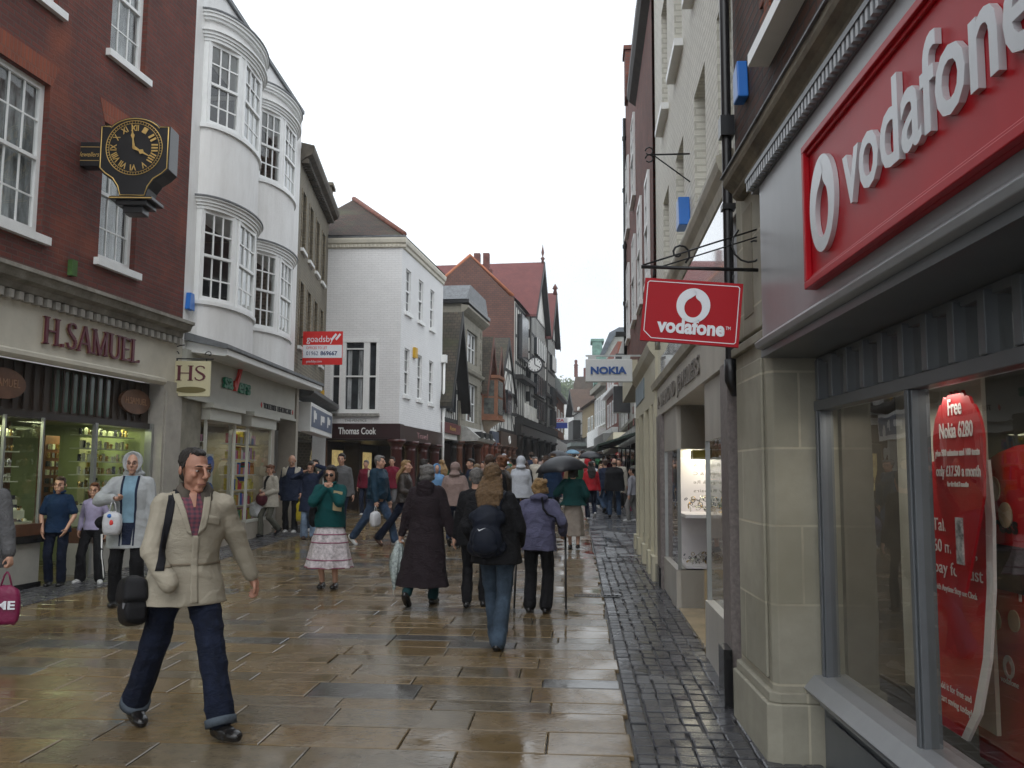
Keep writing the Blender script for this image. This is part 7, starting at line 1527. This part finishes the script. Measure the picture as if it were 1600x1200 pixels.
wsc = person(-6.2, 20.8, 190, 1.7, 'dark-haired woman half hidden between the bald man and the woman in navy', pose=dict(lh=(-.08, .15, 1.45), rh=(.25, .05, .9), hy=15), top=dict(m=olive, th=.03, hem=.8), legs=dict(m=denim_m), hair=('bob', h_dark), shoes=trainer, vox=.014, face=False)
wnv = person(-5.7, 18.8, 188, 1.66, 'woman in long navy coat and pale jeans raising an arm to her dark hair', pose=dict(lf=(-.11, .12, .09), rf=(.11, 0, .09), lh=(-.12, .08, 1.66), rh=(.16, .16, 1.5), lep=(-1, .2, 0), rep=(1, .2, -.5), hp=-22), top=dict(m=navy, th=.03, hem=.62, flare=.05, sr=(.065, .055, .05), name='coat'), legs=dict(m=denim_l, r=(.09, .07, .095)), hair=('bob', h_dark), shoes=brshoe, vox=.013)
# ---------------------------------------------------------------- 10-11. teal sweater woman, man behind
wt_ = person(-3.28, 11.75, 182, 1.63, 'woman in teal sweater, sunglasses and tiered pale skirt holding both hands to her mouth', pose=dict(lf=(-.1, .02, .1), rf=(.09, 0, .1), lh=(-.035, .15, 1.42), rh=(.04, .15, 1.42), lep=(-1, .1, -.9), rep=(1, .1, -.9), lcurl=1.5, rcurl=1.5, lnrm=(1, 0, 0), rnrm=(-1, 0, 0), hp=-8),
    top=dict(m=teal, th=.055, hem=.87, flare=.0, sr=(.088, .085, .055), name='sweater', folds=.009, collar=teal), legs=dict(kind='skirt', m=None, top=.97, hem=.3, flare=.13, pleat=.11) | {'m': cloth('floral_cotton', (.60, .55, .57), .85, .3, .4, 120, 26)}, hair=('bob', h_dark), shoes=bshoe, vox=.0105, build=.98)
sk_ = [c for c in wt_.root.children if c.name.startswith('skirt')][0]; rose = cloth('rose_trim', (.30, .10, .16))
for z_, r_ in ((.78, .25), (.66, .27), (.42, .33), (.31, .35)): along(wt_, sk_, [(r_ * math.cos(a * math.pi / 18), r_ * .8 * math.sin(a * math.pi / 18), z_) for a in range(37)], .016, .002, 'trim_band', rose, .003)
along(wt_, sk_, [(.22 * math.cos(a * math.pi / 18), .18 * math.sin(a * math.pi / 18), .93) for a in range(37)], .05, .003, 'waistband', creamc, .004)
m = MB()
for sg_ in (-1, 1): m.ellip(wt_.hpnt((sg_ * .032, .09, .0)), (.029, .012, .021), 12, 8, wt_.hr)
m.box(W, 0, 0, 0, 0, 0, 0) if False else None
m.tube([wt_.hpnt((-.03, .1, .008)), wt_.hpnt((.03, .1, .008))], .004, 4); wt_.simple(m, 'sunglasses', mat('sunglass_black', (.008, .006, .006), .08, 0))
en = thing('envelope', tuple(wt_.w((-.14, .2, 1.2))), 'buff paper envelope tucked under the arm of the woman in teal', 'envelope'); EM = wt_.M; m = MB(); m.v = []
q = [wt_.w(a) for a in ((-.08, .19, 1.12), (-.2, .17, 1.1), (-.22, .22, 1.38), (-.1, .24, 1.4))]; m.poly(q); m.poly([v + Vector((0, -.012, 0)) for v in q]); m.build('paper', mat('manila', (.45, .36, .20), .6, .1), en)
hbk = thing('handbag', tuple(wt_.w((.3, -.05, .9))), 'black shoulder bag at the side of the woman in teal', 'bag'); place(prim_mesh([('e', wt_.w((.25, -.03, 1.02)), (.07, .1, .15))], .014, 3, .005, 2), 'bag_body', blackc, hbk)
mg_ = person(-5.35, 20.0, 184, 1.84, 'young man in grey fleece with short dark hair walking behind the woman in teal', pose=dict(walk(1, .3)), top=dict(m=greyc, th=.05, hem=.82), legs=dict(m=denim), hair=('short', h_dark), shoes=bshoe, vox=.014)
# ---------------------------------------------------------------- 12-17. passers-by left of centre
wm = person(-6.4, 26.8, 175, 1.68, 'grey-haired woman in maroon shirt and pale cardigan walking near the columns', pose=dict(lh=(-.25, .1, .86), rh=(.27, 0, .9)), top=dict(m=maroonc, th=.03, hem=.86), legs=dict(m=navy), hair=('short', h_grey), shoes=trainer, vox=.015, face=False)
patch(wm, wm.top, [(.09, 1.5), (.24, 1.42), (.24, .9), (.12, .9)], 6, 12, .012, 'cardigan', creamc, thick=.01)
mb_ = person(-4.0, 17.75, 252, 1.80, 'cropped-haired man in dark blue bomber jacket and jeans striding right with a carrier bag', pose=dict(lf=(-.09, .36, .1), rf=(.08, -.48, .16), lfd=(0, 1, .25), rfd=(0, .7, -.7), pelvis=(0, 0, .9), lh=(-.3, .1, .84), rh=(.26, .12, .84), rcurl=1.6, chest=(0, .02, 1.42)), top=dict(m=cloth('bomber_blue', (.012, .04, .07), .55), th=.065, hem=.88, flare=-.02, sr=(.095, .085, .06), folds=.009), legs=dict(m=denim_m, r=(.115, .085, .085), folds=.008), hair=('short', h_grey), shoes=trainer, vox=.012, build=1.1)
carrier(mb_.w((.27, .13, .78)), .28, .3, .14, 'white carrier bag with red mark swinging from the bomber-jacketed man\'s hand', plastic, rot=72, print_=lambda t, p, rz: MB().ellip(Vector(p) + Vector((-.02, -.1, -.3)), (.03, .02, .02), 8, 6).build('red_print', rdl, t))
mm_ = person(-5.35, 25.6, 180, 1.78, 'man in maroon sweatshirt half hidden behind the man in the blue bomber jacket', pose=dict(walk(-1, .2)), top=dict(m=maroonc, th=.04, hem=.85), legs=dict(m=greyc), hair=('short', h_dark), shoes=bshoe, vox=.015, face=False)
wl = person(-3.42, 17.6, 290 - 25, 1.70, 'blonde woman in brown leather jacket walking left of centre with long stride', pose=dict(lf=(-.08, .3, .09), rf=(.08, -.52, .16), rfd=(0, .7, -.7), pelvis=(0, 0, .9), lh=(-.22, .3, 1.05), rh=(.2, .28, 1.05)), top=dict(m=leather, th=.035, hem=.88, sr=(.075, .062, .05)), legs=dict(m=denim, r=(.1, .075, .09)), hair=('long', h_gold), shoes=brshoe, vox=.012, face=False)
wd2 = person(-3.42, 19.8, 300, 1.72, 'dark curly-haired person in black just behind the blonde woman in leather', pose=dict(walk(1, .3)), top=dict(m=blackc, th=.035, hem=.8), legs=dict(m=denim), hair=('curly', h_dark), shoes=bshoe, vox=.014, face=False)
cb = person(-3.55, 22.5, 200, 1.6, 'person in pale blue hood glimpsed behind the long dark coat', pose={}, top=dict(m=cloth('sky_blue', (.16, .32, .55)), th=.04, hem=.8), legs=dict(m=denim), hood=MATS['sky_blue'], shoes=bshoe, vox=.016, face=False)
# ---------------------------------------------------------------- 18. long dark coat
lc = person(-1.78, 10.55, -8, 1.66, 'grey-haired woman in long dark plum coat walking away in the middle of the street', pose=dict(lf=(-.16, -.24, .17), rf=(.06, .14, .09), lfd=(0, .75, -.65), pelvis=(0, 0, .93), lh=(-.33, .02, .86), rh=(.34, .05, .86), lcurl=1.2, rcurl=.8), top=dict(m=brownd, th=.045, hem=.24, flare=.05, sr=(.085, .078, .062), folds=.009, freq=14, name='long_coat'), legs=dict(m=cloth('dark_teal', (.01, .04, .045)), r=(.09, .07, .07)), hair=('curly', h_grey), shoes=bshoe, vox=.0105, face=False,
    extra_top=lambda P_: [('e', P_.ch - P_.sy * .1 + Vector((0, 0, .0)), (.12, .07, .13)), ('e', P_.ch - P_.sy * .04 + Vector((0, 0, .06)), (.11, .1, .05))])
clear = glass('clear_plastic', (.80, .86, .86), f=2.2, rough=.12)
ub_ = thing('umbrella', tuple(lc.w((-.36, .0, .3))), 'closed clear plastic umbrella held point-down by the woman in the long coat', 'umbrella'); m = MB(); m.smooth = True; a0, a1 = lc.w((-.35, .02, .80)), lc.w((-.40, -.03, .18)); nn = 11
dvec = (a1 - a0).normalized(); xx = dvec.orthogonal().normalized(); yy2 = dvec.cross(xx)
for i in range(nn):
    f = i / (nn - 1); r_ = .01 + .075 * math.sin(math.pi * min(1, f * 1.05)) ** .8 * (1 - .35 * f)
    m.v += [a0.lerp(a1, f) + (xx * math.cos(k * math.pi / 12) + yy2 * math.sin(k * math.pi / 12)) * r_ * (1 + .28 * math.cos(8 * k * math.pi / 12 + f * 4)) for k in range(24)]
for i in range(nn - 1):
    for k in range(24): m.face((i * 24 + k, i * 24 + (k + 1) % 24, (i + 1) * 24 + (k + 1) % 24, (i + 1) * 24 + k))
m.build('furled_canopy', mat('milky_plastic', (.42, .48, .47), .18, .45, 30), ub_); m = MB(); m.tube([lc.w((-.345, .02, .92)), a0, a1 + dvec * .05], .006, 6); m.build('shaft', white, ub_)
# ---------------------------------------------------------------- 19. denim girl with backpack
gd = person(-.76, 8.3, -2, 1.70, 'long-haired young woman in black jacket and faded jeans with a navy backpack, walking away', pose=dict(lf=(.0, .22, .09), rf=(.06, -.14, .09), pelvis=(.02, .05, .93), chest=(-.03, .07, 1.42), rfd=(.1, 1, 0), lfd=(0, 1, 0), rh=(.22, .24, .95), lh=(-.2, .22, .95), twist=-6), top=dict(m=blackc, th=.055, hem=.78, sr=(.085, .078, .06), folds=.008), legs=dict(m=cloth('faded_jeans', (.06, .09, .13), .85, .4, .5, 260, 6), r=(.1, .075, .088), len=1.0, folds=.006), hair=('long', h_mblond), shoes=bshoe, vox=.0095, face=False)
bp_ = thing('backpack', tuple(gd.w((0, -.2, 1.0))), 'navy backpack with a small white tick logo worn by the long-haired young woman', 'backpack'); bpm = cloth('navy_nylon', (.010, .014, .026), .45)
place(prim_mesh([('e', gd.w((-.05, -.15, 1.2)), (.15, .1, .15)), ('e', gd.w((-.05, -.17, 1.02)), (.16, .12, .17)), ('c', gd.w((-.15, -.13, .95)), gd.w((.05, -.13, .95)), .09, .09), ('c', gd.w((-.15, -.12, 1.22)), gd.w((.05, -.12, 1.22)), .08, .08)], .01, 4, .005, 8, 22), 'pack', bpm, bp_)
place(prim_mesh([('e', gd.w((-.05, -.25, 1.02)), (.12, .06, .13)), ('c', gd.w((-.13, -.24, .95)), gd.w((.03, -.24, .95)), .05, .05)], .01, 3, .004, 9, 22), 'front_pocket', bpm, bp_)
m = MB(); c_ = gd.w((-.08, -.31, 1.12)); m.poly([c_ + Vector(a) for a in ((-.035, 0, .012), (-.02, 0, -.012), (.045, 0, .022), (-.018, 0, .0))]); m.build('tick_logo', gw, bp_)
for sg_ in (-1, 1): along(gd, gd.top, [Vector((-.03 + sg_ * .11, -.2, 1.1 + .06 * i)) for i in range(6)] + [Vector((-.03 + sg_ * .11, -.05, 1.5)), Vector((-.03 + sg_ * .11, .1, 1.48)), Vector((-.03 + sg_ * .12, .2, 1.3))], .045, .006, 'backpack_strap', bpm)
# companion half hidden in front of her
cmp_ = person(-1.18, 10.5, 0, 1.62, 'elderly companion in black almost hidden in front of the long-haired young woman', pose=dict(lf=(-.1, -.02, .09), rf=(.1, .1, .09)), top=dict(m=blackc, th=.05, hem=.78), legs=dict(m=blackc), hair=('short', h_grey), shoes=bshoe, vox=.014, face=False)
# ---------------------------------------------------------------- 20. purple jacket with sticks
pu = person(-.42, 10.2, -6, 1.53, 'elderly woman in slate purple anorak walking away with two black sticks', pose=dict(lf=(-.12, .0, .09), rf=(.1, -.03, .09), lh=(-.3, .16, 1.0), rh=(.3, .14, 1.02), rcurl=1.7, lcurl=1.7, pelvis=(0, 0, .93), chest=(.0, .06, 1.41), rnrm=(0, 0, -1)), top=dict(m=purple, th=.06, hem=.8, flare=.02, sr=(.09, .082, .064), folds=.011, freq=18, name='anorak'), legs=dict(m=blackc, r=(.105, .085, .088)), hair=('curly', h_gold), shoes=bshoe, vox=.010, face=False, extra_top=lambda P_: [('e', P_.ch - P_.sy * .09 + Vector((0, 0, .07)), (.13, .09, .06))])
along(pu, pu.top, [Vector((.04, -.2, 1.5)).lerp(Vector((.28, -.1, 1.05)), i / 8) for i in range(9)], .03, .005, 'bag_strap', strap)
for nm, a_, b_ in (('right', (.33, .17, 1.0), (.36, -.02, .0)), ('left', (-.31, .15, .98), (-.31, -.06, .0))):
    t = thing('walking_stick', tuple(pu.w(b_)), 'black walking stick in the %s hand of the woman in purple' % nm, 'walking stick', 'sticks of the woman in purple'); q0, q1 = pu.w(a_), pu.w(b_); m = MB(); m.tube([q0, q1 + Vector((0, 0, .03))], [.014, .011], 8); m.build('shaft', black, t)
    m = MB(); m.tube([q0 + Vector((0, -.05, .0)), q0 + Vector((0, .0, .015)), q0 + Vector((0, .07, .0))], .014, 8); m.build('handle', black, t); MB().lathe(q1, [(0, 0), (.016, 0), (.014, .05), (0, .05)], 8).build('ferrule', mat('grey_rubber', (.1, .1, .1), .8, 0), t)
# ---------------------------------------------------------------- 21. umbrella woman
uw = person(-.05, 17.4, 0, 1.60, 'woman in dark teal shawl and long beige skirt walking away under a black umbrella', pose=dict(lf=(-.06, .08, .09), rf=(.1, -.08, .11), lh=(-.2, .2, 1.28), rh=(.24, .15, 1.0), lcurl=1.7), top=dict(m=cloth('dark_teal_wool', (.008, .055, .055)), th=.06, hem=.92, flare=.08, sr=(.1, .09, .07), name='shawl'), legs=dict(kind='skirt', m=cloth('stone_skirt', (.36, .31, .27)), top=1.0, hem=.28, flare=.02), hair=('bob', h_dark), shoes=bshoe, vox=.013, face=False)
rib = mat('umbrella_black', (.012, .013, .018), .45, .3, 5)
def umbrella(p, r, label, mt=None, tilt=(0, 0), h=.8, group=None):
    t = thing('umbrella', tuple(p), label, 'umbrella', group); M_ = Matrix.Rotation(R(tilt[0]), 3, 'X') @ Matrix.Rotation(R(tilt[1]), 3, 'Y'); top = Vector(p) + M_ @ Vector((0, 0, h)); m = MB(); m.smooth = True; n = 8; seg = 4; rings = 6; m.v.append(top)
    for i in range(1, rings + 1):
        f = i / rings
        for k in range(n * seg):
            a = 2 * math.pi * k / (n * seg); fr_ = (k % seg) / seg; sagk = 1 - .07 * f * math.sin(math.pi * fr_); m.v.append(top + M_ @ Vector((r * math.sin(f * 1.15) / math.sin(1.15) * sagk * math.cos(a), r * math.sin(f * 1.15) / math.sin(1.15) * sagk * math.sin(a), -r * .55 * (1 - math.cos(f * 1.15)) / (1 - math.cos(1.15)) + .02 * f * math.sin(math.pi * fr_))))
    N_ = n * seg
    for k in range(N_): m.face((0, 1 + k, 1 + (k + 1) % N_))
    for i in range(rings - 1):
        for k in range(N_): m.face((1 + i * N_ + k, 1 + (i + 1) * N_ + k, 1 + (i + 1) * N_ + (k + 1) % N_, 1 + i * N_ + (k + 1) % N_))
    c_ = m.build('canopy', mt or rib, t); md = c_.modifiers.new('t', 'SOLIDIFY'); md.thickness = .004
    m = MB(); m.tube([Vector(p), top + M_ @ Vector((0, 0, .06))], .008, 6); m.build('shaft', iron, t)
    m = MB()
    for k in range(n): a = 2 * math.pi * k / n; m.tube([top + M_ @ Vector((0, 0, -.02)), top + M_ @ Vector((r * .55 * math.cos(a), r * .55 * math.sin(a), -r * .2)), top + M_ @ Vector((r * .98 * math.cos(a), r * .98 * math.sin(a), -r * .57))], .004, 4)
    m.build('ribs', iron, t); return t
umbrella(uw.w((-.2, .22, 1.3)), .53, 'large open black umbrella over the woman in the teal shawl', h=.62, tilt=(4, -6))
# ---------------------------------------------------------------- 22-28. right-hand group
rj = person(.45, 26.0, 10, 1.68, 'long-haired woman in red jacket and dark jeans right of the black umbrella', pose=dict(walk(1, .25)), top=dict(m=redc, th=.03, hem=.88), legs=dict(m=denim), hair=('long', h_dark), shoes=trainer, vox=.014, face=False)
bk1 = person(1.18, 27.3, 0, 1.78, 'broad man in black coat and jeans standing right of the woman in red', pose=dict(lf=(-.14, 0, .09), rf=(.14, 0, .09)), top=dict(m=blackc, th=.08, hem=.78), legs=dict(m=denim_m), hair=('bald', h_brown), shoes=bshoe, vox=.015, face=False, build=1.15)
gc_ = person(2.1, 30.0, -10, 1.86, 'big man in olive grey coat at the right, behind the child in grey', pose={}, top=dict(m=olive, th=.08, hem=.7), legs=dict(m=denim), hair=('short', h_dark), shoes=bshoe, vox=.016, face=False, build=1.15)
kg = person(1.62, 25.4, 70, 1.52, 'youngster in pale grey tracksuit with a pink bag, leaning at the right-hand corner', pose=dict(lf=(-.1, .12, .09), rf=(.12, -.12, .09), rh=(.26, .1, .85)), top=dict(m=cloth('pale_grey_jersey', (.36, .36, .40)), th=.04, hem=.85), legs=dict(m=cloth('grey_jogging', (.27, .26, .25)), r=(.11, .09, .08)), hair=('short', h_dark), shoes=trainer, vox=.014, face=False)
carrier(kg.w((.27, .1, .82)), .24, .3, .14, 'bright pink bag held by the youngster in grey at the right-hand corner', mat('pink_plastic', (.62, .02, .18), .4, .1), name='pink_bag')
bl2 = person(.95, 28.6, 20, 1.75, 'man in navy coat between the woman in red and the man in black', pose=dict(walk(-1, .2)), top=dict(m=navy, th=.05, hem=.8), legs=dict(m=denim_m), hair=('short', h_brown), shoes=bshoe, vox=.015, face=False)
# ---------------------------------------------------------------- middle crowd
ph = person(-2.35, 17.2, 0, 1.66, 'person in dusty pink hooded coat walking away beside the long dark coat', pose=dict(walk(-1, .2), rh=(.28, .05, .9)), top=dict(m=pinkb, th=.06, hem=.86, sr=(.09, .08, .06)), legs=dict(m=navy), hood=pinkb, shoes=bshoe, vox=.013, face=False)
carrier(ph.w((.29, .05, .84)), .18, .3, .1, 'small pale carrier bag in the hand of the person in dusty pink', plastic)
ns = person(-2.7, 23.0, 120, 1.74, 'dark-haired man in navy suit facing right in the middle distance', pose={}, top=dict(m=navy, th=.04, hem=.8), legs=dict(m=denim_m), hair=('short', h_dark), shoes=bshoe, vox=.015, face=False)
nj = person(-2.23, 20.0, 10, 1.62, 'man with cropped fair hair in grey-green jacket ahead of the long dark coat', pose=dict(walk(1, .2)), top=dict(m=cloth('grey_green', (.05, .06, .06)), th=.05, hem=.85), legs=dict(m=denim_m), hair=('short', h_blond), shoes=bshoe, vox=.015, face=False)
bc = person(-1.41, 14.5, 0, 1.80, 'brown-haired man in black overcoat walking away, left of the long-haired young woman', pose=dict(walk(-1, .25)), top=dict(m=blackc, th=.06, hem=.6, sr=(.09, .08, .06), name='overcoat'), legs=dict(m=denim), hair=('short', h_brown), shoes=bshoe, vox=.013, face=False, build=1.08)
ah = person(-1.44, 17.5, 60, 1.80, 'auburn-haired person in dark brown coat just above the long-haired young woman', pose={}, top=dict(m=leather, th=.05, hem=.7), legs=dict(m=denim), hair=('curly', h_aub), shoes=bshoe, vox=.014, face=False)
wh = person(-1.3, 21.0, 0, 1.80, 'person in white hooded jacket in the middle of the crowd', pose={}, top=dict(m=cloth('white_hooded', (.55, .58, .64)), th=.06, hem=.8), legs=dict(m=navy), hood=MATS['white_hooded'], shoes=bshoe, vox=.015, face=False)
ht = person(-1.0, 30.0, 175, 1.80, 'man in dark wide-brimmed hat and open coat facing the camera in the crowd', pose={}, top=dict(m=blackc, th=.07, hem=.6), legs=dict(m=blackc), hair=('short', h_dark), shoes=bshoe, vox=.016, face=False)
m = MB(); m.lathe(ht.hpnt((0, 0, .07)), [(0, .12), (.08, .11), (.095, .02), (.19, .0), (.19, -.01), (0, -.01)], 18); ht.simple(m, 'hat', cloth('brown_felt', (.05, .03, .02)))
umbrella(( .55, 33, 2.05), .5, 'dark umbrella above the woman in red and the man in black', h=.45, group='umbrellas in the far crowd')
umbrella((-.7, 36, 2.2), .5, 'black umbrella low in the crowd left of the large one', h=.4, group='umbrellas in the far crowd')
umbrella((1.9, 52, 3.0), .55, 'black umbrella against the pale shopfronts under the awning', h=.5, group='umbrellas in the far crowd')
umbrella((-.2, 55, 2.75), .5, 'pale blue umbrella far off in the crowd', mt=cloth('pale_blue_nylon', (.20, .36, .50), .5), h=.4, group='umbrellas in the far crowd')
# ---------------------------------------------------------------- the far crowd: copies of these people in other clothes
protos = {'overcoat': bc.root, 'hooded jacket': wh.root, 'jacket': bl2.root, 'short jacket': rj.root, 'curly hair': wd2.root, 'long coat': ht.root}
cc2 = [('black', blackc), ('navy', navy), ('grey', greyc), ('red', redc), ('olive', olive), ('cream', creamc), ('blue', navyb), ('brown', leather), ('maroon', maroonc), ('pink', pinkb), ('white', MATS['white_hooded']), ('green', cloth('bottle_green', (.02, .09, .04))), ('tan', cloth('tan_cloth', (.20, .13, .07)))]
tt2 = [('jeans', denim_m), ('dark trousers', blackc), ('grey trousers', greyc)]
hh2 = [('dark', h_dark), ('brown', h_brown), ('fair', h_gold), ('grey', h_grey)]
combos = [(p, c, t, h) for p in protos for c in cc2 for t in tt2 for h in hh2]; rc_ = random.Random(4); rc_.shuffle(combos)
ncr = 0; spots = []
for i in range(1600):
    if ncr >= 128: break
    yv = 24 + 76 * rc_.random() ** 1.35; left = -4.2 if yv < 30 else (-3.9 if yv < 45 else max(-3.4 + (yv - 45) * .07, -1.2)); right = 1.7 if yv < 34 else (2.3 if yv < 60 else 1.9)
    xv = rc_.uniform(left + .3, right)
    if yv < 30 and xv > -.6: continue
    if any((xv - a) ** 2 + (yv - b_) ** 2 < .36 for a, b_ in spots): continue
    spots.append((xv, yv)); p, c, t, h = combos[ncr]; src = protos[p]; r_ = src.copy(); col.objects.link(r_); r_.location = (xv, yv, gz(yv)); r_.rotation_euler = (0, 0, R(rc_.choice((0, 0, 0, 180, 180, 160, 200, 30, -30)) + rc_.uniform(-15, 15))); k = rc_.uniform(.92, 1.04); r_.scale = (k, k, k)
    for ch_ in src.children:
        q = ch_.copy(); col.objects.link(q); q.parent = r_
        nm = ch_.name.split('.')[0]; mt = c[1] if nm in ('jacket', 'overcoat', 'hood', 'coat') else (t[1] if nm == 'trousers' else (h[1] if nm == 'hair' else None))
        if mt: q.material_slots[0].link = 'OBJECT'; q.material_slots[0].material = mt
    dist = 'mid-distance' if yv < 45 else ('far' if yv < 70 else 'farthest')
    tag(r_, 'pedestrian in %s %s and %s, %s hair, in the %s crowd' % (c[0], {'overcoat': 'overcoat', 'hooded jacket': 'hooded jacket', 'jacket': 'jacket', 'short jacket': 'short top and long hair', 'curly hair': 'top under curls', 'long coat': 'coat and hat'}[p], t[0], h[0], dist) if p not in ('short jacket', 'curly hair', 'hooded jacket', 'long coat') else
        ({'short jacket': 'long-haired pedestrian in %s top and %s, %s hair, in the %s crowd', 'curly hair': 'curly-haired pedestrian in %s top and %s, %s hair, in the %s crowd', 'hooded jacket': 'hooded pedestrian in %s jacket and %s, %s sort, in the %s crowd', 'long coat': 'hatted pedestrian in %s coat and %s, %s hair, in the %s crowd'}[p] % (c[0], t[0], h[0], dist)), 'person', 'people in the crowd up the street'); ncr += 1

# ================================================================ thin rain haze over the whole street
hz = MB().box(W, -70, 70, -20, 330, gz(0) - 1.2, 75).build('haze', None)
hm2 = bpy.data.materials.new('rain_haze'); hm2.use_nodes = True; hn = hm2.node_tree; hn.nodes.clear()
pv = hn.nodes.new('ShaderNodeVolumePrincipled'); pv.inputs['Color'].default_value = (.93, .96, 1, 1); pv.inputs['Density'].default_value = .0009; pv.inputs['Anisotropy'].default_value = .2
ho = hn.nodes.new('ShaderNodeOutputMaterial'); hn.links.new(pv.outputs[0], ho.inputs['Volume']); hz.data.materials.clear(); hz.data.materials.append(hm2); tag(hz, kind='stuff')
